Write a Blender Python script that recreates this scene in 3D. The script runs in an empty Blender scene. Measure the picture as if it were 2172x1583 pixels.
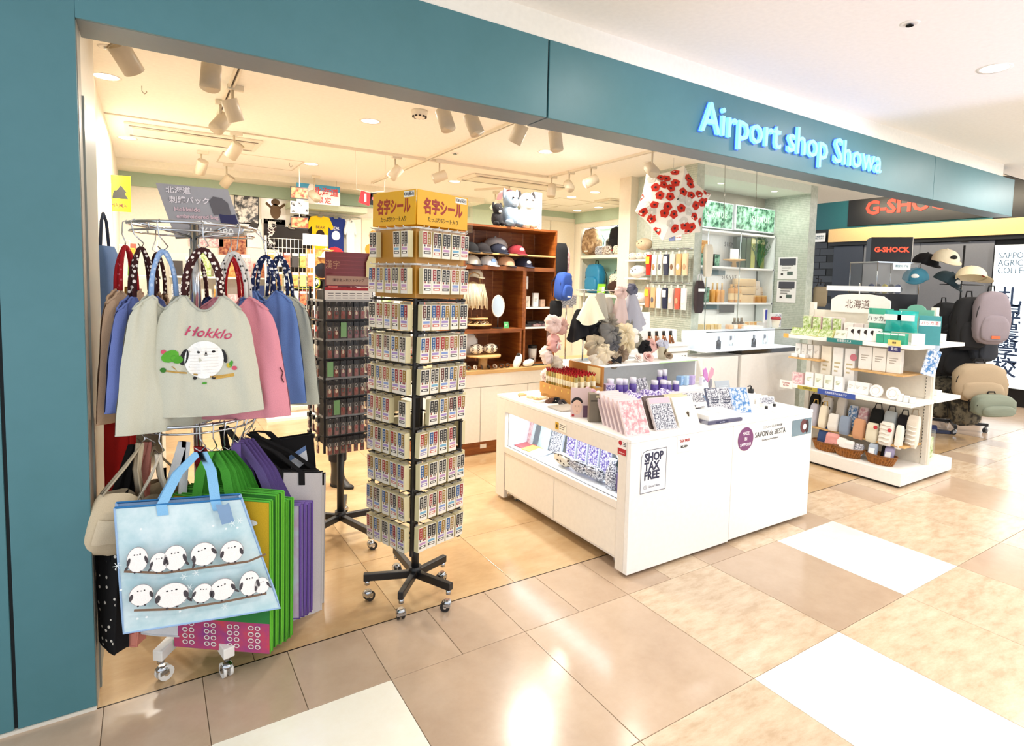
import bpy, bmesh, math, random
from mathutils import Vector, Matrix, noise
from math import sin, cos, pi, radians
D = bpy.data
SC = bpy.context.scene
COL = SC.collection
random.seed(7)

# ---------------------------------------------------------------- camera, sky, lights, exposure
cd = D.cameras.new('camera')
cam = D.objects.new('camera', cd)
COL.objects.link(cam)
SC.camera = cam
cd.sensor_width = 36
cd.lens = 20.7597
cd.shift_x = -0.029087
cd.shift_y = -0.045481
cd.clip_start = 0.02
cd.clip_end = 80
_yaw, _pit, _rol = 0.5884, -0.0737, 0.0254
_f = Vector((sin(_yaw) * cos(_pit), cos(_yaw) * cos(_pit), sin(_pit)))
_r = Vector((cos(_yaw), -sin(_yaw), 0))
_u = _r.cross(_f)
_r2 = _r * cos(_rol) + _u * sin(_rol)
_u2 = _u * cos(_rol) - _r * sin(_rol)
cam.matrix_world = Matrix(((_r2.x, _u2.x, -_f.x, 0.15863), (_r2.y, _u2.y, -_f.y, -2.46759), (_r2.z, _u2.z, -_f.z, 1.52233), (0, 0, 0, 1)))

wd = D.worlds.new('terminal_daylight')
SC.world = wd
wd.use_nodes = True
_bg = wd.node_tree.nodes['Background']
_bg.inputs['Color'].default_value = (0.86, 0.92, 1.0, 1)
_bg.inputs['Strength'].default_value = 1.3

SC.view_settings.view_transform = 'Standard'
SC.view_settings.look = 'None'
SC.view_settings.exposure = 0.22
SC.view_settings.gamma = 1
SC.view_settings.use_curve_mapping = False

WARM = (1.0, 0.955, 0.87)
COOL = (1.0, 0.95, 0.88)
def area(name, loc, size, power, col, rot=(0, 0, 0), sy=None):
    l = D.lights.new(name, 'AREA')
    l.size = size
    if sy:
        l.shape = 'RECTANGLE'
        l.size_y = sy
    l.energy = power
    l.color = col
    o = D.objects.new(name, l)
    o.location = loc
    o.rotation_euler = rot
    COL.objects.link(o)
    return o
def spot(name, loc, power, col, aim=(0, 0, -1), cone=2.4, blend=0.7, size=0.05):
    l = D.lights.new(name, 'SPOT')
    l.energy = power
    l.color = col
    l.spot_size = cone
    l.spot_blend = blend
    l.shadow_soft_size = size
    o = D.objects.new(name, l)
    o.location = loc
    o.rotation_euler = Vector(aim).to_track_quat('-Z', 'Y').to_euler()
    COL.objects.link(o)
    return o
# shop ceiling: recessed luminaires (large soft) and downlights
for x, y in ((1.5, 1.85), (3.03, 1.85), (1.75, 3.5), (3.1, 3.8), (4.78, 3.6), (0.2, 3.2)):
    area('downlight_lamp', (x, y, 2.6), 0.22, 34, WARM)
# corridor downlights, the two in view and the row they belong to
for x, w in ((2.5, 8), (4.65, 18), (6.8, 20), (9.0, 46)):
    area('corridor_downlight_lamp', (x, -0.83, 2.8), 0.2, w, COOL)
for x, w in ((1.4, 22), (3.56, 25), (5.7, 28), (8.0, 56)):
    area('corridor_downlight_lamp', (x, -2.6, 2.8), 0.25, w, COOL)
spot('concourse_uplight', (5.4, -4.0, 0.3), 300, (0.62, 0.64, 1.0), Vector((3.9, -1.05, 2.82)) - Vector((5.4, -4.0, 0.3)), 0.62, 0.5, 0.05)  # added spot out of view, stands in for daylight bounced onto the ceiling
# ---------------------------------------------------------------- materials (all procedural)
def lin(h):
    if not isinstance(h, str):
        return h
    c = [int(h[i:i + 2], 16) / 255 for i in (0, 2, 4)]
    return tuple(x / 12.92 if x <= 0.04045 else ((x + 0.055) / 1.055) ** 2.4 for x in c)
MATS = {}
def new_mat(name):
    m = D.materials.new(name)
    m.use_nodes = True
    MATS[name] = m
    nt = m.node_tree
    return m, nt, nt.nodes['Principled BSDF'], nt.nodes.new, nt.links.new
def coloured(name, rough, metal=0, grain=0.06, gscale=40, bump=0, alpha=1, emit=0, coat=0):
    """one surface finish; the colour of each piece comes from its Col attribute, broken up by a fine procedural grain"""
    m, nt, p, N, L = new_mat(name)
    a = N('ShaderNodeAttribute'); a.attribute_name = 'Col'
    nz = N('ShaderNodeTexNoise'); nz.inputs['Scale'].default_value = gscale; nz.inputs['Detail'].default_value = 3
    tc = N('ShaderNodeTexCoord'); L(tc.outputs['Object'], nz.inputs['Vector'])
    mr = N('ShaderNodeMapRange'); mr.inputs['To Min'].default_value = 1 - grain; mr.inputs['To Max'].default_value = 1 + grain
    L(nz.outputs['Fac'], mr.inputs['Value'])
    mx = N('ShaderNodeMix'); mx.data_type = 'RGBA'; mx.blend_type = 'MULTIPLY'; mx.inputs[0].default_value = 1
    L(a.outputs['Color'], mx.inputs[6]); L(mr.outputs['Result'], mx.inputs[7])
    L(mx.outputs[2], p.inputs['Base Color'])
    p.inputs['Roughness'].default_value = rough
    p.inputs['Metallic'].default_value = metal
    p.inputs['Alpha'].default_value = alpha
    p.inputs['Coat Weight'].default_value = coat
    if emit:
        L(mx.outputs[2], p.inputs['Emission Color'])
        p.inputs['Emission Strength'].default_value = emit
    if bump:
        b = N('ShaderNodeBump'); b.inputs['Strength'].default_value = bump; b.inputs['Distance'].default_value = 0.002
        L(nz.outputs['Fac'], b.inputs['Height']); L(b.outputs['Normal'], p.inputs['Normal'])
    return m
coloured('matte', 0.7)
coloured('satin', 0.4)
coloured('gloss', 0.15, coat=0.3)
coloured('cloth', 0.95, grain=0.1, gscale=300, bump=0.5)
coloured('fur', 1.0, grain=0.22, gscale=120, bump=1.0)
coloured('metal', 0.18, metal=1, grain=0.03)
coloured('film', 0.05, alpha=0.1, grain=0)
coloured('glass', 0.03, alpha=0.06, grain=0)
coloured('lamp', 0.5, emit=6, grain=0)
coloured('glow', 0.5, emit=1.6, grain=0)
coloured('screen', 0.3, emit=0.9, grain=0)
def patterned(name, kind, c1, c2, scale, size=0.3, rough=0.9, c3=None):
    m, nt, p, N, L = new_mat(name)
    tc = N('ShaderNodeTexCoord')
    mx = N('ShaderNodeMix'); mx.data_type = 'RGBA'
    mx.inputs[6].default_value = (*lin(c1), 1); mx.inputs[7].default_value = (*lin(c2), 1)
    if kind in ('dots', 'blobs'):
        v = N('ShaderNodeTexVoronoi'); v.inputs['Scale'].default_value = scale
        v.inputs['Randomness'].default_value = 0.55 if kind == 'dots' else 1
        L(tc.outputs['Object'], v.inputs['Vector'])
        lt = N('ShaderNodeMath'); lt.operation = 'LESS_THAN'; lt.inputs[1].default_value = size
        L(v.outputs['Distance'], lt.inputs[0]); L(lt.outputs[0], mx.inputs[0])
    elif kind == 'mottle':
        v = N('ShaderNodeTexNoise'); v.inputs['Scale'].default_value = scale; v.inputs['Detail'].default_value = 6; v.inputs['Roughness'].default_value = 0.65
        L(tc.outputs['Object'], v.inputs['Vector'])
        mr = N('ShaderNodeMapRange'); mr.inputs['From Min'].default_value = 0.5 - size; mr.inputs['From Max'].default_value = 0.5 + size
        L(v.outputs['Fac'], mr.inputs['Value']); L(mr.outputs['Result'], mx.inputs[0])
    elif kind == 'stripes':
        v = N('ShaderNodeTexWave'); v.inputs['Scale'].default_value = scale; v.bands_direction = 'DIAGONAL'
        L(tc.outputs['Object'], v.inputs['Vector'])
        lt = N('ShaderNodeMath'); lt.operation = 'GREATER_THAN'; lt.inputs[1].default_value = size
        L(v.outputs['Fac'], lt.inputs[0]); L(lt.outputs[0], mx.inputs[0])
    L(mx.outputs[2], p.inputs['Base Color'])
    p.inputs['Roughness'].default_value = rough
    return m
def stone(name, c1, c2, c3, rough, scale, stretch=(1, 1, 1), lo=0.35, hi=0.65):
    """polished stone: two noises, per-piece offset from the object's own random value"""
    m, nt, p, N, L = new_mat(name)
    tc = N('ShaderNodeTexCoord'); oi = N('ShaderNodeObjectInfo')
    mp = N('ShaderNodeMapping'); mp.inputs['Scale'].default_value = stretch
    L(tc.outputs['Object'], mp.inputs['Vector'])
    sc = N('ShaderNodeVectorMath'); sc.operation = 'SCALE'; sc.inputs['Scale'].default_value = 37
    cb = N('ShaderNodeCombineXYZ')
    for k in range(3): L(oi.outputs['Random'], cb.inputs[k])
    L(cb.outputs[0], sc.inputs[0])
    ad = N('ShaderNodeVectorMath'); L(mp.outputs[0], ad.inputs[0]); L(sc.outputs[0], ad.inputs[1])
    nz = N('ShaderNodeTexNoise'); nz.inputs['Scale'].default_value = scale; nz.inputs['Detail'].default_value = 8; nz.inputs['Roughness'].default_value = 0.7
    L(ad.outputs[0], nz.inputs['Vector'])
    cr = N('ShaderNodeValToRGB'); e = cr.color_ramp.elements
    e[0].position = lo; e[0].color = (*lin(c1), 1); e[1].position = hi; e[1].color = (*lin(c3), 1)
    k = e.new((lo + hi) / 2); k.color = (*lin(c2), 1)
    L(nz.outputs['Fac'], cr.inputs[0])
    mr = N('ShaderNodeMapRange'); mr.inputs['To Min'].default_value = 0.95; mr.inputs['To Max'].default_value = 1.05
    L(oi.outputs['Random'], mr.inputs['Value'])
    mx = N('ShaderNodeMix'); mx.data_type = 'RGBA'; mx.blend_type = 'MULTIPLY'; mx.inputs[0].default_value = 1
    L(cr.outputs[0], mx.inputs[6]); L(mr.outputs['Result'], mx.inputs[7])
    L(mx.outputs[2], p.inputs['Base Color'])
    p.inputs['Roughness'].default_value = rough
    return m
stone('travertine', 'bda487', 'cbb499', 'd5c2a8', 0.2, 8, (1, 2.5, 1))
stone('tan_tile', 'b39a82', 'bba38b', 'c1aa93', 0.18, 2)
stone('white_tile', 'efe8d6', 'f3eede', 'f6f2e6', 0.12, 3)
stone('shop_marble', 'ab8860', 'c3a278', 'd2b791', 0.13, 1.6, (1, 2, 1), 0.25, 0.75)
stone('wood', '74390f', '8c4c1a', '9c5c26', 0.45, 4, (1, 1, 12))
stone('pale_wood', 'c99a5c', 'd6ab6e', 'e0ba80', 0.45, 4, (1, 6, 6))
stone('mosaic', 'b4beb0', 'c2cabc', 'cdd4c8', 0.25, 30)
stone('teal_paint', '46777e', '497a82', '4c7d85', 0.42, 2)
patterned('rope_brown', 'dots', '3a0f10', 'f3e9e0', 55, 0.33)
patterned('rope_red', 'dots', 'b3141f', 'd8606a', 55, 0.22)
patterned('rope_blue', 'dots', '8fb0dd', 'b9cdea', 55, 0.3)
patterned('rope_navy', 'dots', '13234f', 'f1f1f1', 55, 0.33)
patterned('rope_grey', 'dots', 'd5d0ca', '2a2526', 55, 0.26)
patterned('star_black', 'blobs', '0c0b0d', 'efe9dc', 34, 0.2)
patterned('floral_pink', 'blobs', 'd98a78', 'b0301f', 14, 0.3)
patterned('poppy', 'blobs', 'f0ebe2', 'c4281c', 7.5, 0.4)
patterned('damask', 'mottle', 'e6dfd4', '6b4f45', 60, 0.03)
patterned('leopard', 'blobs', 'e6dcc8', '4c3a2c', 34, 0.28)
patterned('camo', 'mottle', 'c2a37e', '8c6d4f', 12, 0.06)
patterned('dark_camo', 'mottle', '2a2823', '6a6250', 16, 0.06)
patterned('lavender_print', 'mottle', 'dcd6ea', '5a4494', 75, 0.05)
patterned('ink_print', 'mottle', 'e8e8ec', '4c4e60', 110, 0.07)
patterned('forest', 'mottle', '1d4a34', '8fc0a0', 14, 0.09, 0.3)
def lit_copy(name, k=1.0):
    m = MATS[name].copy(); m.name = name + '_lit'; MATS[name + '_lit'] = m
    p = m.node_tree.nodes['Principled BSDF']; m.node_tree.links.new(p.inputs['Base Color'].links[0].from_socket, p.inputs['Emission Color']); p.inputs['Emission Strength'].default_value = k
lit_copy('forest', 0.8)
patterned('food_red', 'mottle', '7a1c12', 'cf8f5e', 26, 0.12, 0.3)
patterned('food_gold', 'mottle', 'b8601a', 'e6c070', 22, 0.15, 0.3)
patterned('rose_print', 'mottle', 'ecd9d6', 'cf969c', 34, 0.07)
patterned('cow_print', 'blobs', 'f4efe8', '2b2422', 15, 0.33)
patterned('basket', 'mottle', '6e4016', 'a8692a', 60, 0.1)
patterned('green_print', 'mottle', 'e9efcf', '86a63a', 30, 0.1)
patterned('bw_photo', 'mottle', '1d1a19', 'efe9e2', 12, 0.06, 0.3)
patterned('watercolour', 'mottle', '8d3d86', 'd24a55', 9, 0.16)
patterned('sunset_print', 'mottle', 'cfd7e8', 'cfa0c4', 6, 0.12)
patterned('snow_print', 'mottle', 'b7d7de', 'd6e9ee', 9, 0.12)
patterned('blue_splash', 'mottle', 'e6ecf4', '4a80b8', 40, 0.06)

# ---------------------------------------------------------------- mesh builder
NAMES = {}
class B:
    def __init__(s, col='ffffff', mat='matte'):
        s.v = []; s.f = []; s.c = []; s.m = []; s.sm = []
        s.col = col; s.mat = mat; s.X = None
    def at(s, loc=(0, 0, 0), rz=0, rx=0, ry=0, sc=1):
        s.X = Matrix.Translation(loc) @ Matrix.Rotation(rz, 4, 'Z') @ Matrix.Rotation(ry, 4, 'Y') @ Matrix.Rotation(rx, 4, 'X') @ Matrix.Scale(sc, 4)
        return s
    def st(s, col=None, mat=None):
        if col is not None: s.col = col
        if mat is not None: s.mat = mat
        return s
    def pv(s, p):
        p = Vector(p)
        if s.X is not None: p = s.X @ p
        s.v.append(p); return len(s.v) - 1
    def pf(s, idx, smooth=False, col=None, mat=None):
        s.f.append(tuple(idx)); s.c.append(col or s.col); s.m.append(mat or s.mat); s.sm.append(smooth)
    def box(s, x0, x1, y0, y1, z0, z1, col=None, mat=None):
        i = [s.pv(p) for p in ((x0, y0, z0), (x1, y0, z0), (x1, y1, z0), (x0, y1, z0), (x0, y0, z1), (x1, y0, z1), (x1, y1, z1), (x0, y1, z1))]
        for q in ((0, 3, 2, 1), (4, 5, 6, 7), (0, 1, 5, 4), (1, 2, 6, 5), (2, 3, 7, 6), (3, 0, 4, 7)):
            s.pf([i[k] for k in q], False, col, mat)
        return s
    def quad(s, a, b, c, d, col=None, mat=None):
        s.pf([s.pv(p) for p in (a, b, c, d)], False, col, mat); return s
    def rect(s, x0, x1, z0, z1, y, col=None, mat=None):
        return s.quad((x0, y, z0), (x1, y, z0), (x1, y, z1), (x0, y, z1), col, mat)
    def prism(s, poly, y0, y1, col=None, mat=None, smooth=False, side=None):
        """outline in x,z (counter-clockwise seen from -y), from y0 (front) to y1"""
        n = len(poly)
        a = [s.pv((x, y0, z)) for x, z in poly]; b = [s.pv((x, y1, z)) for x, z in poly]
        s.pf(a, False, col, mat); s.pf(b[::-1], False, col, mat)
        for k in range(n):
            s.pf((a[k], b[k], b[(k + 1) % n], a[(k + 1) % n]), smooth, side or col, mat)
        return s
    def slab(s, poly, z0, z1, col=None, mat=None):
        n = len(poly)
        a = [s.pv((x, y, z0)) for x, y in poly]; b = [s.pv((x, y, z1)) for x, y in poly]
        s.pf(a[::-1], False, col, mat); s.pf(b, False, col, mat)
        for k in range(n):
            s.pf((a[k], a[(k + 1) % n], b[(k + 1) % n], b[k]), False, col, mat)
        return s
    def grid(s, fn, nu, nv, col=None, mat=None, smooth=True, wrap=False, cf=None):
        ids = [[s.pv(fn(i / nu, j / nv)) for i in range(nu if wrap else nu + 1)] for j in range(nv + 1)]
        W = nu if wrap else nu + 1
        for j in range(nv):
            for i in range(nu):
                cc = cf((i + .5) / nu, (j + .5) / nv) if cf else col
                s.pf((ids[j][i], ids[j][(i + 1) % W], ids[j + 1][(i + 1) % W], ids[j + 1][i]), smooth, cc, mat)
        return s
    def lathe(s, c, prof, n=16, col=None, mat=None, sx=1, sy=1, cap=True):
        """profile of (radius, z) from bottom to top about the point c"""
        cx, cy, cz = c
        ids = [[s.pv((cx + r * sx * cos(2 * pi * k / n), cy + r * sy * sin(2 * pi * k / n), cz + z)) for k in range(n)] for r, z in prof]
        for j in range(len(prof) - 1):
            for k in range(n):
                s.pf((ids[j][k], ids[j][(k + 1) % n], ids[j + 1][(k + 1) % n], ids[j + 1][k]), True, col, mat)
        if cap:
            s.pf(ids[0][::-1], False, col, mat); s.pf(ids[-1], False, col, mat)
        return s
    def cyl(s, p0, p1, r0, r1=None, n=10, col=None, mat=None, cap=True):
        return s.tube([p0, p1], r0, n, col, mat, cap, r1)
    def tube(s, pts, r, n=6, col=None, mat=None, cap=True, r1=None, flat=1, closed=False):
        pts = [Vector(p) for p in pts]
        m = len(pts); rings = []; up = None
        for k in range(m):
            if closed: t = pts[(k + 1) % m] - pts[k - 1]
            else: t = pts[min(k + 1, m - 1)] - pts[max(k - 1, 0)]
            if t.length < 1e-9: t = Vector((0, 0, 1))
            t.normalize()
            if up is None:
                a = t.cross(Vector((0, 0, 1)))
                if a.length < 0.05: a = t.cross(Vector((0, 1, 0)))
            else:
                a = up - t * up.dot(t)
                if a.length < 1e-6: a = t.orthogonal()
            a.normalize(); up = a
            b = t.cross(a)
            rr = r if r1 is None else r + (r1 - r) * k / (m - 1)
            rings.append([s.pv(pts[k] + a * (rr * cos(2 * pi * j / n)) + b * (rr * flat * sin(2 * pi * j / n))) for j in range(n)])
        for k in range(m if closed else m - 1):
            for j in range(n):
                A, C = rings[k], rings[(k + 1) % m]
                s.pf((A[j], A[(j + 1) % n], C[(j + 1) % n], C[j]), n > 4, col, mat)
        if cap and not closed:
            s.pf(rings[0][::-1], False, col, mat); s.pf(rings[-1], False, col, mat)
        return s
    def ell(s, c, r, n=10, m=None, col=None, mat=None, wob=0, seed=0):
        m = m or max(6, n * 2 // 3)
        rx, ry, rz = (r, r, r) if isinstance(r, (int, float)) else r
        def fn(u, v):
            a, b = 2 * pi * u, -pi / 2 + pi * v
            d = Vector((cos(b) * cos(a), cos(b) * sin(a), sin(b)))
            k = 1 + (wob * noise.noise(d * 2.2 + Vector((seed, 0, 0))) if wob else 0)
            return (c[0] + rx * k * d.x, c[1] + ry * k * d.y, c[2] + rz * k * d.z)
        s.grid(fn, n, m, col, mat, True, True)
        return s
    def mesh(s, name, bevel=0):
        me = D.meshes.new(name)
        me.from_pydata([tuple(p) for p in s.v], [], s.f)
        ms = list(dict.fromkeys(s.m))
        for k in ms: me.materials.append(MATS[k])
        ix = {k: i for i, k in enumerate(ms)}
        me.polygons.foreach_set('material_index', [ix[k] for k in s.m])
        me.polygons.foreach_set('use_smooth', s.sm)
        ca = me.color_attributes.new('Col', 'FLOAT_COLOR', 'CORNER')
        buf = []
        for f, c in zip(s.f, s.c):
            buf += list((*lin(c), 1.0)) * len(f)
        ca.data.foreach_set('color', buf)
        if bevel:
            bm = bmesh.new(); bm.from_mesh(me)
            bmesh.ops.remove_doubles(bm, verts=bm.verts, dist=1e-5)
            es = [e for e in bm.edges if len(e.link_faces) == 2 and e.calc_face_angle(0) > 0.6]
            bmesh.ops.bevel(bm, geom=es, offset=bevel, segments=2, affect='EDGES', profile=0.5, clamp_overlap=True)
            bm.to_mesh(me); bm.free()
        me.update()
        return me
    def build(s, name, parent=None, bevel=0, loc=None, rz=None):
        o = D.objects.new(name, s.mesh(name, bevel))
        COL.objects.link(o)
        if parent is not None: o.parent = parent
        if loc is not None: o.location = loc
        if rz is not None: o.rotation_euler = (0, 0, rz)
        return o
def tag(o, label=None, cat=None, group=None, kind=None):
    if label: o['label'] = label
    if cat: o['category'] = cat
    if group: o['group'] = group
    if kind: o['kind'] = kind
    return o
def thing(name, label, cat, loc=(0, 0, 0), rz=0, group=None):
    o = D.objects.new(name, None)
    COL.objects.link(o)
    o.location = loc; o.rotation_euler = (0, 0, rz)
    o.empty_display_size = 0.05
    return tag(o, label, cat, group)
def dup(root, loc, rz=None, label=None, group=None, rot=None):
    r = root.copy(); COL.objects.link(r); r.location = loc
    if rz is not None: r.rotation_euler = (0, 0, rz)
    if rot is not None: r.rotation_euler = rot
    if label: r['label'] = label
    if group: r['group'] = group
    for ch in list(root.children):
        c = ch.copy(); COL.objects.link(c); c.parent = r
        for g in list(ch.children):
            d = g.copy(); COL.objects.link(d); d.parent = c
    return r
def inst(name, me, parent=None, loc=(0, 0, 0), rz=0, label=None, cat=None, group=None, kind=None, rot=None):
    o = D.objects.new(name, me); COL.objects.link(o)
    if parent is not None: o.parent = parent
    o.location = loc; o.rotation_euler = rot or (0, 0, rz)
    return tag(o, label, cat, group, kind)
def solid(col, mat='matte'):
    k = f'{mat}_{col}'
    if k not in MATS:
        m, nt, p, N, L = new_mat(k)
        nz = N('ShaderNodeTexNoise'); nz.inputs['Scale'].default_value = 30
        mr = N('ShaderNodeMapRange'); mr.inputs['To Min'].default_value = 0.97; mr.inputs['To Max'].default_value = 1.03
        mx = N('ShaderNodeMix'); mx.data_type = 'RGBA'; mx.blend_type = 'MULTIPLY'; mx.inputs[0].default_value = 1
        mx.inputs[6].default_value = (*lin(col), 1)
        L(nz.outputs['Fac'], mr.inputs['Value']); L(mr.outputs['Result'], mx.inputs[7]); L(mx.outputs[2], p.inputs['Base Color'])
        p.inputs['Roughness'].default_value = 0.5
        if mat == 'glow':
            L(mx.outputs[2], p.inputs['Emission Color']); p.inputs['Emission Strength'].default_value = 1.5
    return MATS[k]
def text(s, size, loc, parent=None, col='222222', rx=pi / 2, rz=0, align='CENTER', ext=0.0006, bold=0, sx=1, name='lettering', mat='matte', ry=0, shear=0, sp=1, ls=1):
    c = D.curves.new(name, 'FONT')
    c.body = s; c.size = size; c.align_x = align; c.align_y = 'CENTER'
    c.extrude = ext; c.resolution_u = 2; c.offset = bold; c.shear = shear; c.space_character = sp; c.space_line = ls
    c.materials.append(solid(col, mat))
    o = D.objects.new(name, c); COL.objects.link(o)
    o.location = loc; o.rotation_euler = (rx, ry, rz); o.scale = (sx, 1, 1)
    if parent is not None: o.parent = parent
    return o
def rough_pt(p, amp, sc, seed=0):
    p = Vector(p)
    return p + noise.noise_vector(p * sc + Vector((seed * 7.1, seed, 0))) * amp
def ring(r, n=16, z=0, cx=0, cy=0, a0=0, a1=2 * pi):
    full = abs(a1 - a0 - 2 * pi) < 1e-6
    m = n if full else n + 1
    return [(cx + r * cos(a0 + (a1 - a0) * k / n), cy + r * sin(a0 + (a1 - a0) * k / n), z) for k in range(m)]

TH12 = ('first', 'second', 'third', 'fourth', 'fifth', 'sixth', 'seventh', 'eighth', 'ninth', 'tenth', 'eleventh', 'twelfth')
# ---------------------------------------------------------------- setting: floors
def floor_set(name, tiles, base):
    f = B('8d7a63').box(*base).build(name)
    tag(f, kind='structure')
    cache = {}
    for (x0, x1, y0, y1, m) in tiles:
        k = (round(x1 - x0, 3), round(y1 - y0, 3), m)
        if k not in cache:
            b = B(mat=m)
            w, d = k[0] / 2 - 0.0012, k[1] / 2 - 0.0012
            b.box(-w, w, -d, d, -0.012, 0)
            cache[k] = b.mesh('tile', 0.0012)
        inst('tile', cache[k], f, ((x0 + x1) / 2, (y0 + y1) / 2, 0))
    return f
tl = []
for i in range(-3, 36):
    x = i * 0.3
    tl.append((x, x + 0.3, -0.386, 0, 'tan_tile' if i < 8 or i % 3 == 0 else 'travertine'))
Y1, Y2, Y3, Y4 = -0.386, -1.114, -1.842, -2.57
white = {(0.3, 1), (3.3, 1), (2.1, 2), (5.7, 2), (6.9, 1), (4.5, 3)}
plain = {(0.9, 1), (2.7, 1), (3.9, 2), (1.5, 1), (-0.3, 1), (5.1, 1), (3.3, 3)}
for i in range(-1, 18):
    x = round(0.3 + (i - 0) * 0.6, 2)
    for r, (a, b) in enumerate(((Y2, Y1), (Y3, Y2), (Y4, Y3)), 1):
        m = 'white_tile' if (x, r) in white else 'tan_tile' if (x, r) in plain else 'travertine'
        tl.append((x, x + 0.6, a, b, m))
floor_set('floor', tl, (-0.9, 11.1, -4.2, 0, -0.05, -0.004))
tl = []
for i in range(13):
    for j in range(9):
        tl.append((-0.12 + i * 0.6, min(-0.12 + i * 0.6 + 0.6, 7.48), 0.002 + j * 0.6, 0.602 + j * 0.6, 'shop_marble'))
floor_set('floor', tl, (-0.12, 7.48, 0.002, 5.4, -0.05, -0.004))
tl = []
for i in range(5):
    for j in range(7):
        tl.append((7.49 + i * 0.6, 8.09 + i * 0.6, 0.002 + j * 0.6, 0.602 + j * 0.6, 'tan_tile'))
floor_set('floor', tl, (7.49, 11.1, 0.002, 5.4, -0.05, -0.004))
b = B('3a3530', 'metal').box(-0.02, 7.48, -0.001, 0.003, -0.02, 0.0008)
tag(b.build('trim_1'), kind='structure')

# ---------------------------------------------------------------- teal frontage
w = B('1a2226').box(-1.6, -0.025, 0.012, 0.8, 0, 2.82).build('wall_left_front')
tag(w, kind='structure')
for x0, x1 in ((-0.227, -0.02), (-0.9, -0.237), (-1.6, -0.91)):
    B(mat='teal_paint').box(x0, x1, 0.0, 0.012, 0.012, 2.82).build('panel', w, 0.002)
B('d9d2c4').box(-1.6, -0.02, -0.004, 0.012, 0, 0.011).build('skirting', w)
B('8f8d83', 'satin').box(-0.027, -0.018, 0.014, 0.13, 0.0, 2.33).build('jamb', w)
B('868b84', 'satin').box(-0.027, -0.012, 0.13, 0.16, 0, 2.12).box(-0.027, -0.018, 0.16, 0.78, 0, 2.12).build('shutter_guide', w)
B('e9e0cc', 'satin').box(-0.027, -0.018, 0.13, 0.78, 2.12, 2.65).build('jamb', w)
f = B('151d20').box(-0.02, 7.6, 0.012, 0.19, 2.345, 2.70).build('trim_2')
tag(f, kind='structure')
for x0, x1 in ((-0.02, 1.802), (1.812, 5.864), (5.868, 7.61)):
    B(mat='teal_paint').box(x0, x1, 0.0, 0.012, 2.332, 2.705).build('panel', f, 0.002)
    B('66757e', 'satin').box(x0, x1, 0.012, 0.195, 2.332, 2.345).build('soffit_panel', f, 0.002)
B(mat='teal_paint').box(7.61, 7.622, 0.0, 0.195, 2.332, 2.705).build('end_panel', f)
w = B('f4efe4').box(-1.6, 7.33, 0.004, 0.2, 2.705, 2.86).build('wall_front')
tag(w, kind='structure')
# corridor ceiling with its recessed fittings
c = B('f6f1ea').box(-1.6, 11.5, -4.6, 0.2, 2.825, 2.95).box(7.33, 11.5, 0.2, 5.4, 3.15, 3.25).box(7.33, 11.5, 0.19, 0.2, 2.825, 3.25).build('ceiling')
tag(c, kind='structure')
def downlight(x, y, z, label, cat='light', r=0.07, group=None):
    t = thing('downlight', label, cat, (x, y, z), 0, group)
    B('f5f0e6', 'satin').lathe((0, 0, 0), [(r, -0.001), (r * 1.25, -0.004), (r * 1.25, 0.0)], 20, cap=False).build('trim_ring', t)
    B('fff1d8', 'lamp').lathe((0, 0, 0), [(r, -0.0015), (0.001, -0.0016)], 20, cap=False).build('diffuser', t)
    return t
downlight(4.256, -0.973, 2.825, 'round recessed downlight in the corridor ceiling above the shop sign end')
def sprinkler(x, y, z, label):
    t = thing('sprinkler', label, 'sprinkler', (x, y, z))
    B('f0ebe2', 'satin').lathe((0, 0, 0), [(0.035, -0.004), (0.045, -0.001), (0.045, 0)], 16).build('flange', t)
    B('4a4038', 'metal').lathe((0, 0, 0), [(0.018, -0.012), (0.018, -0.01), (0.006, -0.009), (0.006, -0.003)], 10).build('deflector', t)
sprinkler(3.267, -0.965, 2.825, 'small sprinkler in the corridor ceiling outside the shop')
# sign letters
t = thing('shop_sign', 'lit raised letters of the shop name on the teal fascia', 'sign', (2.875, -0.002, 2.47))
text('Airport shop Showa', 0.25, (0, -0.014, 0.046), t, '6fb4f0', align='LEFT', ext=0.012, bold=0.0015, mat='glow')
text('Airport shop Showa', 0.25, (0, -0.003, 0.046), t, '2f55d8', align='LEFT', ext=0.002, bold=0.006, mat='glow')  # larger blue copy paints the halo of light behind the letters

# ---------------------------------------------------------------- shop shell
c = B('fdf8ec').box(-0.12, 7.5, 0.19, 5.45, 2.65, 2.75).build('ceiling')
tag(c, kind='structure')
# line of the ceiling step and access hatches
b = B('d8ccb8').box(-0.1, 3.72, 2.83, 2.845, 2.641, 2.65)
for x0, y0, x1, y1 in ((0.75, 3.75, 1.45, 4.35), (4.7, 4.0, 5.3, 4.6), (4.6, 4.75, 5.2, 5.1)):
    for a in ((x0, x1, y0, y0 + 0.012), (x0, x1, y1, y1 + 0.012), (x0, x0 + 0.012, y0, y1), (x1, x1 + 0.012, y0, y1 + 0.012)):
        b.box(*a, 2.647, 2.65)
b.build('hatch_frame', c)
w = B('f3ecdc').box(-0.12, -0.08, 0.8, 5.45, 0, 2.65).build('wall_left'); tag(w, kind='structure')
w = B('f6efdf').box(-0.12, 5.95, 5.25, 5.4, 0, 2.65).build('wall_back'); tag(w, kind='structure')
B('f4edda').box(-0.12, 4.0, 4.78, 5.25, 2.58, 2.65).build('bulkhead', w)
B('a9bda6').box(-0.12, 4.0, 5.2, 5.25, 2.44, 2.58).build('green_band', w)
B('cfdcc4').box(1.55, 2.45, 4.95, 5.25, 2.33, 2.39).build('recess_lintel', w)
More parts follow.
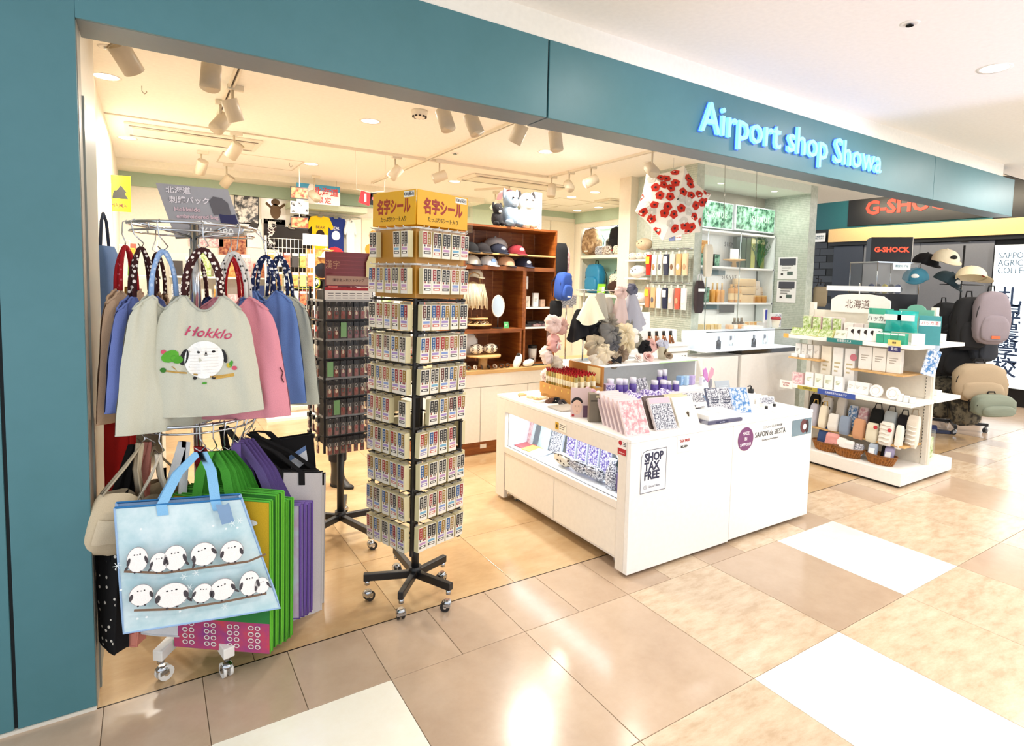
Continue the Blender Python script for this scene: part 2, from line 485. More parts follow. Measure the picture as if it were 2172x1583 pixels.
B('b5c8b2').box(4.0, 5.9, 5.235, 5.25, 2.56, 2.65).build('green_band', w)
B('c9d8bf').box(3.2, 4.9, 5.235, 5.25, 0.8, 2.56).build('green_panel', w)
for x in (4.95, 5.42): B('efe5d0', 'satin').box(x, x + 0.45, 5.225, 5.25, 0, 2.5).build('cupboard_door', w, 0.004)
w = B('f3ecdc').box(5.9, 5.95, 5.1, 5.25, 0, 2.65).box(5.9, 5.95, 2.37, 3.95, 0, 2.65).box(5.9, 5.95, 3.95, 5.1, 2.4, 2.65).box(5.9, 5.95, 3.95, 5.1, 0, 0.9).build('wall_right'); tag(w, kind='structure')
B('b5c8b2').box(5.885, 5.9, 2.4, 5.235, 2.48, 2.65).build('green_band', w)
B('a5cdbd').box(6.22, 6.24, 3.95, 5.1, 0.9, 2.4).build('recess_back', w)
for y in (3.94, 5.1): B('efe8d8').box(5.9, 6.24, y, y + .01, .9, 2.4).build('recess_side', w)
B('e8f6f0', 'lamp').box(6.0, 6.05, 4.0, 5.05, 2.385, 2.395).build('recess_light', w)
# ---------------------------------------------------------------- ceiling fittings
ZC = 2.65
def where(x, y):
    return ('front' if y < 2.4 else 'middle' if y < 3.5 else 'rear')
for x, y, l in ((1.51, 1.845, 'bright round downlight in the shop ceiling left of the smoke detector'), (3.035, 1.847, 'round downlight in the shop ceiling beside a hanging spot head'),
                (1.54, 3.83, 'round downlight above the banner near the back wall'), (3.09, 3.79, 'round downlight in the ceiling behind the yellow header board'),
                (4.78, 3.84, 'round downlight in the ceiling in front of the backpack shelves, left one of the pair'), (4.756, 3.32, 'round downlight left of the poppy umbrella, right one of the pair'),
                (4.81, 4.76, 'round downlight beside the white post above the wooden crates'), (5.71, 4.94, 'round downlight nearest the far right back corner of the shop'),
                (5.69, 4.4, 'round downlight above the backpack shelves along the right wall'), (0.036, 3.709, 'round downlight in the left part of the ceiling near the left wall'),
                (-0.02, 1.876, 'round downlight at the far left of the shop ceiling near the entrance column')):
    downlight(x, y, ZC, l, r=0.06)
sprinkler(-0.007 + 0.02, 1.312, ZC, 'sprinkler at the front left of the shop ceiling above the grey spot')
sprinkler(2.447, 2.419, ZC, 'sprinkler in the middle of the shop ceiling beside the track crossing')
sprinkler(4.0, 1.6, ZC, 'sprinkler in the shop ceiling right of the front spot heads')
t = thing('smoke_detector', 'round cream smoke detector on the shop ceiling left of two spot heads', 'detector', (1.693, 1.371, ZC))
B('efe4d0', 'satin').lathe((0, 0, 0), [(0.035, -0.045), (0.05, -0.03), (0.055, -0.012), (0.055, 0)], 20).build('body', t)
b = B('2a2522')
for k in range(10): b.at((0.036 * cos(k * pi / 5), 0.036 * sin(k * pi / 5), -0.04), k * pi / 5).box(-0.006, 0.012, -0.007, 0.007, -0.004, 0.004)
b.build('sensor_slot', t)
def track(x0, y0, x1, y1, label):
    t = thing('light_track', label, 'track', ((x0 + x1) / 2, (y0 + y1) / 2, ZC))
    L = math.hypot(x1 - x0, y1 - y0); a = math.atan2(y1 - y0, x1 - x0)
    b = B('eadfc9', 'satin').at((0, 0, 0), a).box(-L / 2, L / 2, -0.017, -0.006, -0.02, 0).box(-L / 2, L / 2, 0.006, 0.017, -0.02, 0)
    b.build('rail', t)
    B('5a4a3a').at((0, 0, 0), a).box(-L / 2, L / 2, -0.006, 0.006, -0.008, -0.001).build('slot', t)
track(0.585, 0.5, 0.6, 2.82, 'white lighting track running back from the entrance on the left')
track(2.3, 0.4, 2.37, 4.5, 'white lighting track running the full depth of the shop centre')
track(3.67, 1.0, 3.71, 2.78, 'white lighting track running back above the poppy umbrella')
track(1.3, 2.8, 3.71, 2.8, 'white lighting track crossing the shop from side to side')
track(3.52, 4.12, 3.75, 3.68, 'short lighting track near the stuffed toys on the crates')
def ac(x0, x1, y0, y1, label):
    t = thing('air_conditioner', label, 'air conditioner', ((x0 + x1) / 2, (y0 + y1) / 2, ZC))
    w, d = (x1 - x0) / 2, (y1 - y0) / 2
    B('f1e8d6', 'satin').box(-w, w, -d, d, -0.02, 0).build('casing', t, 0.006)
    B('6b5f50').box(-w * .94, w * .94, -d * .86, -d * .72, -0.0215, -0.019).box(-w * .94, w * .94, d * .72, d * .86, -0.0215, -0.019).build('air_slot', t)
    B('e6dcc8', 'satin').box(-w * .9, w * .9, -d * .6, d * .6, -0.027, -0.019).build('panel', t, 0.003)
ac(0.03, 0.98, 3.03, 3.5, 'long ceiling air conditioner panel on the left of the shop')
ac(3.02, 4.28, 3.15, 3.58, 'long ceiling air conditioner panel in front of the wooden crates')
ac(5.2, 5.75, 3.55, 3.9, 'square grey ceiling vent near the top left of the poppy umbrella')
def spotlight(x, y, z, aim, label, lit=0, ztop=None, col='cdbfa6', r=0.046, L=0.125, beam=WARM, kind='can'):
    """a spot head on a stem; aim is the direction of the beam"""
    t = thing('spotlight', label, 'spotlight', (x, y, ztop or ZC), 0)
    a = Vector(aim).normalized()
    h = (ztop or ZC) - z
    B('eadfc9', 'satin').box(-0.03, 0.06, -0.016, 0.016, -0.03, 0).build('track_adapter', t, 0.003)
    p = Vector((0, 0, -h))
    B(col, 'satin').tube([(0, 0, -0.02), (0, 0, -h + 0.05), p - a * 0.02], 0.008, 6).build('stem', t)
    b = B(col, 'satin')
    p0, p1 = p - a * L / 2, p + a * L / 2
    b.tube([p0 - a * 0.004, p0, p1, p1 - a * 0.0001], r, 20, cap=False)
    q = p0 + a * 0.006
    b.tube([q, q + a * 0.001], r * 0.97, 20)
    b.tube([p1, p1 - a * 0.03], r * 0.95, 20, cap=False, r1=r * 0.6)
    b.build('lamp_body', t)
    e = B('fff0d4', 'lamp') if lit else B('efe6d8', 'metal')
    e.tube([p1 - a * 0.03, p1 - a * 0.029], r * (0.85 if lit else 0.6), 18).build('lens', t)
    if lit:
        o = spot('spotlight_beam', Vector((x, y, ztop or ZC)) + p1 + a * 0.01, lit, beam, a, 1.9, 0.8, 0.04)
    return t
SP = 2.5
spotlight(0.095, 0.93, 2.5, (0.5, 0.55, -0.75), 'grey spot head nearest the entrance column, tilted to the right', 9)
spotlight(0.437, 0.964, 2.5, (-0.1, -0.35, -1), 'grey spot head second from the entrance column, upright', 10)
spotlight(0.6, 1.574, 2.5, (0.35, 0.2, -0.9), 'grey spot head on the left track, front one of two', 12)
spotlight(0.57, 1.96, 2.5, (-0.5, -0.5, -0.75), 'grey spot head on the left track, tilted left behind its neighbour', 12)
spotlight(0.745, 2.844, 2.5, (-0.45, 0.5, -0.8), 'small grey spot head hanging below the left air conditioner', 12)
spotlight(0.585, 3.861, 2.5, (-0.2, 0.6, -0.8), 'small grey spot head behind the left air conditioner', 11)
spotlight(0.845, 4.4, 2.47, (-0.5, 0.4, -0.75), 'pale spot head near the back wall above the grey bag sign', 0)
spotlight(1.693, 0.95, 2.5, (0.16, -0.36, -0.9), 'lit grey spot head right of the smoke detector, left one of a pair', 12)
spotlight(1.879, 0.937, 2.5, (0.25, -0.36, -0.9), 'lit grey spot head left of the track end, right one of a pair', 12)
spotlight(2.219, 0.961, 2.5, (-0.25, 0.4, -0.9), 'grey spot head just right of the centre track', 8)
spotlight(2.524, 0.961, 2.5, (0, -0.25, -1), 'upright grey spot head in front of a round downlight', 10)
spotlight(2.06, 2.864, 2.49, (-0.6, 0.1, -0.7), 'grey spot head on the cross track left of the centre crossing', 11)
spotlight(2.453, 2.767, 2.49, (-0.85, 0.25, -0.4), 'grey spot head on the cross track right of the centre crossing', 11)
spotlight(3.711, 2.737, 2.49, (-0.35, -0.35, -0.85), 'grey spot head with a glowing face above the white post', 13)
spotlight(3.704, 2.417, 2.5, (-0.35, -0.8, -0.45), 'glaring lit spot head on the right track facing the entrance', 16)
spotlight(3.696, 2.056, 2.5, (-0.9, 0.25, -0.5), 'square looking grey spot head with white edge on the right track', 11)
spotlight(3.584, 1.114, 2.46, (-0.3, -0.8, -0.5), 'glaring lit spot head in front of the poppy umbrella', 12)
spotlight(3.804, 4.12, 2.47, (-0.5, 0.3, -0.8), 'small grey spot head on the short rear track beside the toys', 11)
spotlight(1.72, 4.5, 2.42, (0.3, -0.8, -0.5), 'glaring spot head hanging in front of the banner by the back wall', 4)
# little ceiling hooks
for x, y, l in ((0.15, 1.95, 'small wire hook in the ceiling on the left near the entrance'), (1.35, 3.9, 'small wire hook in the ceiling holding the hanging price cards')):
    t = B('8a7d6a', 'metal').tube([(0, 0, 0), (0, 0, -0.03), (0.012, 0, -0.045), (0.024, 0, -0.035), (0.024, 0, -0.026)], 0.002, 5).build('ceiling_hook', loc=(x, y, ZC))
    tag(t, l, 'hook')
# ---------------------------------------------------------------- soft goods builders
WARP = {}
def warp_text(n, o):
    fn = WARP[o.name]
    M = Matrix.Translation(o.location) @ o.rotation_euler.to_matrix().to_4x4() @ Matrix.Diagonal((*o.scale, 1))
    for v in n.data.vertices:
        p = M @ v.co
        v.co = (p.x, fn(p.x, p.z) + p.y - o.location.y - 0.0015, p.z)
def decal(b, c, rx, rz, fn, col, off=0.0012, n=20, ang=0, a0=0, a1=2 * pi, mat='cloth'):
    """a printed or embroidered ellipse that lies on the surface y = fn(x, z)"""
    R = [0, 0.35, 0.7, 1.0]
    ids = []
    for r in R[1:]:
        row = []
        for k in range(n):
            a = a0 + (a1 - a0) * k / (n if abs(a1 - a0 - 2 * pi) < 1e-6 else n - 1)
            x, z = r * rx * cos(a), r * rz * sin(a)
            X, Z = c[0] + x * cos(ang) - z * sin(ang), c[1] + x * sin(ang) + z * cos(ang)
            row.append(b.pv((X, fn(X, Z) - off, Z)))
        ids.append(row)
    c0 = b.pv((c[0], fn(*c) - off, c[1]))
    full = abs(a1 - a0 - 2 * pi) < 1e-6
    for k in range(n if full else n - 1):
        k2 = (k + 1) % n
        b.pf((c0, ids[0][k], ids[0][k2]), False, col, mat)
        for j in range(2):
            b.pf((ids[j][k], ids[j + 1][k], ids[j + 1][k2], ids[j][k2]), False, col, mat)
def decal_line(b, pts, w, fn, col, off=0.001, mat='cloth'):
    for (x0, z0), (x1, z1) in zip(pts, pts[1:]):
        d = math.hypot(x1 - x0, z1 - z0) or 1
        nx, nz = -(z1 - z0) / d * w / 2, (x1 - x0) / d * w / 2
        k = max(1, int(d / 0.03))
        for i in range(k):
            q = []
            for t, sg in ((i / k, -1), ((i + 1) / k, -1), ((i + 1) / k, 1), (i / k, 1)):
                X, Z = x0 + (x1 - x0) * t + nx * sg, z0 + (z1 - z0) * t + nz * sg
                q.append((X, fn(X, Z) - off, Z))
            b.quad(*q, col, mat)
def bird(b, c, rx, rz, fn, ang=0, tail=-1, eyes=(-.28, .28), look=0):
    """round white long-tailed tit"""
    ca, sa = cos(ang), sin(ang)
    def P(x, z): return (c[0] + x * rx * ca - z * rz * sa, c[1] + x * rx * sa + z * rz * ca)
    if tail:
        decal(b, P(tail * 1.02, -.55), rx * .34, rz * .1, fn, '4a4448', 0.0008, 10, ang + tail * -.9)
    decal(b, c, rx * 1.05, rz * 1.04, fn, '9a9296', 0.001, 24, ang)
    decal(b, c, rx, rz, fn, 'fbf7f4', 0.0016, 24, ang)
    for sg in (-1, 1):
        decal(b, P(sg * .86, -.1), rx * .16, rz * .34, fn, '4a4448', 0.002, 10, ang + sg * .25)
        decal(b, P(sg * .3, -1.0), rx * .1, rz * .09, fn, '4a4448', 0.002, 8, ang)
    for e in eyes:
        decal(b, P(e + look, .42), rx * .075, rz * .06, fn, '1c1a1c', 0.0022, 8)
    decal(b, P(look, .4), rx * .06, rz * .05, fn, '1c1a1c', 0.0022, 6)
def tote_surf(W, Wt, H, T, hang, dip, shoulder, hx, seed, fold=0.019):
    def hw(v): return Wt / 2 + (W - Wt) / 2 * max(v, 0) ** 0.55
    def zt(s):
        a = abs(s)
        return -hang - (dip * (1 - (s / hx) ** 2) if a < hx else shoulder * ((a - hx) / (1 - hx)) ** 1.2)
    def yb(s, v, sg):
        e = max(0, 1 - abs(s) ** 3) ** .6
        y = T * (0.3 + 0.7 * v ** .6) * e * (1 - 0.75 * v ** 8)
        w = fold * (noise.noise(Vector((s * 3.2 + seed * 3, v * 1.3, seed))) + 0.6 * noise.noise(Vector((s * 7 + seed, v * 2.2 - s * 1.5, seed + 5)))) * e
        w += .006 * (1 - v) ** 2.5 * sin(s * 26 + seed) * min(1, abs(s) * 2.2) * e + .004 * noise.noise(Vector((s * 5 - v * 6, v * 7 + seed, seed))) * e
        return sg * (y + w + 0.002)
    def pt(s, v, sg):
        z0 = zt(s)
        return Vector((s * hw(v) + 0.006 * noise.noise(Vector((v * 3, seed, sg))), yb(s, v, sg), z0 + (-hang - H - z0) * v - 0.012 * (1 - s * s) * v ** 3))
    def front(x, z):
        v = min(1, max(0, (-hang - z) / H)); s = max(-1, min(1, x / hw(v)))
        z0 = zt(s); v = min(1, max(0, (z - z0) / (-hang - H - z0)))
        return yb(s, v, -1)
    return pt, front, zt, hw
def tote(label, loc, rz, W, H, T, col, rope, hang=0.14, seed=1, Wt=None, dip=0.05, shoulder=0.05, hx=0.42, mat='cloth', group=None, band=None, ry=0, rope_r=0.0075):
    Wt = Wt or W * 0.62
    pt, front, zt, hw = tote_surf(W, Wt, H, T, hang, dip, shoulder, hx, seed)
    t = thing('tote_bag', label, 'bag', loc, rz, group)
    t.rotation_euler = (0, ry, rz)
    b = B(col, mat)
    b.grid(lambda u, v: pt(2 * u - 1, v, -1), 22, 20)
    b.grid(lambda u, v: pt(1 - 2 * u, v, 1), 22, 20)
    b.build('body', t)
    for sg in (-1, 1):
        B(band or col, mat).tube([pt(-1 + 2 * k / 22, 0, sg) for k in range(23)], 0.0045, 6).build('hem', t)
    B(col, mat).tube([pt(-1 + 2 * k / 14, 1, 0) for k in range(15)], 0.003, 5).build('seam', t)
    for sg in (-1, 1):
        p = []
        x0 = hx * hw(0)
        for k in range(13):
            a = pi * k / 12
            q = 1 - abs(cos(a)) ** 1.5
            p.append((-cos(a) * x0 * (1 - 0.35 * q) + 0.004 * sg, sg * (T * 0.35) * (1 - q), -hang * (1 - sin(a) ** 0.85) - 0.004))
        B(mat=rope).tube(p, rope_r, 8).build('handle', t)
    return t, front
def eco(name, label, TL, TR, BR, BL, depth, face, edge, strap, hook, cat='bag', group=None, fcol='ffffff', n=None, inside=None, back=None, strap_w=0.014, s0=0.3, s1=0.62, bow=0.012):
    """a stiff shopping bag from the four corners of its front face"""
    TL, TR, BR, BL = map(Vector, (TL, TR, BR, BL))
    o = Vector(((TL + TR) / 2))
    t = thing(name, label, cat, o, 0, group)
    nrm = (TR - TL).cross(BL - TL).normalized()
    if nrm.y > 0: nrm = -nrm
    def P(u, v, d=0):
        a = TL + (TR - TL) * u; c = BL + (BR - BL) * u
        p = a + (c - a) * v
        return p - o + nrm * (bow * sin(pi * u) * sin(pi * min(1, v * .8 + .1)) * (1 - d) + bow * 0.5 * noise.noise(Vector((u * 3, v * 3, o.x * 9)))) - nrm * depth * d
    B(fcol, face).grid(lambda u, v: P(u, v), 14, 14).build('front_panel', t)
    B(back or edge, 'cloth').grid(lambda u, v: P(1 - u, v, 1), 8, 8).build('back_panel', t)
    b = B(edge, 'cloth')
    for uu in (0, 1):
        b.grid(lambda u, v: P(uu, v, u) + (TR - TL).normalized() * (0.008 * sin(pi * u) * (-1 if uu else 1) * (1 - v)), 3, 8)
    b.grid(lambda u, v: P(u, 1, v), 6, 2)
    b.build('gusset', t)
    b = B(edge, 'cloth')
    for d in (0, 1):
        b.tube([P(u, v, d) for u, v in [(0, k / 8) for k in range(9)] + [(k / 8, 1) for k in range(1, 9)] + [(1, 1 - k / 8) for k in range(1, 9)]], 0.0035, 5)
    b.build('piping', t)
    B(inside or strap, 'cloth').tube([P(k / 8, 0, 0) + Vector((0, 0, .001)) for k in range(9)], 0.004, 5).tube([P(k / 8, 0, 1) + Vector((0, 0, .001)) for k in range(9)], 0.004, 5).build('rim', t)
    h = Vector(hook) - o
    for d in (0, 1):
        a, c = P(s0, 0.08, d), P(s1, 0.08, d)
        q = nrm * (0.004 if d == 0 else -0.004)
        pts = [a + q, P(s0, 0, d) + q, P(s0, 0, d).lerp(h, .5) + Vector((-.012, 0, .01)), h + Vector((-.006, 0, -.006)), h + Vector((.006, 0, -.006)), P(s1, 0, d).lerp(h, .5) + Vector((.012, 0, .01)), P(s1, 0, d) + q, c + q]
        b = B(strap, 'cloth')
        rt = (TR - TL).normalized()
        ids = None
        for p in pts:
            row = (b.pv(p - rt * strap_w), b.pv(p + rt * strap_w))
            if ids: b.pf((ids[0], ids[1], row[1], row[0]), True)
            ids = row
        b.build('strap', t)
    return t, P
def caster(b, c, col='2a2a2c', ang=0.4, r=0.025):
    """twin-wheel caster touching z = 0 under the point c"""
    x, y, z = c
    b.at((x, y, 0), ang)
    b.st('b9bcc0', 'metal').cyl((0, 0, z), (0, 0, z - 0.02), 0.012, n=10)
    b.lathe((0.004, 0, 0), [(0.02, r + 0.012), (0.022, r + 0.02), (0.012, r + 0.03)], 10)
    b.box(-0.012, 0.02, -0.02, 0.02, r, r + 0.014)
    b.st(col, 'satin')
    for sg in (-1, 1):
        b.cyl((0.012, sg * 0.006, r), (0.012, sg * 0.017, r), r, n=14)
    b.st('e0e0e2', 'metal').cyl((0.012, -0.02, r), (0.012, 0.02, r), r * 0.35, n=8)
    b.X = None
# ---------------------------------------------------------------- the bag rack by the entrance column
RX, RY = 0.312, 0.21
rk = thing('bag_rack', 'white wheeled chrome rack of hanging bags beside the teal entrance column', 'rack', (RX, RY, 0))
B('e6e2da', 'satin').cyl((0, 0, 0.12), (0, 0, 0.2), 0.03, n=16).build('hub', rk)
for k, (x, y) in enumerate(((0.159 - RX, 0.045 - RY), (0.385 - RX, -0.07 - RY), (0.62 - RX, 0.42 - RY), (0.16 - RX, 0.5 - RY))):
    L = math.hypot(x, y); a = math.atan2(y, x)
    l = B('efece4', 'satin').at((0, 0, 0), a)
    l.quad((0, -.02, .125), (L, -.02, .085), (L, -.02, .125), (0, -.02, .17)).quad((0, .02, .17), (L, .02, .125), (L, .02, .085), (0, .02, .125))
    l.quad((0, -.02, .17), (L, -.02, .125), (L, .02, .125), (0, .02, .17)).quad((0, .02, .125), (L, .02, .085), (L, -.02, .085), (0, -.02, .125)).quad((L, -.02, .085), (L, .02, .085), (L, .02, .125), (L, -.02, .125))
    leg = l.build('leg', rk, 0.003)
    b = B(); caster(b, (x * 0.93, y * 0.93, 0.09), 'e9e6e0', 0.5 + k * 1.3, 0.028)
    b.build('caster', leg)
B('c9ccd0', 'metal').cyl((0, 0, 0.18), (0, 0, 1.72), 0.016, n=16).cyl((0, 0, 1.3), (0, 0, 1.62), 0.02, n=16).build('pole', rk)
def carousel(z, r):
    b = B('c9ccd0', 'metal').tube(ring(r, 32, z), 0.006, 8, closed=True).tube(ring(r * .97, 32, z - 0.028), 0.004, 6, closed=True)
    for k in range(4):
        a = k * pi / 2 + .5
        b.tube([(0.016 * cos(a), 0.016 * sin(a), z - .04), (r * cos(a), r * sin(a), z)], 0.005, 6)
        b.cyl((r * cos(a + .3), r * sin(a + .3), z), (r * .97 * cos(a + .3), r * .97 * sin(a + .3), z - .028), 0.003, n=6)
    b.build('ring', rk)
carousel(1.705, 0.215)
carousel(0.965, 0.21)
def hook(z, hang, out=None):
    """wire hook from the ring at height z to the bag's handle top (world)"""
    h = Vector(hang) - Vector((RX, RY, 0))
    r = 0.215 if z > 1.2 else 0.21
    a = math.atan2(h.y, h.x)
    p = Vector((r * cos(a), r * sin(a), z))
    d = Vector((cos(a), sin(a), 0))
    s = Vector((-sin(a), cos(a), 0)) * 0.018
    q = [p - d * .008 + Vector((0, 0, -.004)), p + Vector((0, 0, .008)), p + d * .012, p.lerp(h, .5) + d * .012, h + Vector((0, 0, .012)) + s, h + Vector((0, 0, -.004)), h + Vector((0, 0, .012)) - s]
    B('c4c6ca', 'metal').tube(q, 0.0024, 6).build('hook', rk)
def hang_tote(label, loc, *a, **k):
    hook(1.705, loc)
    return tote(label, loc, *a, **k)
# grey card on top
TLs, TRs, BRs, BLs = [(0.19,0.3,1.871),(0.438,0.3,1.872),(0.492,0.27,1.686),(0.251,0.27,1.661)]
sg_ = thing('rack_sign', 'grey card sign for embroidered bags standing on top of the bag rack', 'sign', (RX, RY + .07, 1.68))
o_ = Vector((RX, RY + .07, 1.68))
b = B('a3a0a3', 'satin')
v = [Vector(p) - o_ for p in (BLs, BRs, TRs, TLs)]
b.quad(*v); b.quad(*[p + Vector((0, .003, 0)) for p in v[::-1]])
for k in range(4): b.quad(v[k], v[k] + Vector((0, .003, 0)), v[(k + 1) % 4] + Vector((0, .003, 0)), v[(k + 1) % 4])
b.build('card', sg_)
B('b9bcc0', 'metal').tube([(0, -.07, .02), (0, 0, .0)], .004, 6).tube([v[0], v[1]], 0.004, 6).build('clip', sg_)
ex, ez = (v[1] - v[0]), (v[3] - v[0])
def SGP(u, w): return v[0].lerp(v[1], u).lerp(v[3].lerp(v[2], u), w) + Vector((0, -.004, 0))
tl_ = math.atan2(ex.z, ex.x)
for s, u, w, sz, col in (('北海道', .10, .88, .028, 'e9dfe2'), ('刺繍バック', .10, .70, .028, 'e9dfe2'), ('Hokkaido', .12, .53, .023, 'd9b9c0'), ('embroidered bag', .12, .40, .021, 'd9b9c0'), ('入 ¥1,980', .17, .11, .042, 'f6f4ee')):
    text(s, sz, SGP(u, w), sg_, col, ry=-tl_ + .06, align='LEFT', bold=.0006)
b = B('4b474c', 'matte')
def card_shape(b, pts, col):
    ids = [b.pv(SGP(u, w) + Vector((0, .0015, 0))) for u, w in pts]
    b.pf(ids, False, col)
card_shape(b, [(.66, .44), (.92, .44), (.93, .7), (.86, .8), (.74, .82), (.66, .72)], '625e62')
card_shape(b, [(.72, .22), (.98, .22), (.98, .46), (.9, .44), (.82, .44), (.74, .47)], '2b2a55')
b.build('bag_picture', sg_)
# upper tier
G = 'c9c8b6'
t, fr = hang_tote('light grey tote with round white bird and pink lettering, front of the upper tier', (0.325, -0.005, 1.615), -0.12, 0.39, 0.435, 0.028, G, 'rope_brown', 0.165, 3, Wt=0.24, dip=0.06, shoulder=0.055, hx=0.48, band='b5b5a8', rope_r=.009)
b = B()
decal(b, (0.0, -0.40), 0.062, 0.068, fr, 'f7f5f1', 0.003, 28)
decal(b, (-0.062, -0.39), 0.013, 0.03, fr, '2b2a2c', 0.0024, 12, -.25)
decal(b, (0.063, -0.39), 0.009, 0.026, fr, '2b2a2c', 0.0024, 12, .25)
for x in (-.018, .03): decal(b, (x, -0.372), 0.006, 0.0045, fr, '1c1a1c', 0.0042, 8)
decal(b, (0.006, -0.379), 0.012, 0.006, fr, '2a2426', 0.0042, 3, pi / 2)
for k in range(9): decal_line(b, [(-.045, -.36 - k * .011), (.045, -.36 - k * .011)], .0012, fr, 'd9d5d0', .004)
decal_line(b, [(-.12, -.437), (-.06, -.446), (.02, -.463), (.085, -.462)], .006, fr, 'b8924a', .0025)
decal_line(b, [(.03, -.468), (.095, -.46)], .012, fr, 'caa14e', .0022)
decal_line(b, [(-.1, -.42), (-.075, -.444)], .003, fr, 'a8853f', .0025)
for x in (-.03, .03): decal(b, (x, -.466), .006, .007, fr, '2b2a2c', .004, 8)
for x, z, rx, rz, a, c in ((-.105, -.385, .03, .02, .5, '5aa832'), (-.125, -.37, .009, .008, 0, 'd4556c'), (-.128, -.435, .01, .009, 0, '3c7a2c'), (.085, -.42, .006, .014, -.3, '4d9a35'), (.077, -.425, .006, .01, .4, 'cdb23c'), (.096, -.435, .009, .008, 0, 'd4556c'), (-.085, -.395, .02, .015, -.4, '4f9c2d'), (.0, -.485, .008, .004, 0, '4d9a35')):
    decal(b, (x, z), rx, rz, fr, c, .0028, 12, a)
b.build('embroidery', t)
o = text('Hokklo', .05, (0.012, -.012, -.305), t, 'c23a62', ry=.12, shear=.35, bold=.0004)
WARP[o.name] = fr
t, fr = hang_tote('light grey tote with pale blue rope handles left of the bird tote', (0.205, 0.045, 1.605), 0.42, 0.33, 0.48, 0.035, G, 'rope_blue', 0.16, 5, Wt=0.2, dip=0.05, shoulder=0.05)
t, fr = hang_tote('periwinkle blue tote with brown dotted handles between tan and grey totes', (0.14, 0.12, 1.615), 0.78, 0.32, 0.40, 0.04, '6a7ab8', 'rope_brown', 0.175, 7, Wt=0.2)
t, fr = hang_tote('tan tote with red rope handles at the left end of the upper tier', (0.092, 0.20, 1.62), 0.95, 0.32, 0.47, 0.035, 'd6b494', 'rope_red', 0.16, 9, Wt=0.2)
t, fr = hang_tote('pink tote with grey dotted handles behind the bird tote', (0.43, 0.055, 1.61), -0.38, 0.40, 0.46, 0.035, 'dc8f9b', 'rope_grey', 0.17, 11, Wt=0.24)
b = B(); decal_line(b, [(.165, -.44), (.175, -.46), (.17, -.48), (.178, -.5)], .004, fr, '5a3038', .003); b.build('embroidery', t)
t, fr = hang_tote('denim blue tote with navy dotted handles on the right of the upper tier', (0.56, 0.18, 1.605), -0.66, 0.34, 0.46, 0.035, '6482bd', 'rope_navy', 0.14, 13, Wt=0.22)
t, fr = hang_tote('light grey tote half hidden behind the denim blue tote', (0.63, 0.28, 1.61), -0.8, 0.38, 0.46, 0.03, 'c3c2b0', 'rope_navy', 0.17, 15, Wt=0.24)
t, fr = hang_tote('dark navy tote with brown dotted handles at the back of the upper tier', (0.33, 0.44, 1.6), 0.2, 0.30, 0.42, 0.035, '2c3a6a', 'rope_brown', 0.17, 17)
t, fr = hang_tote('pale pink tote with red rope handles behind the navy one', (0.46, 0.40, 1.6), -0.5, 0.30, 0.42, 0.035, 'd99aa4', 'rope_red', 0.17, 19)
t, fr = hang_tote('brown tote with dotted handles at the back left of the upper tier', (0.19, 0.40, 1.605), 1.9, 0.30, 0.42, 0.035, 'a88a70', 'rope_brown', 0.16, 21)
# lower tier
def lower_hook(p): hook(0.965, p)
BY = -0.15
TL, TR, BR, BL = [(0.052,-0.13,0.75),(0.423,-0.15,0.719),(0.546,-0.17,0.283),(0.067,-0.13,0.316)]
hk = (0.305, -0.02, 0.88); lower_hook(hk)
t, P_ = eco('shopping_bag', 'pale blue shopping bag printed with rows of small white birds, front of the lower tier', TL, TR, BR, BL, 0.05, 'snow_print', '9cbbe0', '86bde6', hk, inside='2f76b0', s0=.35, s1=.78, strap_w=.016, bow=.01)
oB = (Vector(TL) + Vector(TR)) / 2
def bagxz(p): return (p[0] - oB.x, p[2] - oB.z)
def fb(x, z): return (-.004 - .014 - .04 * max(0, min(1, (x + .24) / .5)))
b = B()
BL_ = [(0.111,-0.15,0.576),(0.033,0,0.047),(0.171,-0.15,0.554),(0.03,0,0.037),(0.216,-0.15,0.56),(0.038,0,0.048),(0.3,-0.15,0.556),(0.043,0,0.046),(0.386,-0.15,0.547),(0.041,0,0.043),(0.119,-0.15,0.453),(0.038,0,0.04),(0.205,-0.15,0.431),(0.055,0,0.047),(0.295,-0.15,0.417),(0.035,0,0.037),(0.356,-0.15,0.416),(0.044,0,0.043),(0.441,-0.15,0.418),(0.037,0,0.05),(0.48,-0.15,0.401),(0.028,0,0.034)]
for p, q, ang, tail in zip(BL_[0::2], BL_[1::2], (0, 0, 0, .3, 0, 0, 0, -.2, .2, 0, .2), (-1, -1, 1, -1, 0, 0, 1, -1, 1, 0, 1)):
    bird(b, bagxz(p), q[0] * .86, q[2] * .9, fb, ang, tail)
for pts in ([(0.074,-0.15,0.544),(0.183,-0.15,0.514),(0.321,-0.15,0.506),(0.438,-0.15,0.5),(0.494,-0.15,0.515)], [(0.098,-0.15,0.405),(0.222,-0.15,0.378),(0.358,-0.15,0.369),(0.496,-0.15,0.367)]):
    decal_line(b, [bagxz(p) for p in pts], .008, fb, '7d6350', .0004)
rs = random.Random(4)
for k in range(26):
    p = (rs.uniform(-.2, .2), rs.uniform(-.4, -.03))
    if k < 16: decal(b, p, .004, .004, fb, 'eef6f8', .0003, 6)
    else:
        for a in range(3): decal_line(b, [(p[0] - .012 * cos(a * pi / 3), p[1] - .012 * sin(a * pi / 3)), (p[0] + .012 * cos(a * pi / 3), p[1] + .012 * sin(a * pi / 3))], .0015, fb, 'eef6f8', .0003)
b.build('bird_print', t)['kind'] = 'stuff'
p = [(0.366,-0.17,0.717),(0.38,-0.17,0.724),(0.396,-0.17,0.652),(0.357,-0.17,0.648),(0.338,-0.17,0.726)]
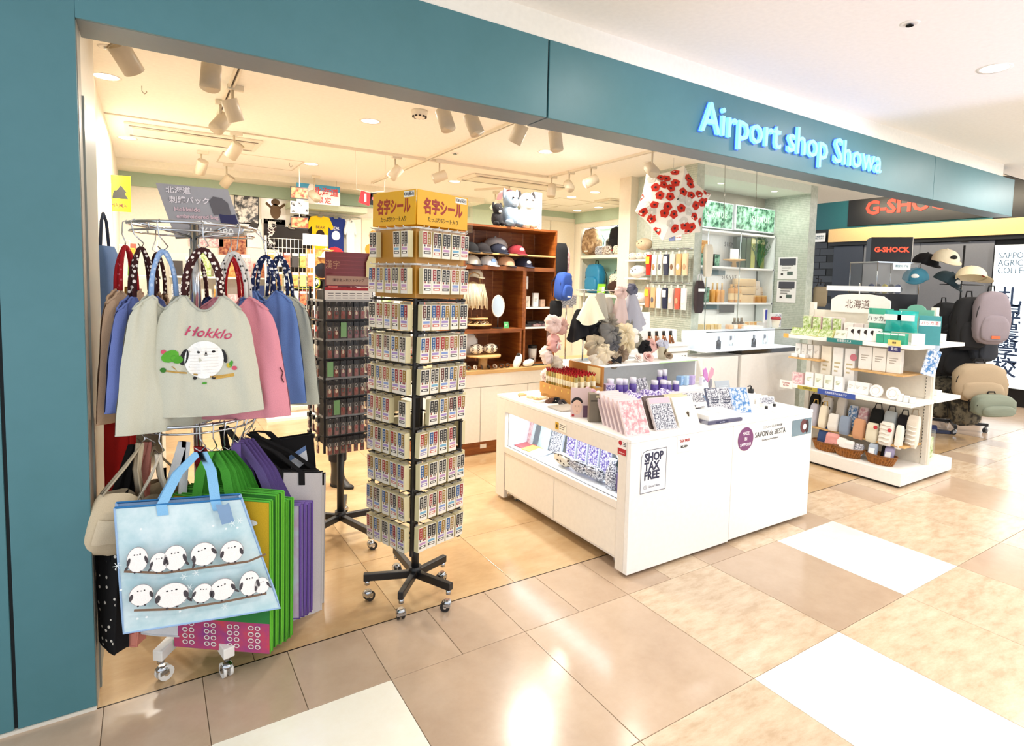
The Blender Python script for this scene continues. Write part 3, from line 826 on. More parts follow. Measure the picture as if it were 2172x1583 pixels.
b = B('7f9fc4', 'satin'); b.pf([b.pv(Vector(q) - oB + Vector((0, -.012, 0))) for q in p]); b.build('price_tag', t)
# eco bags in green piping, seen edge on
gc = ['5fb22b', '57a826', '63b52f', '4fa022', '5bb02a', '4a9a20']
E_ = [(0.52,-0.13,0.681),(0.517,-0.13,0.094),(0.546,-0.1,0.691),(0.541,-0.1,0.095),(0.573,-0.06,0.685),(0.567,-0.06,0.076),(0.595,-0.02,0.634),(0.591,-0.02,0.058),(0.623,0.02,0.623),(0.616,0.02,0.045)]
for k in range(5):
    tr, br = Vector(E_[2 * k]), Vector(E_[2 * k + 1])
    dx = Vector((-0.30, 0.20, 0.02))
    hk = (0.345 + .015 * k, 0.02 + .012 * k, 0.865 - .004 * k)
    if k % 2 == 0: lower_hook(hk)
    t, P_ = eco('shopping_bag', ['yellow shopping bag with green piping and flower border, nearest of the green edged bags', 'green edged shopping bag second behind the yellow one', 'green edged shopping bag third behind the yellow one', 'green edged shopping bag fourth behind the yellow one', 'green edged shopping bag last of the row before the purple bags'][k],
        tr + dx, tr, br, br + dx, 0.018, 'cloth', gc[k], '52b03a', hk, fcol='d2a81e' if k == 0 else '3c8a34', bow=.004, s0=.25, s1=.6, strap_w=.018)
    if k == 0:
        o = (tr + dx + tr) / 2
        b = B()
        def Q(u, v_): return P_(u, v_) + Vector((-.003, -.004, 0))
        def patch(u0, u1, v0, v1, col, mat='cloth', n=8):
            b.grid(lambda a, c_: Q(u0 + (u1 - u0) * a, v0 + (v1 - v0) * c_), n, n, col, mat)
        patch(0, 1, .62, .8, '2e7d3c'); patch(0, 1, .8, 1.0, 'ffffff', 'watercolour')
        b.build('lower_print', t)
        b = B('e9e6dc', 'cloth')
        for cx, cy, rx, rz in ((.72, .36, .1, .03), (.85, .34, .06, .025), (.8, .14, .08, .02)):
            ids = [b.pv(Q(cx + rx * cos(a), cy + rz * sin(a)) + Vector((0, -.001, 0))) for a in [2 * pi * i / 14 for i in range(14)]]
            b.pf(ids[::-1])
        ids = [b.pv(Q(u, w) + Vector((0, -.001, 0))) for u, w in ((.42, .14), (.66, .24), (.5, .33), (.36, .3))]; b.pf(ids[::-1], False, 'd6d2cc')
        b.build('cloud_print', t)
        b = B('efe9e2', 'cloth')
        for cx in (.15, .38, .62, .84):
            for j in range(4):
                for sgn in (-1, 1):
                    ids = [b.pv(Q(cx + sgn * .035 + .03 * cos(a), .96 - j * .042 + .016 * sin(a)) + Vector((0, -.002, 0))) for a in [2 * pi * i / 10 for i in range(10)]]
                    b.pf(ids[::-1])
                    ids = [b.pv(Q(cx + sgn * .035 + .02 * cos(a), .96 - j * .042 + .01 * sin(a)) + Vector((0, -.003, 0))) for a in [2 * pi * i / 8 for i in range(8)]]
                    b.pf(ids[::-1], False, 'a04a6a')
        b.build('leaf_print', t)['kind'] = 'stuff'
E_ = [(0.663,0.06,0.578),(0.661,0.06,0.091),(0.686,0.09,0.572),(0.684,0.09,0.077),(0.708,0.12,0.554),(0.704,0.12,0.063),(0.73,0.15,0.548),(0.726,0.15,0.056)]
for k in range(4):
    tr, br = Vector(E_[2 * k]), Vector(E_[2 * k + 1]); dx = Vector((-0.30, 0.14, 0.01))
    hk = (0.44 + .014 * k, 0.09 + .02 * k, 0.868)
    if k % 2 == 0: lower_hook(hk)
    eco('shopping_bag', 'purple edged shopping bag, %s of four behind the green edged bags' % ('nearest', 'second', 'third', 'rearmost')[k], tr + dx, tr, br, br + dx, 0.016, 'sunset_print' if k == 0 else 'cloth', '6b4e9e', '7a63a8', hk, fcol='9a86c0', bow=.003, strap_w=.018, s0=.3, s1=.7)
hk = (0.47, .17, .868); lower_hook(hk)
TL, TR, BR, BL = [(0.568,0.2,0.697),(0.792,0.24,0.646),(0.791,0.24,-0.084),(0.544,0.2,0.029)]
eco('shopping_bag', 'white shopping bag with crumpled face under the black folder bag', TL, TR, BR, BL, .03, 'cloth', 'cfcac6', '0d0c0e', hk, fcol='c9c4c4', s0=.2, s1=.6)
TL, TR, BR, BL = [(0.607,0.27,0.65),(0.823,0.3,0.619),(0.813,0.3,-0.049),(0.612,0.27,0.048)]
eco('shopping_bag', 'second white shopping bag with black straps behind the crumpled one', TL, TR, BR, BL, .03, 'cloth', 'bdb8b6', '0d0c0e', (0.5, .22, .87), fcol='d6d2d0', s0=.55, s1=.9)
hk = (0.52, .26, .868); lower_hook(hk)
TL, TR, BR, BL = [(0.54,0.32,0.79),(0.776,0.34,0.798),(0.79,0.34,0.618),(0.557,0.32,0.538)]
t, P_ = eco('shopping_bag', 'stiff black bag with a white price label above the white shopping bag', TL, TR, BR, BL, .03, 'cloth', '0c0b0d', '0c0b0d', hk, fcol='0c0b0d', s0=.1, s1=.35)
b = B('dfe3ea', 'satin'); b.quad(*[P_(u, w) + Vector((0, -.004, 0)) for u, w in ((.55, .75), (.86, .6), (.84, .22), (.52, .36))])
b.quad(*[P_(u, w) + Vector((0, -.005, 0)) for u, w in ((.525, .47), (.845, .33), (.84, .22), (.52, .36))], col='5d7fb5'); b.build('price_label', t)
TL, TR, BR, BL = [(0.401,0.3,0.695),(0.57,0.34,0.689),(0.586,0.34,0.264),(0.413,0.3,0.281)]
eco('shopping_bag', 'black cloth bag hanging behind the green straps', TL, TR, BR, BL, .03, 'cloth', '0f0e10', '0f0e10', (0.42, .40, .87), fcol='0f0e10')
lower_hook((0.42, .40, .87))
def slouch(label, hk, c, w, h, d, col, mat, strap, seed, lean=0, rz=0, pocket=None):
    """soft canvas shoulder bag sagging from one strap"""
    lower_hook(hk)
    t = thing('canvas_bag', label, 'bag', hk)
    C = Vector(c) - Vector(hk)
    def fn(u, v):
        a = 2 * pi * u; q = sin(pi * min(1, .12 + .88 * v) ** .8)
        k = max(0, 1 - v ** 5) ** .5; x = w / 2 * cos(a) * (.62 + .38 * sin(pi * min(1, .15 + v * .6))) * (.25 + .75 * k); y = d / 2 * sin(a) * (.4 + .6 * q) * k
        z = h / 2 - h * v - .02 * abs(cos(a)) * (1 - v)
        p = Vector((x, y, z)) + noise.noise_vector(Vector((x * 14, y * 14, z * 9 + seed))) * .012
        return C + Matrix.Rotation(rz, 3, 'Z') @ (Matrix.Rotation(lean, 3, 'Y') @ p)
    b = B(col, mat); b.grid(fn, 26, 18, wrap=True); b.build('body', t)
    b = B(strap, 'cloth')
    for sgn in (-1, 1):
        for e in (0, 1):
            p0 = fn(.5 * (sgn > 0) + (.07 if e else -.07) + .5 * 0, 0.02)
            b.tube([p0, p0.lerp(Vector((0, 0, 0)), .5) + Vector((.012 * sgn, -.012 * e, .008)), Vector((.004 * sgn, 0, -.004))], .014, 6, flat=.25)
    b.build('strap', t)
    if pocket:
        b = B(pocket, mat); b.grid(lambda u, v: fn(.62 + .3 * u, .38 + .4 * v) * 1.0 + Vector((0, -.006, 0)), 8, 8); b.build('pocket', t)
    return t
slouch('cream canvas bag slumped at the left of the pale blue bird bag', (0.127,0.04,0.92), (0.04,0.03,0.644), .17, .23, .1, 'cfbc9c', 'cloth', 'bfae92', 3, .35, .3, 'd9c7a8')
slouch('paler cream canvas bag between the slumped one and the rack pole', (0.18,0.02,0.876), (0.163,0.05,0.593), .16, .24, .08, 'c3b294', 'cloth', 'd9cdb8', 5, -.1, .1)
slouch('khaki canvas bag behind the cream canvas bags', (0.162,0.14,0.878), (0.188,0.16,0.64), .22, .2, .08, '9c8a6c', 'cloth', '9a876a', 8, -.2, 0)
TL, TR, BR, BL = [(-0.016,0.1,0.527),(0.051,0.02,0.534),(0.033,0.02,0.168),(-0.012,0.1,0.192)]
eco('cloth_bag', 'black bag with small cream stars hanging low beside the teal column', TL, TR, BR, BL, .05, 'star_black', '0c0b0d', '0c0b0d', (.1, .12, .9), fcol='0c0b0d', bow=.01)
TL, TR, BR, BL = [(0.031,0.1,0.498),(0.119,0.05,0.497),(0.098,0.05,0.161),(0.026,0.1,0.179)]
eco('cloth_bag', 'salmon floral bag hanging between the black star bag and the bird bag', TL, TR, BR, BL, .05, 'floral_pink', 'd98a78', 'd98a78', (.14, .14, .9), bow=.012)
TL, TR, BR, BL = [(0.104,0.06,0.461),(0.28,0.06,0.417),(0.273,0.06,0.167),(0.113,0.06,0.199)]
t, P_ = eco('cloth_bag', 'plain white bag whose lower edge hangs below the bird bag', TL, TR, Vector(BR) + Vector((-.005, 0, -.03)), BL, .04, 'cloth', 'd5d6d8', 'd5d6d8', (.26, .08, .9), fcol='dcdee0', bow=.012)
TL, TR, BR, BL = [(0.01,0.3,0.96),(0.089,0.26,0.96),(0.075,0.26,0.647),(0.006,0.3,0.609)]
eco('cloth_bag', 'bright red bag hanging behind the tan tote at the far left', TL, TR, BR, BL, .04, 'cloth', 'c01a14', 'c01a14', (.13, .3, .965), fcol='cf2018', bow=.015)
TL, TR, BR, BL = [(0.306,0.16,0.675),(0.404,0.16,0.657),(0.399,0.16,0.482),(0.311,0.16,0.502)]
eco('cloth_bag', 'small dark red bag with dotted cord behind the bird bag straps', TL, TR, BR, BL, .05, 'cloth', '9a1c26', '9a1c26', (.31, .1, .87), fcol='a81f2a')
# ---------------------------------------------------------------- the sticker spinner
rs = random.Random(11)
def sticker_pack(k, w=0.05, h=0.124, d=0.026):
    r = random.Random(40 + k)
    b = B('d3c79c', 'satin')
    b.box(-w / 2, w / 2, -d, 0, -h, -0.012)
    b.box(-w / 2, w / 2, -d * .3, -d * .3 + .001, -0.012, 0.0, 'f2f2f0', 'film')
    y = -d - .0006
    b.rect(-w / 2 + .001, w / 2 - .001, -h + .001, -0.013, y, 'e6dfd0', 'satin')
    y -= .0005
    cols = r.choice([('8c141c', '171412'), ('1d4f82', '8f6a14'), ('171412', '9a2018'), ('8f6a14', '171412'), ('5a241c', '171412'), ('171412', '171412'), ('9a2018', '8f6a14'), ('1d4f82', '8c141c')])
    for s, c in zip((-.011, .011), cols):
        b.rect(s - .0095, s + .0095, -0.068, -0.016, y, c)
        for j in range(4):
            z = -0.023 - j * .0115
            b.rect(s - .0035, s + .0035, z - .006, z, y - .0004, 'e8e0d0')
            b.rect(s - .002, s + .002, z - .0045, z - .0015, y - .0007, c)
    for s in (-.013, .004, .014): b.rect(s - .004, s + .004, -.078, -.069, y, r.choice(['8a3a34', '4a4a50', '8f7a5c']))
    b.rect(-.018, .018, -.093, -.083, y, r.choice(['7d93c4', '9a84b8', '6fa3bd', 'b58ab0']))
    b.rect(-.018, .018, -.109, -.098, y, r.choice(['b087a8', '8a7aa8', 'c46a5a', '6e9ab8', '3a3434']))
    b.rect(-.012, .012, -.106, -.101, y - .0004, 'efe8dc')
    return b.mesh('sticker_pack')
PACKS = [sticker_pack(k) for k in range(9)]
CX, CY, TH = 1.196, 0.131, 0.317
sp = thing('sticker_spinner', 'tall four sided black spinner rack of cream sticker packs with yellow header boards', 'rack', (CX, CY, 0), TH)
sp.rotation_euler = (0, 0.008, TH)
HW = 0.142
b = B('141416', 'satin')
b.cyl((0, 0, 0.11), (0, 0, 0.32), 0.018, n=12).cyl((0, 0, .12), (0, 0, .155), .03, n=12).build('pole', sp)
for k, (x, y) in enumerate(((0.975, 0.215), (1.062, -0.036), (1.29, -0.075), (1.385, 0.205), (1.202, 0.42))):
    v = Matrix.Rotation(-TH, 2) @ Vector((x - CX, y - CY)); L = v.length; a = math.atan2(v.y, v.x)
    leg = B('141416', 'satin').at((0, 0, 0), a).box(0, L, -.013, .013, .1, .135).build('leg', sp, .003)
    b = B(); caster(b, (v.x * .93, v.y * .93, .1), '1c1c1e', 1.1 * k, .023); b.build('caster', leg)
for sx, sy in ((-1, -1), (1, -1), (1, 1), (-1, 1)):
    B('121214', 'satin').box(sx * HW - .006, sx * HW + .006, sy * HW - .006, sy * HW + .006, .294, 1.44).build('post', sp)
B('b57f28', 'satin').box(-HW, HW, -HW, HW, 1.44, 1.75).build('board_core', sp, .002)
B('2a2623').cyl((0, 0, .3), (0, 0, 1.5), .012, n=8).box(-HW, HW, -.004, .004, .3, .306).box(-.004, .004, -HW, HW, .3, .306).build('core_pole', sp)
FACES = (('left', (-HW, 0), -pi / 2), ('right', (0, -HW), 0), ('back', (HW, 0), pi / 2), ('rear', (0, HW), pi))
ROWZ = [1.735, 1.578] + [1.42 - k * 0.1405 for k in range(8)]
miss = {('left', 0): (1, 2), ('left', 5): (3,), ('right', 5): (0,), ('right', 6): (4,), ('back', 0): (0, 1, 2, 3, 4), ('rear', 0): (0, 1, 2, 3, 4)}
NTH = ('first', 'second', 'third', 'fourth', 'fifth', 'sixth', 'seventh')
ORD = ('top', 'second', 'third', 'fourth', 'fifth', 'sixth', 'seventh', 'eighth', 'ninth', 'bottom')
MSP = Matrix.Translation((CX, CY, 0)) @ Matrix.Rotation(TH, 4, 'Z') @ Matrix.Rotation(.008, 4, 'Y')
for side, (fx, fy), fr_ in FACES:
    F = Matrix.Translation((fx, fy, 0)) @ Matrix.Rotation(fr_, 4, 'Z')
    for r, z in enumerate(ROWZ):
        b = B('121214' if r > 1 else 'd9d5cf', 'satin')
        b.X = F
        b.box(-HW, HW, -.006, 0, z + .006, z + .014)
        for k in range(5):
            x = (k - 2) * .056
            b.tube([(x, -.004, z + .01), (x, -.045, z + .01), (x, -.048, z + .016)], .0022, 5)
        b.build('peg_bar', sp)
        if side in ('back', 'rear') and not (2 <= r <= 9): continue
        for k in range(5):
            if k in miss.get((side, r), ()) : continue
            if side in ('back', 'rear') and rs.random() < .1: continue
            x = (k - 2) * .056 + rs.uniform(-.002, .002)
            M = MSP @ F @ Matrix.Translation((x, -.012, z + .006)) @ Matrix.Rotation(rs.uniform(-.02, .05), 4, 'X') @ Matrix.Rotation(rs.uniform(-.1, .06), 4, 'Z')
            q = inst('sticker_pack', PACKS[rs.randrange(9)], None, M.to_translation(), 0,
f'cream sticker pack, {ORD[r]} row, {NTH[k]} from left, {dict(left="left face", right="right face", back="hidden right face", rear="hidden left face")[side]} of yellow topped spinner', 'sticker pack', 'sticker packs on the yellow topped spinner', rot=M.to_euler())
    hd = B('e2a912', 'satin'); hd.X = F
    hd.box(-HW - .006, HW + .006, -.012, -.009, 1.757, 1.905)
    hd.build('header_board', sp)
    loc = F @ Vector((0, -.0125, 0))
    text('名字シール', .07, (loc.x, loc.y, 1.835), sp, '9a2418', rz=fr_, bold=.0026, sx=.66)
    text('たっぷり5シート入り', .024, (loc.x, loc.y, 1.783), sp, '3a2a12', rz=fr_, sx=.8)
    lp = B('f5f2ea'); lp.X = F; lp.rect(.07, .14, 1.874, 1.9, -.0128); lp.build('price_slip', sp)
    loc = F @ Vector((.105, -.0133, 0)); text('¥385(税込)', .019, (loc.x, loc.y, 1.887), sp, '222222', rz=fr_, sx=.75)
b = B('f4f2ec', 'film'); b.X = Matrix.Translation((HW, 0, 0)) @ Matrix.Rotation(pi / 2, 4, 'Z')
b.prism([(-.15, 1.75), (.15, 1.75), (.15, 1.85)] + [(.09 + .06 * cos(a), 1.85 + .06 * sin(a)) for a in (.4, .8, 1.2, pi / 2)] + [(-.09 + .06 * cos(a), 1.85 + .06 * sin(a)) for a in (pi / 2, 2, 2.4, 2.8)] + [(-.15, 1.85)], -.045, -.043)
b.build('rounded_header', sp)
# ---------------------------------------------------------------- the keychain spinner
def keychain(k, w=.033, h=.096, green=False):
    r = random.Random(70 + k)
    b = B('b8b4b0', 'film')
    b.box(-w / 2, w / 2, -.012, 0, -h, -.022)
    b.box(-w / 2, w / 2, -.013, -.0005, -.024, 0, '17161a', 'satin')
    b.rect(-.003, .003, -.011, -.006, -.0135, 'cfcac4')
    if green:
        b.box(-w / 2, w / 2, -.015, -.013, -h + .01, -.004, '6f9a66', 'satin')
        b.rect(-w / 2 + .002, w / 2 - .002, -.086, -.08, -.0155, 'dfe6d4')
    else:
        c = r.choice(['6a1a1e', '3a1416', '7d3a30', '511a1c'])
        b.box(-.011, .011, -.009, -.003, -h + .004, -.05, c, 'gloss')
        b.ell((0, -.006, -.062), (.009, .005, .014), 8, 6, r.choice(['8a2a2a', '2a1a1a', 'c9b9a0']), 'gloss')
        b.tube([(0, -.006, -.026), (.007, -.006, -.036), (.005, -.006, -.048), (-.006, -.006, -.047), (-.007, -.006, -.034), (0, -.006, -.026)], .0016, 5, 'd8d5d0', 'metal')
        b.rect(-.008, .008, -h + .006, -h + .018, -.0095, r.choice(['d9d2c8', '2a2222', '8c3a34']))
    return b.mesh('keychain_pack')
KEYS = [keychain(k) for k in range(5)] + [keychain(9, green=True)]
KX, KY, KW = 1.085, 1.03, 0.133
ks = thing('keychain_spinner', 'black spinner rack of dark red keychains with a maroon sign behind the sticker spinner', 'rack', (KX, KY, 0), .06)
B('161618', 'satin').cyl((0, 0, .09), (0, 0, .56), .02, n=12).cyl((0, 0, .1), (0, 0, .14), .032, n=12).build('pole', ks)
for k in range(5):
    a = -1.35 + k * 2 * pi / 5
    leg = B('161618', 'satin').at((0, 0, 0), a).box(0, .33, -.014, .014, .085, .12).build('leg', ks, .003)
    b = B(); caster(b, (.31 * cos(a), .31 * sin(a), .085), '1c1c1e', k, .023); b.build('caster', leg)
for sx, sy in ((-1, -1), (1, -1), (1, 1), (-1, 1)):
    B('121214', 'satin').box(sx * KW - .006, sx * KW + .006, sy * KW - .006, sy * KW + .006, .54, 1.47).build('post', ks)
B('2a2729').box(-KW + .03, KW - .03, -KW + .03, KW - .03, .56, 1.45).build('core_panel', ks)
KORD = ('top', 'second', 'third', 'fourth', 'fifth', 'sixth', 'seventh', 'bottom')
for side, (fx, fy), fr_ in (('front', (0, -KW), 0), ('left', (-KW, 0), -pi / 2), ('right', (KW, 0), pi / 2)):
    F = Matrix.Translation((fx, fy, 0)) @ Matrix.Rotation(fr_, 4, 'Z')
    for r in range(8):
        z = 1.385 - r * .1085
        b = B('121214' if r % 2 else 'a8a6a4', 'satin'); b.X = F
        b.box(-KW, KW, -.004, .002, z + .003, z + .014)
        for k in range(7 if side == 'front' else 3):
            x = (k - 3) * .037 if side == 'front' else (k - 1) * .085
            b.tube([(x, -.002, z), (x, -.03, z), (x, -.033, z + .006)], .0018, 5)
        b.build('peg_bar', ks)
        for k in range(7 if side == 'front' else 3):
            x = (k - 3) * .037 if side == 'front' else (k - 1) * .085
            M = Matrix.Translation((KX, KY, 0)) @ Matrix.Rotation(.06, 4, 'Z') @ F @ Matrix.Translation((x, -.016, z + .002)) @ Matrix.Rotation(rs.uniform(-.12, .12), 4, 'Z')
            g = side == 'front' and (r, k) in ((1, 2), (3, 0), (5, 1))
            inst('keychain_pack', KEYS[5] if g else KEYS[rs.randrange(5)], None, M.to_translation(), 0,
f'{"green keychain card" if g else "dark red keychain pack"}, {KORD[r]} row, {NTH[k]} from left, {side} of black keychain spinner', 'keychain', 'keychain packs on the black spinner', rot=M.to_euler())
B('e4e0da').box(-KW, KW, -KW - .008, -KW - .004, 1.4, 1.47).build('label_card', ks)
b = B('9c1f2a').rect(-KW, KW, 1.452, 1.47, -KW - .0085)
for k in range(6):
    for j in range(3): b.rect(-.115 + k * .04, -.085 + k * .04, 1.408 + j * .013, 1.412 + j * .013, -KW - .0085, '6a6668')
b.build('label_print', ks)
pb = B('74303a', 'satin').box(-.125, .14, -.125, -.118, 1.475, 1.665).build('sign_board', ks)
B('a8897a').rect(-.12, .135, 1.482, 1.532, -.1258).build('sign_strip', ks)
b = B('8a4650')
for k in range(5): b.rect(-.12, .135, 1.55 + k * .022, 1.553 + k * .022, -.1257)
b.build('sign_grain', ks)
text('漢字', .05, (-.085, -.1262, 1.59), ks, 'b98a70', sx=.8)
text('漢字名入れストラップ', .018, (.005, -.1262, 1.508), ks, '4a2a24')
B('d08a3c').lathe((0, 0, 0), [(.001, 0), (.016, 0)], 14, cap=False).at().build('seal', ks).location = (-.1, -.1262, 1.545)
b = B('d9cf9a', 'satin').prism([(.1, 1.53), (.15, 1.52), (.165, 1.6), (.15, 1.66), (.125, 1.67), (.1, 1.61)], -.14, -.136)
b.build('hang_tag', ks)
# boot behind the spinner
t = thing('boot', 'dark boot and trouser leg standing behind the keychain spinner', 'boot', (1.288,1.874,0), .5)
B('2a2724', 'satin').at(sc=1).grid(lambda u, v: (.045 * cos(2 * pi * u) * (1 + .1 * sin(v * 9)), .05 * sin(2 * pi * u) + (.0 if v > .25 else -.03 * (1 - v * 4)) * max(0, -sin(2 * pi * u)) * 3, .012 + .2 * v), 14, 10, wrap=True).build('upper', t)
B('151413').slab([(.05 * cos(a), .055 * sin(a) - (.1 if sin(a) < -.2 else 0) * -sin(a)) for a in [2 * pi * k / 20 for k in range(20)]], 0, .018).build('sole', t, .003)
B('1f1d22', 'cloth').grid(lambda u, v: (.06 * cos(2 * pi * u) * (1 + .15 * v), .065 * sin(2 * pi * u) * (1 + .15 * v), .19 + .36 * v), 14, 8, wrap=True).build('trouser_leg', t)
# ---------------------------------------------------------------- white kiosk
ki = thing('display_counter', 'low white rolling display counter with lit side recess in front of the shop', 'counter', (2.19, -0.27, 0))
W_, D_, H_ = 1.6, 1.39, 0.735
b = B('f6f4ef', 'satin').box(0, 0.8, 0, 0.03, .02, H_ - .0205).build('front_panel', ki, .003)
B('f6f4ef', 'satin').box(0.803, W_, 0, 0.03, .028, H_ - .0205).build('front_panel', ki, .003)
b = B('ece4d8', 'satin').box(0, .5, .0305, .095, .02, H_ - .0205).build('corner_pillar', ki, .003)
b = B('ece4d8', 'satin').box(0, .03, 1.275, 1.39, .02, H_ - .0205).box(.03, W_, 1.36, 1.39, .02, H_ - .0205).build('rear_panel', ki, .003)
B('ece4d8', 'satin').box(0.0, .03, .095, 1.275, .628, H_ - .0205).build('side_rail', ki, .002)
B('ece4d8', 'satin').box(0.0, .03, .095, 1.275, .345, .388).build('side_rail', ki, .002)
for y0, y1 in ((.1, .675), (.681, 1.27)):
    B('efe7da', 'satin').box(0.006, .024, y0, y1, .082, .342).build('cabinet_door', ki, .002)
B('f6f4ef', 'satin').box(0.024, W_, .03, 1.36, .06, .08).box(W_ - .02, W_, .03, 1.36, .08, H_ - .0205).build('carcass', ki)
B('f8f7f3', 'satin').box(-.001, W_ + .002, -.001, D_ + .002, H_ - .02, H_).build('counter_top', ki, .003)
B('eef3f8', 'satin').box(0.02, .45, .095, 1.275, .375, .388).build('recess_floor', ki)
B('eef3f8', 'satin').box(0.44, .46, .095, 1.275, .388, .63).build('recess_back', ki)
for y in (1.27, .09): B('eef3f8', 'satin').box(0.03, .44, y, y + .012, .388, .63).build('recess_side', ki)
B('e9f3ff', 'glow').box(0.045, .06, .12, 1.25, .62, .627).build('light_strip', ki)
area('counter_strip_lamp', (2.19 + .07, .42, .615), .02, 2.2, (.86, .94, 1.0), sy=1.1)
for x, y in ((.08, .16), (.08, 1.22), (1.5, .16), (1.5, 1.22)):
    b = B(); caster(b, (x, y, .06), '8a8880', .6, .02); b.build('caster', ki)
# stickers on the counter
def card(name, label, cat, loc, w, h, col='ffffff', rz=0, th=.0015, grp=None, mat='gloss'):
    t = thing(name, label, cat, loc, rz, grp)
    B(col, mat).box(-w / 2, w / 2, -th, 0, -h / 2, h / 2).build('sheet', t)
    return t
YF = -0.2705
t = card('tax_free_sticker', 'SHOP TAX FREE sticker with dark outline on the front of the white counter', 'sticker', (2.354, YF, .553), .18, .225)
b = B('2b2d4a')
o_ = [(-.09, -.1125), (.09, -.1125), (.09, .1125), (-.055, .1125), (-.078, .104), (-.09, .08)]
for p, q in zip(o_, o_[1:] + o_[:1]):
    d = Vector((q[0] - p[0], q[1] - p[1])).normalized() * .0014; n = Vector((-d.y, d.x))
    b.quad(*[(v.x, -.0021, v.y) for v in (Vector(p) - d - n, Vector(q) + d - n, Vector(q) + d + n, Vector(p) - d + n)])
b.build('outline', t)
for s, z in (('SHOP', .073), ('TAX', .024), ('FREE', -.025)):
    text(s, .062, (-.068, -.0022, z), t, '2b2d4a', align='LEFT', bold=.0022, sx=.86)
text('Global Blue', .018, (-.036, -.0022, -.083), t, '8a8c98', align='LEFT')
B('8a8c98').tube([(-.056 + p[0], -.002, -.083 + p[1]) for p in ring(.011, 14)], .0014, 4, closed=True).tube([(-.056 + p[0], -.002, -.083 + p[1]) for p in ring(.005, 10)], .001, 4, closed=True).build('emblem', t)
t = card('price_card', 'small card reading TAX FREE with a yen amount on the white counter front', 'sign', (2.58, YF, .665), .11, .088, 'f7f4ee')
text('TAX FREE', .02, (0, -.0022, .018), t, 'b02a2a', bold=.0006, sx=.9); text('¥5,500+', .019, (0, -.0022, -.014), t, '2a2a2a', bold=.0004, sx=.9)
t = thing('round_sticker', 'round purple sticker reading MADE IN SAPPORO on the counter front', 'sticker', (3.105, YF, .625))
B('76356f', 'gloss').tube([(0, -.0015, 0), (0, 0, 0)], .071, 36).build('disc', t)
for s, z in (('MADE', .033), ('IN', 0), ('SAPPORO', -.034)): text(s, .027, (0, -.002, z), t, 'f4e9f2', bold=.0004, sx=.85)
t = thing('brand_lettering', 'printed soap maker name on the counter front beside the purple sticker', 'lettering', (3.345, YF, .632))
text('SAVON de SIESTA', .047, (0, -.0008, .002), t, '2c2c2e', sx=.83, ext=.0004); text('ここちよいくらしのための石鹸', .017, (.02, -.0008, .042), t, '6a6a6c', sx=.8, ext=.0004); text('Specialty soap from Hokkaido', .015, (0, -.0008, -.035), t, '6a6a6c', sx=.9, ext=.0004)
t = card('photo_card', 'blue grey photo of cupped hands at the right end of the counter front', 'picture', (3.672, YF, .632), .212, .105, '6d8794')
b = B('6a3a3a'); b.prism([(.02 + .038 * cos(a), .005 + .045 * sin(a)) for a in [2 * pi * k / 16 for k in range(16)]], -.0022, -.002); b.prism([(.03 + .02 * cos(a), .0 + .02 * sin(a)) for a in [2 * pi * k / 12 for k in range(12)]], -.0028, -.0026, 'efe3e0')
b.prism([(.055 + .02 * cos(a), .0 + .045 * sin(a)) for a in [2 * pi * k / 12 for k in range(12)]], -.0026, -.0024, '3e2526'); b.build('hands_print', t)
def side_card(name, label, y, z, w, h, col):
    return card(name, label, 'sticker', (2.1895, y, z), w, h, col, -pi / 2)
t = side_card('camera_sticker', 'yellow and white security sticker above the lit recess of the counter', .345, .668, .115, .05, 'f6f2e4')
B('d8a92c').rect(-.055, -.018, -.022, .022, -.0019).rect(-.045, -.03, -.012, .008, -.0023, '5a4010').build('pictogram', t)
b = B('4a4a48')
for k in range(3): b.rect(-.01, .048 - k * .008, .012 - k * .012, .016 - k * .012, -.0019)
b.build('print', t)
t = side_card('tax_free_label', 'small red and white tax free label at the corner above the recess', -.205, .683, .066, .082, 'f6f2ee')
B('b21f2a').rect(-.033, .033, -.041, -.008, -.0019).prism([(-.014 + .014 * cos(a), .02 + .013 * sin(a)) for a in [2 * pi * k / 14 for k in range(14)]], -.0022, -.0019).build('emblem', t)
b = B('3a3a3a')
for k in range(3): b.rect(.006, .028, .024 - k * .009, .028 - k * .009, -.0019)
b.build('print', t); text('5,500 yen', .011, (0, -.0022, -.03), t, 'f4dede')
# ---------------------------------------------------------------- small goods
def pack(name, label, cat, loc, w, h, d, face=None, col='f4f2ee', rz=0, rx=0, group=None, head=None, fmat='satin', ry=0, strip=None, fcol='ffffff'):
    """a flat packet or box standing on its lower edge at loc; front towards local -y"""
    t = thing(name, label, cat, loc, rz, group)
    t.rotation_euler = (rx, ry, rz)
    B(col, 'satin').box(-w / 2, w / 2, 0, d, 0, h).build('body', t, min(.003, d * .2))
    if face:
        B(fcol, face).rect(-w * .46, w * .46, h * .04, h * (.8 if head else .96), -.0008).build('printed_face', t)
    if head:
        B(head, fmat).rect(-w * .46, w * .46, h * .82, h * .97, -.0008).build('header', t)
    if strip:
        b = B(strip, 'satin')
        for k in range(3): b.rect(-w * .3, w * (.3 - .12 * k), h * (.6 - .1 * k), h * (.64 - .1 * k), -.0014)
        b.build('print', t)
    return t
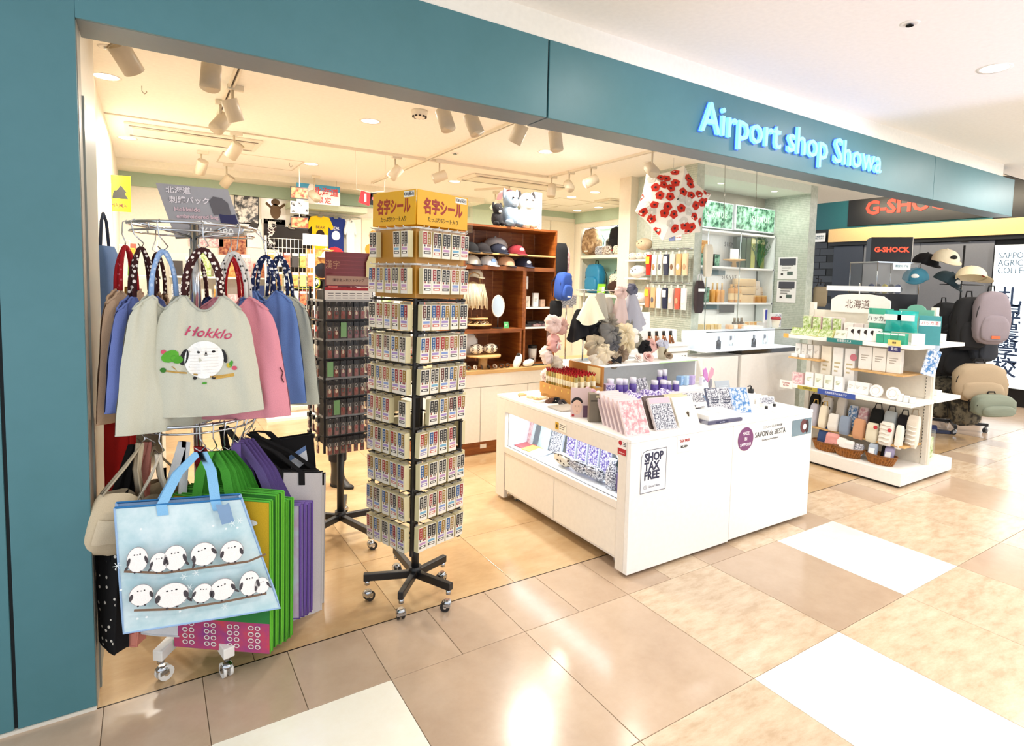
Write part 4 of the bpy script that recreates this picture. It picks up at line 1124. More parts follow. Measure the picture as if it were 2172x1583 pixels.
def jar(name, label, cat, loc, r, h, col, cap, capmat='satin', mat='satin', neck=.6, cap_h=.25, group=None, lab=None, pump=False):
    t = thing(name, label, cat, loc, 0, group)
    B(col, mat).lathe((0, 0, 0), [(r * .9, 0), (r, h * .03), (r, h * (.95 - cap_h)), (r * neck, h * (1 - cap_h))], 14).build('body', t)
    if lab: B(lab, 'satin').lathe((0, 0, 0), [(r * 1.01, h * .15), (r * 1.01, h * .5)], 14, cap=False).build('label_band', t)
    b = B(cap, capmat).lathe((0, 0, 0), [(r * neck, h * (1 - cap_h)), (r * neck * 1.05, h * .98), (r * neck * .9, h)], 14)
    b.build('cap', t)
    if pump:
        B(cap, capmat).tube([(0, 0, h), (0, 0, h * 1.2), (-r * .3, 0, h * 1.26), (-r * 1.3, 0, h * 1.22)], r * .16, 6).build('pump', t)
    return t
def frill(name, label, loc, R, r, col, rot=(pi / 2, 0, 0), waves=9, seed=0, cat='scrunchie', group=None, tail=None):
    t = thing(name, label, cat, loc, 0, group); t.rotation_euler = rot
    def fn(u, v):
        a, c = 2 * pi * u, 2 * pi * v
        rr = r * (1 + .12 * sin(waves * a + seed + 2 * sin(c)) + .45 * noise.noise(Vector((cos(a) * 2.4, sin(a) * 2.4 + seed, cos(c) * 1.2))))
        return ((R + rr * cos(c)) * cos(a), (R + rr * cos(c)) * sin(a), rr * sin(c) * (1 + .25 * cos(waves * a + 2 * c)))
    b = B(col, 'cloth'); b.grid(fn, 44, 9, wrap=True); b.build('ruffle', t)
    if tail:
        for sg in (-1, 1):
            B(tail, 'cloth').tube([(0, 0, r), (sg * R * .8, -R * .6, r * 1.2), (sg * R * 1.1, -R * 1.5, r)], r * .3, 5, flat=.3).build('ribbon', t)
    return t
def rose(label, loc, R, col, core, group=None, seed=0):
    t = thing('rose_hairpiece', label, 'hair accessory', loc, .3 * seed, group); t.rotation_euler = (.9, 0, .4 * sin(seed))
    for k, (rr, n, z, c) in enumerate(((R, 6, 0, col), (R * .72, 5, R * .18, col), (R * .42, 4, R * .3, core))):
        b = B(c, 'cloth')
        for j in range(n):
            a = 2 * pi * j / n + k
            b.at((rr * .5 * cos(a), rr * .5 * sin(a), z), a, ry=-.5 - .25 * k)
            b.ell((0, 0, 0), (rr * .55, rr * .6, rr * .1), 8, 6, wob=.3, seed=j)
        b.X = None
        o = b.build('petals', t); o['kind'] = 'stuff'
    return t
def drape(name, label, cat, loc, r0, r1, h, col, mat='cloth', folds=7, amp=.22, seed=0, sy=.7, group=None, stand=None):
    """cloth hanging in folds from its gathered top; loc is the top"""
    t = thing(name, label, cat, loc, 0, group)
    def fn(u, v):
        a = 2 * pi * u
        r = (r0 + (r1 - r0) * v ** .7) * (1 + amp * v * sin(folds * a + seed) + .3 * v * noise.noise(Vector((cos(a) * 2, sin(a) * 2, v * 1.5 + seed))))
        return (r * cos(a) + .02 * v * sin(seed * 3), r * sy * sin(a), -h * v * (1 + .12 * sin(a * 2 + seed) * v))
    b = B(col, mat); b.grid(fn, 40, 10, wrap=True)
    b.ell((0, 0, -.002), (r0 * 1.02, r0 * sy, r0 * .4), 12, 6)
    b.build('cloth', t)
    if stand: B('c9ccd0', 'metal').cyl((0, 0, 0), (0, 0, -stand), .004, n=6).build('stand', t)
    return t
KZ = 0.735
# riser on the counter
rz_ = thing('display_riser', 'white riser shelf carrying hair accessories on the white counter', 'shelf', (2.72, .70, KZ))
B('f8f8f6', 'satin').box(0, 1.05, 0, .38, .205, .222).build('shelf_board', rz_, .002)
for x in (.0, 1.035): B('f8f8f6', 'satin').box(x, x + .015, .02, .38, 0, .205).build('side_panel', rz_)
B('f8f8f6', 'satin').box(.015, 1.035, .36, .375, 0, .205).build('back_panel', rz_)
b = B('b9d8a0').box(.62, 1.04, -.002, .0, .206, .212).build('green_edge', rz_)
RZ = KZ + .222
# tissue of roses along the riser front
for k, (u, c, d, r) in enumerate((((1242, 758), '8a6242', '6e4a30', .026), ((1262, 764), 'cdb8a0', 'a58a70', .026), ((1280, 762), 'b9a590', '8f7a64', .024), ((1319, 757), 'f2e4dc', 'e6cfc2', .03), ((1352, 758), 'e8c6be', 'c99088', .036), ((1376, 752), '9d8a74', '75624e', .026))):
    p = [(2.876,1.004,0.975), (2.839,0.846,0.975), (2.933,0.863,0.975), (3.159,0.918,0.975), (3.255,0.848,0.975), (3.471,0.95,0.975)][k]
    rose(f'{("dark brown", "beige", "taupe", "white", "large pale pink", "grey brown")[k]} fabric rose hairpiece on the front edge of the riser', (max(2.75, min(3.7, p[0])), .735, RZ + .03), r * 1.35, c, d, 'fabric roses on the riser', k)
t = thing('hair_bow', 'black velvet hair bow lying between the fabric roses on the riser', 'hair accessory', (2.93, .72, RZ + .002))
b = B('141216', 'cloth')
for sg in (-1, 1): b.prism([(0, .02), (sg * .045, .0), (sg * .05, .05), (sg * .03, .045)][::sg], -.008, .012)
b.build('loops', t); B('1c1a1e', 'cloth').box(-.008, .008, -.012, .014, .015, .036).build('knot', t, .003)
SCR = [(( .0), 'cream draped snood hanging highest at the left of the hair accessory stand', 2.80, .86, 1.435, .012, .075, .17, 'efe6c8', 6),
       (0, 'black draped snood below and left of the cream snood', 2.755, .93, 1.33, .02, .065, .19, '111014', 5),
       (0, 'khaki grey draped snood right of the cream snood', 2.955, .95, 1.45, .02, .06, .2, 'a8a294', 6),
       (0, 'taupe bow snood hanging behind the grey buns', 3.06, .98, 1.42, .015, .06, .22, 'b3a99a', 7),
       (0, 'dusty pink satin snood on the right of the stand', 3.14, .93, 1.44, .015, .06, .2, 'c9b2ac', 6),
       (0, 'silver grey satin snood at the right end of the stand', 3.27, .95, 1.46, .014, .08, .24, 'a3a3ad', 6)]
for k, (_, l, x, y, z, a, c, h, col, f) in enumerate(SCR):
    drape('snood', l, 'snood', (x, y, z), a * 1.8, c * 1.35, h * 1.08, col, 'cloth', f, .14, k, group='snoods on the riser stand', stand=.0)
st = thing('accessory_stand', 'chrome stand with bars holding snoods and scrunchies on the riser', 'stand', (3.0, .97, RZ))
b = B('c9ccd0', 'metal')
for x in (-.18, .24):
    B('c9ccd0', 'metal').cyl((x, 0, 0), (x, 0, .52), .006, n=8).build('post', st)
for z in (.36, .52): B('c9ccd0', 'metal').cyl((-.26, 0, z), (.3, 0, z), .004, n=8).build('bar', st)
B('b9bcc2', 'metal').box(-.26, .3, -.05, .05, 0, .008).build('base', st)
for l, x, y, z, R, r, c, w in (('black satin scrunchie bun at the upper left of the riser', 2.87, .9, 1.20, .03, .034, '17161a', 7), ('taupe scrunchie bun above the grey buns', 3.03, .92, 1.235, .03, .034, '9a9082', 8), ('stone grey scrunchie bun behind the cream chiffon pair', 3.2, .93, 1.2, .03, .032, '8b8880', 7), ('ivory scrunchie at the front left corner of the riser', 2.80, .77, 1.0, .026, .028, 'ece2d0', 8), ('mocha scrunchie under the slate grey one', 3.04, .8, 1.02, .026, .028, '8d7863', 8), ('grey satin scrunchie bun in the middle of the riser', 2.93, .83, 1.165, .03, .034, '77746f', 8), ('dark grey scrunchie bun right of the first grey one', 3.0, .85, 1.14, .03, .034, '666461', 9),
        ('slate grey scrunchie below the grey buns', 2.96, .82, 1.08, .026, .03, '5c5b5e', 7), ('cream chiffon scrunchie above the black pouf', 3.1, .83, 1.16, .034, .036, 'e6d6b4', 8),
        ('second cream chiffon scrunchie under the first', 3.1, .81, 1.09, .03, .03, 'dccaa4', 9), ('white chiffon scrunchie beside the cream pair', 3.19, .84, 1.14, .024, .026, 'efe9e0', 8),
        ('beige scrunchie bun with dark centre at the left of the riser', 2.80, .80, 1.085, .03, .034, 'b5a68c', 8), ('cream knotted scrunchie in front of the beige bun', 2.84, .76, 1.03, .028, .032, 'e3d3b4', 7),
        ('beige scrunchie lying on the riser behind the roses', 2.96, .79, RZ + .03, .03, .028, 'b3a288', 8), ('olive grey scrunchie under the silver snood', 3.25, .86, 1.1, .026, .028, '8f8a78', 8),
        ('pale pink scrunchie topping the dusty pink snood', 3.14, .93, 1.465, .022, .024, 'd9bdb4', 8), ('dark speckled scrunchie topping the silver snood', 3.27, .95, 1.49, .018, .022, '5f6070', 9)):
    frill('scrunchie', l, (x, y, z), R * 1.15, r * 1.3, c, (1.2, .2 * sin(x * 30), .4 * sin(x * 20)), w, x * 7, group='scrunchies on the riser')
frill('scrunchie', 'black furry pouf at the right of the cream scrunchies', (3.29, .82, 1.05), .018, .04, '0f0e11', (1.2, 0, 0), 5, 3)
frill('scrunchie', 'pink fluffy scrunchie above the metal bucket', (3.38, .84, 1.06), .024, .034, 'dfb0a6', (1.2, 0, 0), 9, 5)
t = thing('metal_bucket', 'small ribbed metal bucket on the right of the riser', 'bucket', (3.47, .80, RZ))
B('c9c6b4', 'metal').lathe((0, 0, 0), [(.035, 0), (.05, .095), (.053, .098), (.05, .1)], 18, cap=False).lathe((0, 0, 0), [(.035, .001), (.001, .001)], 18, cap=False).build('body', t)
frill('scrunchie', 'silver scrunchie sitting in the metal bucket', (3.47, .80, RZ + .11), .022, .028, 'b9bccb', (.4, 0, 0), 8, 9)
# scrunchie tower at the left
t = thing('scrunchie_tower', 'clear pole stand for pink scrunchies left of the gold rolls', 'stand', (2.54, 1.0, KZ))
B('e4e2de', 'film').cyl((0, 0, 0), (0, 0, .56), .02, n=12).build('pole', t); B('f0eeea', 'satin').lathe((0, 0, 0), [(.07, 0), (.07, .012)], 20).build('base', t)
for k, (x, y, z, c) in enumerate(((2.52, .93, 1.235, 'e7c9bd'), (2.6, .95, 1.22, 'cfa596'), (2.53, .93, 1.10, 'dba39a'), (2.49, .96, 1.01, 'e9d4c8'), (2.56, .93, .94, 'dcd0bc'), (2.5, .95, .86, 'efd6cc'), (2.59, .94, .87, 'd8b0a4'))):
    frill('scrunchie', f'{("blush", "rose brown", "salmon pink", "pale blush", "ivory", "shell pink", "dusty rose")[k]} scrunchie on the pole stand left of the riser', (x, y, z), .032, .034, c, (1.35, .25 * (-1) ** k, .3 * k), 10, k, tail='f3ece6' if k in (2, 3) else None, group='pink scrunchies on the pole stand')
# kraft tray of gold rolls with red ribbon
t = thing('kraft_tray', 'kraft cardboard display tray with scalloped flap on the left of the white counter', 'box', (2.44, .56, KZ))
B('b5813c', 'matte').box(0, .25, 0, .38, 0, .055).box(.0, .25, 0, .006, .012, .1).box(0, .25, .374, .38, .012, .1).build('tray', t)
fl = [(0, .1), (0, .03)] + [(.38 * (k + .5 + .5) / 7 - .027, .018 + .012 * (k % 2)) for k in range(7)] + [(.38, .03), (.38, .1)]
b = B('b98440'); b.X = Matrix.Rotation(-pi / 2, 4, 'Z') @ Matrix.Translation((-.38, 0, 0)); b.prism([(x, z) for x, z in fl], -.012, -.008); b.X = None
b.build('scalloped_flap', t)
b = B('e2c15c'); b.X = Matrix.Rotation(-pi / 2, 4, 'Z') @ Matrix.Translation((-.38, 0, 0))
for k in range(5): b.prism([(.05 + k * .07, .075), (.056 + k * .07, .065), (.062 + k * .07, .075), (.056 + k * .07, .09)], -.0135, -.0125)
b.build('star_print', t)
B('a8702e').box(.235, .25, .0, .38, .1, .235).build('back_card', t)
b = B('d8c48e'); b.quad((.2345, .02, .12), (.2345, .16, .12), (.2345, .16, .225), (.2345, .02, .225)); b.build('card_print', t)
rl = B('c9a04a', 'gloss'); rl.lathe((0, 0, 0), [(.011, 0), (.012, .004), (.012, .1), (.009, .104)], 10)
ME_ROLL = [rl.mesh('roll')]
for c in ('b58a34', 'd8b970', '9a8a4a'): ME_ROLL.append(B(c, 'gloss').lathe((0, 0, 0), [(.011, 0), (.012, .004), (.012, .1), (.009, .104)], 10).mesh('roll'))
mr_ = B('f1e6c8'); mr_.lathe((0, 0, .045), [(.0122, 0), (.0122, .03)], 10, cap=False); ME_BAND = mr_.mesh('label_band')
mr_ = B('b3131f', 'cloth')
for a in range(4): mr_.tube([(0, 0, .1), (.012 * cos(a * 1.6), .012 * sin(a * 1.6), .125), (.004 * cos(a * 1.6 + 1), .004 * sin(a * 1.6 + 1), .11)], .0026, 5)
ME_RIB = mr_.mesh('ribbon')

for i in range(12):
    for j in range(4):
        t = thing('gold_roll', f'gold roll with red ribbon, row {("one", "two", "three", "four")[j]} from the flap, {TH12[i]} from the near corner', 'roll', (2.475 + j * .05, .585 + i * .03, KZ + .0555), rs.random() * 6, 'gold rolls in the kraft tray')
        o = inst('roll', ME_ROLL[rs.randrange(4)], t); inst('label_band', ME_BAND, t); inst('ribbon', ME_RIB, t)
        t.scale = (1, 1, 1.15)
# hair clips on the left end
for k, (p, c) in enumerate(zip([(2.245,0.953,0.745),(2.242,0.844,0.745),(2.251,0.77,0.745),(2.304,0.778,0.745),(2.295,0.696,0.745),(2.343,0.689,0.745),(2.33,0.595,0.745)], ('d8b684', 'e3c79c', 'cfae7c', 'e0c8a2', '5a3a2c', '161418', '3a3436'))):
    frill('hair_tie', f'{("tan", "cream", "sand", "pale gold", "brown", "black", "charcoal")[k]} hair tie lying at the left end of the white counter', (p[0] + .05, p[1], KZ + .012), .02, .011, c, (.1 * k, .15, k), 5, k, 'hair tie', 'hair ties at the counter end')
t = pack('leaflet', 'white leaflet stack lying in front of the hair ties', 'leaflet', (2.33, .72, KZ), .12, .2, .012, None, 'f3eee2', .1, -pi / 2)
t.location.z = KZ + .0125
pack('grey_tray', 'flat grey tray lying in front of the kraft tray', 'tray', (2.33, .42, KZ + .011), .16, .16, .01, None, 'a8a29a', 0, -pi / 2)
t = pack('beauty_card', 'pink standing card with a made up face at the counter edge', 'card', (2.27, .26, KZ), .12, .175, .004, None, 'd9bdb8', -.55, -.12)
b = B('e8c0a8'); b.prism([(-.022 + .03 * cos(a), .06 + .043 * sin(a)) for a in [2 * pi * k / 18 for k in range(18)]], -.0016, -.001)
b.prism([(-.022 + .034 * cos(a), .085 + .034 * sin(a)) for a in [pi * k / 12 for k in range(13)]], -.0014, -.0008, '1a1214'); b.rect(-.035, -.028, .066, .068, -.002, '3a2a26').rect(-.016, -.009, .066, .068, -.002, '3a2a26').rect(-.027, -.017, .036, .04, -.002, 'b02a30'); b.prism([(-.045 + .008 * cos(a), .012 + .008 * sin(a)) for a in [2 * pi * k / 10 for k in range(10)]], -.0022, -.001, 'b02a2a')
b.rect(.015, .05, .0, .07, -.0012, '6a4a5c').build('face_print', t)
t = pack('cosmetic_box', 'tall dark olive box beside the pink beauty card', 'box', (2.27, .12, KZ), .075, .165, .05, None, '6f6453', -.45)
B('c9bd9a').rect(.0, .025, .142, .156, -.001).rect(-.03, .03, .12, .128, -.001, '3a3226').build('print', t)
pack('navy_box', 'navy and white box right of the olive box', 'box', (2.345, .14, KZ), .06, .12, .05, None, '3b3a62', -.4, strip='e4e4f0')
for k in range(4):
    t = thing('cotton_ring', f'rolled white cotton ring behind the olive box, {TH12[k]} from the left', 'ring', (2.40 + k * .06, .36 + .02 * k, KZ + .12 - .02 * k), .4, 'cotton rings behind the olive box'); t.rotation_euler = (pi / 2 - .3, 0, .3)
    B(('c49aa4', 'c49aa4', 'efe6ea', 'f2eef2')[k], 'cloth').tube(ring(.028, 20), .009, 8, closed=True).build('ring', t)
pack('blue_sachet_tray', 'clear tray of blue and white sachets behind the olive box', 'tray', (2.52, .27, KZ), .24, .08, .14, 'blue_splash', 'dfe8f4', -.3, group=None)
for k in range(6):
    pack('lavender_sachet', f'pale pink lavender sachet leaning back near the counter corner, {("first", "second", "third", "fourth", "fifth", "front")[k]} of the row', 'sachet', (2.345 - k * .011, .03 - .05 * k, KZ), .155, .2, .016, 'rose_print' if k == 5 else None, 'e2cfcf', -.12, -.5, 'lavender sachets in a leaning row')
for k in range(2): pack('damask_sachet', f'black and white flower printed sachet, {("front", "rear")[1 - k]} one of two', 'sachet', (2.52 - k * .01, -.16 - k * .05, KZ), .15, .19, .018, 'ink_print' if k else None, 'cfc6c4' if k else '5c4c48', -.12, -.5, 'flower printed sachets', head='d8b7c4' if k else None)
for k in range(3): pack('cream_packet', f'cream packet with a small brown sprig, {("rearmost", "middle", "front")[k]} of three', 'packet', (2.70 - k * .01, -.13 - k * .045, KZ), .15, .18, .016, None, 'f2ead8' if k == 2 else 'd9c9a4', -.12, -.5, 'cream sprig packets')
b = B('5a4a38')
for a in (-.5, -.2, .1, .4): b.tube([(0, 0, 0), (.02 * sin(a), 0, .03 * cos(a))], .002, 4)
o = b.build('sprig_print', D.objects['cream_packet.002'] if 'cream_packet.002' in D.objects else None); o.location = (.01, -.002, .06)
# acrylic stops along the front edge
t = thing('acrylic_stop', 'row of clear acrylic stops along the front edge of the counter', 'stop', (2.45, -.24, KZ))
for k in range(6): B('f4f6fa', 'film').box(k * .075, k * .075 + .05, 0, .004, 0, .03).build('stop', t)
# purple goods under the riser
for k, (x, y, h, r) in enumerate(((2.80, .62, .14, .027), (2.865, .60, .14, .027), (2.93, .62, .13, .027), (2.99, .6, .14, .027), (3.22, .62, .1, .03), (3.29, .60, .1, .028), (3.36, .62, .085, .026), (3.42, .6, .085, .026), (3.33, .68, .16, .022), (3.39, .69, .16, .022))):
    jar('lavender_jar', f'{("tall", "tall", "tall", "tall", "squat", "squat", "small", "small", "back row", "back row")[k]} clear jar of purple lavender under the riser, {TH12[k]} from the left', 'jar', (x, y, KZ), r, h, '5a4598', 'e9e6f2', 'satin', 'gloss', .85, .3, 'lavender jars under the riser')
for k in range(3): pack('silver_tube', f'leaning silver lavender tube beside the tall jars, {("left", "middle", "right")[k]} one', 'tube', (3.06 + k * .045, .60, KZ), .036, .13, .02, 'ink_print', 'b9b6c4', .1, -.2, 'silver tubes under the riser', ry=-.25)
pack('lilac_box', 'lilac patterned box at the left under the riser', 'box', (2.76, .57, KZ), .07, .11, .06, 'lavender_print', 'c9b5d6', -.3)
for k, (x, y) in enumerate(((2.70, .44), (2.84, .46), (2.98, .44), (2.80, .36), (2.95, .33), (3.10, .40))):
    t = thing('lavender_pouch', f'clear pouch of dried lavender lying in front of the jars, {("first", "second", "third", "fourth", "fifth", "sixth")[k]} of the pile', 'pouch', (x, y, KZ + .03), .5 * k, 'lavender pouches')
    B(mat='lavender_print').ell((0, 0, 0), (.085, .06, .045), 16, 10, wob=.5, seed=k).build('pouch', t)
    B('efeaf6', 'film').box(-.075, -.05, -.03, .03, -.004, .004).build('seal', t)
b_ = thing('bamboo_tray', 'shallow bamboo tray holding lavender bundles', 'tray', (2.76, .24, KZ), -.3)
B('c9a878', 'satin').box(-.12, .12, -.06, .06, 0, .008).build('base', b_); B('d8bd8e', 'satin').box(-.12, .12, -.06, -.052, .008, .03).box(-.12, .12, .052, .06, .008, .03).box(-.12, -.112, -.052, .052, .008, .03).box(.112, .12, -.052, .052, .008, .03).build('rim', b_)
for k in range(3): pack('flower_packet', f'white packet with grey flowers in the middle of the counter, {("left", "middle", "right")[k]} one', 'packet', (3.14 + k * .07, .28 - .02 * k, KZ), .12, .09, .03, 'ink_print', 'f1eef2', -.2, -.6, 'grey flower packets', head='f0c9cc')
# tongs, soap, butterfly
for k in range(3): pack('soap_box', f'{("pale blue", "sky blue", "lilac")[k]} soap box on the right under the riser, {("left", "middle", "right")[k]} of three', 'soap', (3.515 + k * .05, .62 - .01 * k, KZ + .04), .052, .07, .045, None, ('8fb4dc', 'b4d4ee', 'b9a6d6')[k], .35, group='soap boxes', strip='e8f2fa')
pack('soap_stand', 'white step block carrying the soap boxes', 'stand', (3.63, .60, KZ), .34, .039, .1, None, 'f8f8f6')
pack('soap_box', 'white and purple striped soap box beside the butterfly decoration', 'soap', (3.70, .57, KZ + .04), .06, .06, .03, None, 'e6e6ee', .1, strip='5a5296')
pack('soap_box', 'cream soap box at the far right of the soap row', 'soap', (3.745, .60, KZ + .04), .055, .07, .03, None, 'f0ead2', .1)
t = thing('butterfly_decoration', 'pink and magenta striped butterfly bow standing on a clear stem', 'decoration', (3.42, .30, KZ))
for sg, c in ((-1, 'c07cb8'), (1, 'dc96a8')):
    b = B(c, 'satin').prism([(sg * .002, .12), (sg * .05, .17), (sg * .055, .21), (sg * .03, .225), (sg * .008, .18)][::sg], -.004, .004); b.build('wing', t)
B('8d8a90', 'satin').ell((.025, 0, .11), (.018, .012, .04), 10, 8).build('body', t); B('dfe4ee', 'film').cyl((0, 0, 0), (0, 0, .13), .006, n=8).build('stem', t)
pack('blue_card', 'small slate blue cards stacked below the butterfly', 'card', (3.36, .22, KZ), .05, .05, .04, None, '7d9abf', .2, -.3)
# tray with scissors
t = thing('grey_tray', 'white leaflet pad and grey tray near the front edge of the counter', 'tray', (2.95, -.15, KZ), -.06)
B('5a5870', 'satin').box(-.14, .14, -.1, .1, 0, .02).build('tray', t, .003); B('f2f2f4', 'satin').box(-.13, .13, -.09, .09, .02, .05).build('pad', t, .002); B('d9d9de', 'satin').box(-.02, .1, -.07, .05, .05, .062).build('leaflet', t)
b = B('3a3a58'); b.rect(-.08, .02, .004, .017, -.1008).build('label_strip', t); text('lavender', .012, (-.03, -.1015, .0105), t, 'dcdcec')
t = thing('scissors', 'grey handled scissors lying open on the counter behind the tray', 'scissors', (3.02, .08, KZ + .005), .4)
for sg in (-1, 1):
    B('9a9aa2', 'metal').at((0, 0, 0), sg * .18).box(-.004, .16, -.006, .006, 0, .004).build('blade', t)
    B('77757c', 'satin').at((0, 0, .003), -sg * .25).tube([(-.11 + p[0] * 1.4, p[1] - sg * .01, 0) for p in ring(.03, 16)], .006, 6, closed=True).build('finger_loop', t)
t = thing('brush', 'black handled brush crossing the scissors', 'brush', (2.93, .05, KZ + .03), -.5)
B('1c1b20', 'satin').cyl((-.04, 0, 0), (.16, 0, 0), .004, n=8).build('handle', t); B('5a463a', 'fur').cyl((-.04, 0, 0), (-.1, 0, 0), .008, .014, n=10).build('bristles', t)
for k in range(3): pack('patterned_cloth', f'folded navy and white patterned cloth leaning back, {("left", "middle", "right")[k]} of three', 'cloth', (3.12 + k * .075, -.06 - k * .03, KZ), .13, .17, .02, 'blue_splash' if k == 2 else 'ink_print', ('4a5068', 'f0f0f4', '9fb0d0')[k], -.35, -.5, 'patterned cloths', strip='28304a' if k < 2 else None)
for k in range(4): pack('soap_pack', f'white soap pack with coloured band, {("first", "second", "third", "fourth")[k]} from the cloths', 'soap', (3.50 + .06 * k, .22 + .03 * (k % 2), KZ), .085, .05, .09, None, 'f7f5f1', -.1, group='banded soap packs', strip=('d86a7a', 'e6c84a', 'd86a7a', '7ab08a')[k])
pack('grey_booklet', 'clear grey booklet leaning behind the soap packs', 'booklet', (3.66, .34, KZ), .13, .11, .012, None, 'a9b2bb', -.15, -.35, strip='e8ecf0')
jar('pump_bottle', 'black pump head on a white bottle at the right of the counter', 'bottle', (3.66, .12, KZ), .028, .085, 'f4f3f0', '141416', 'satin', 'satin', .7, .35, pump=True)
for k, p in enumerate(((3.36, -.22), (3.47, -.2))):
    jar('mini_bottle', f'tiny clear bottle with black cap near the front edge, {("left", "right")[k]} one', 'bottle', (*p, KZ), .013, .055, 'e8e6e2', '1a1a1c', 'satin', 'satin', .75, .3, 'tiny black capped bottles')
for k in range(6): pack('soap_card', f'pale card with {("yellow", "pink", "green", "yellow", "pink", "green")[k]} print lying flat, {("first", "second", "third", "fourth", "fifth", "sixth")[k]} from the patterned cloths', 'card', (3.36 + .05 * k, -.1 + .05 * (k % 3), KZ + .006), .07, .07, .005, None, 'f6f3ec', -.2 * k, -pi / 2 + .1, 'pale soap cards', strip=('e6cf6a', 'e0a0a0', '9ac0a4')[k % 3])
for k in range(4): pack('white_packet', f'white packet at the right end of the counter, {("first", "second", "third", "fourth")[k]} of the stack', 'packet', (3.66, -.02 + .05 * k, KZ), .14, .05, .04, 'ink_print' if k == 0 else None, 'f6f4f0', -.1, -.2, 'white packets at the counter end')
# tall white display behind the riser with testers
td = thing('tester_display', 'tall white tester display behind the right end of the riser', 'display', (3.2, 1.12, 0), 0)
B('f7f6f3', 'satin').box(.1, .95, .04, .34, 0, 1.0).build('cabinet', td, .004); B('f9f8f5', 'satin').box(.08, .97, .02, .36, 1.0, 1.02).build('top_board', td, .003)
B('f9f8f5', 'satin').box(.35, .97, .2, .36, 1.02, 1.13).build('step', td, .003)
for z in (.87, .94): B('9a917e', 'satin').box(.74, .952, .034, .04, z, z + .01).build('price_rail', td)
b = B('6a665c')
for k in range(5): b.rect(.76 + k * .036, .775 + k * .036, .9, .915, .0335)
b.build('price_print', td)
for k in range(4):
    t = thing('tester_bottle', f'brown dropper bottle with black cap on the tester display, {("first", "second", "third", "fourth")[k]} from the left', 'bottle', (3.74 + k * .085, 1.22, 1.02), 0, 'brown tester bottles')
    t.rotation_euler = (0, -.1, 0)
    for s_ in (-.014, .014): B('8a4f24', 'gloss').tube([(s_ * .4, 0, .07), (s_ * 1.4, -.01, 0)], .012, 8).build('bottle_leg', t)
    B('15120f', 'satin').cyl((0, 0, .07), (0, 0, .11), .014, n=10).build('cap', t); B('f0e9dc').cyl((0, -.001, .055), (0, -.001, .068), .0145, n=10).build('label_band', t)
for k, (x, y, z, w, h, s) in enumerate(((3.52, 1.3, 1.13, .16, .26, 'white card sign standing tallest on the tester display'), (3.74, 1.34, 1.13, .2, .16, 'wide white card with a small plant drawing on the tester display'), (3.38, 1.2, 1.02, .15, .15, 'white card leaning at the left of the tester display'))):
    pack('card_sign', s, 'sign', (x, y, z), w, h, .003, None, 'fbfaf7', -.15, -.08, strip='b9b4a8')
for k, (x, z, c) in enumerate(((3.40, 1.02, 'd8bf98'), (3.62, 1.02, 'e0caa6'))): pack('paper_bag', f'{("left", "right")[k]} kraft paper bag behind the tester cards', 'bag', (x, 1.36, z), .14, .17, .06, None, c, .1)
pack('cosmetic_box', 'white box with black band in front of the tester bottles', 'box', (3.66, 1.16, 1.02), .09, .035, .06, None, '1c1a1c', -.1)
pack('cosmetic_box', 'pale pink palette below the black banded box', 'box', (3.6, 1.125, 1.02), .08, .03, .03, None, 'e8c9c4', -.1)
# goods in the lit recess (facing -x)
A_ = -pi / 2
for k in range(4): pack('booklet', f'booklet lying flat in the lit recess, {("pale blue", "red edged", "yellow edged", "white")[k]} one', 'booklet', (2.26, 1.02 - k * .1, .39 + .006), .12, .11, .006, None, ('dde9f4', 'c9666a', 'e3cf74', 'f2f5f8')[k], A_ + .1 * k, -pi / 2 + .05, 'booklets in the recess')
pack('photo_card', 'tilted photo card in a white stand at the left of the recess', 'picture', (2.36, .98, .389), .12, .17, .02, 'rose_print', 'c9ced6', A_ - .3, -.2)
pack('photo_card', 'pale blue picture card second from the left in the recess', 'picture', (2.37, .82, .389), .14, .18, .02, 'snow_print', 'dfe8f0', A_ - .2, -.2)
pack('photo_card', 'round flower picture card third from the left in the recess', 'picture', (2.38, .68, .389), .13, .17, .02, 'ink_print', 'e4eaf2', A_, -.2)
for k in range(4): pack('lavender_pack', f'hanging pack of lavender at the back of the recess, {("first", "second", "third", "fourth")[k]} from the left', 'pack', (2.40, .53 - k * .115, .389), .1, .19, .015, 'lavender_print', 'dfe2f0', A_, -.1, 'lavender packs in the recess')
for k, (y, x, c) in enumerate(((.42, 2.27, 'leopard'), (.25, 2.27, 'ink_print'), (.12, 2.28, 'ink_print'))):
    t = thing('zip_pouch', f'{("brown leopard", "grey flower", "black piped flower")[k]} zip pouch lying at the front of the recess', 'pouch', (x, y, .44), A_ + .1, 'zip pouches in the recess'); t.rotation_euler = (.5, 0, A_ + .1)
    B(mat=c).ell((0, 0, 0), (.085, .03, .05), 16, 10, wob=.2, seed=k).build('pouch', t); B('2c2a30', 'satin').tube([(-.08, -.004, .03), (0, -.01, .048), (.08, -.004, .03)], .003, 5).build('zip', t)
for k, (y, c) in enumerate(((-.02, 'cfd6e4'), (-.11, '5a4a78'))):
    t = thing('lavender_bag', f'{("white drawstring bag with cords", "purple lavender bag")[k]} at the right end of the recess', 'bag', (2.29, y, .389)); 
    b = B(c if k else 'ffffff', 'cloth' if k else 'ink_print'); b.lathe((0, 0, 0), [(.035, 0), (.045, .03), (.042, .1), (.02, .14), (.03, .165)], 14, sx=.8); b.build('body', t)
    B('f2f4f8', 'cloth').tube([(0, 0, .14), (-.03, .02, .2), (-.01, .06, .23)], .003, 5).build('cord', t)
pack('dark_board', 'dark green board standing at the right end of the recess', 'board', (2.42, .0, .389), .2, .22, .01, None, '2c3a3a', A_)
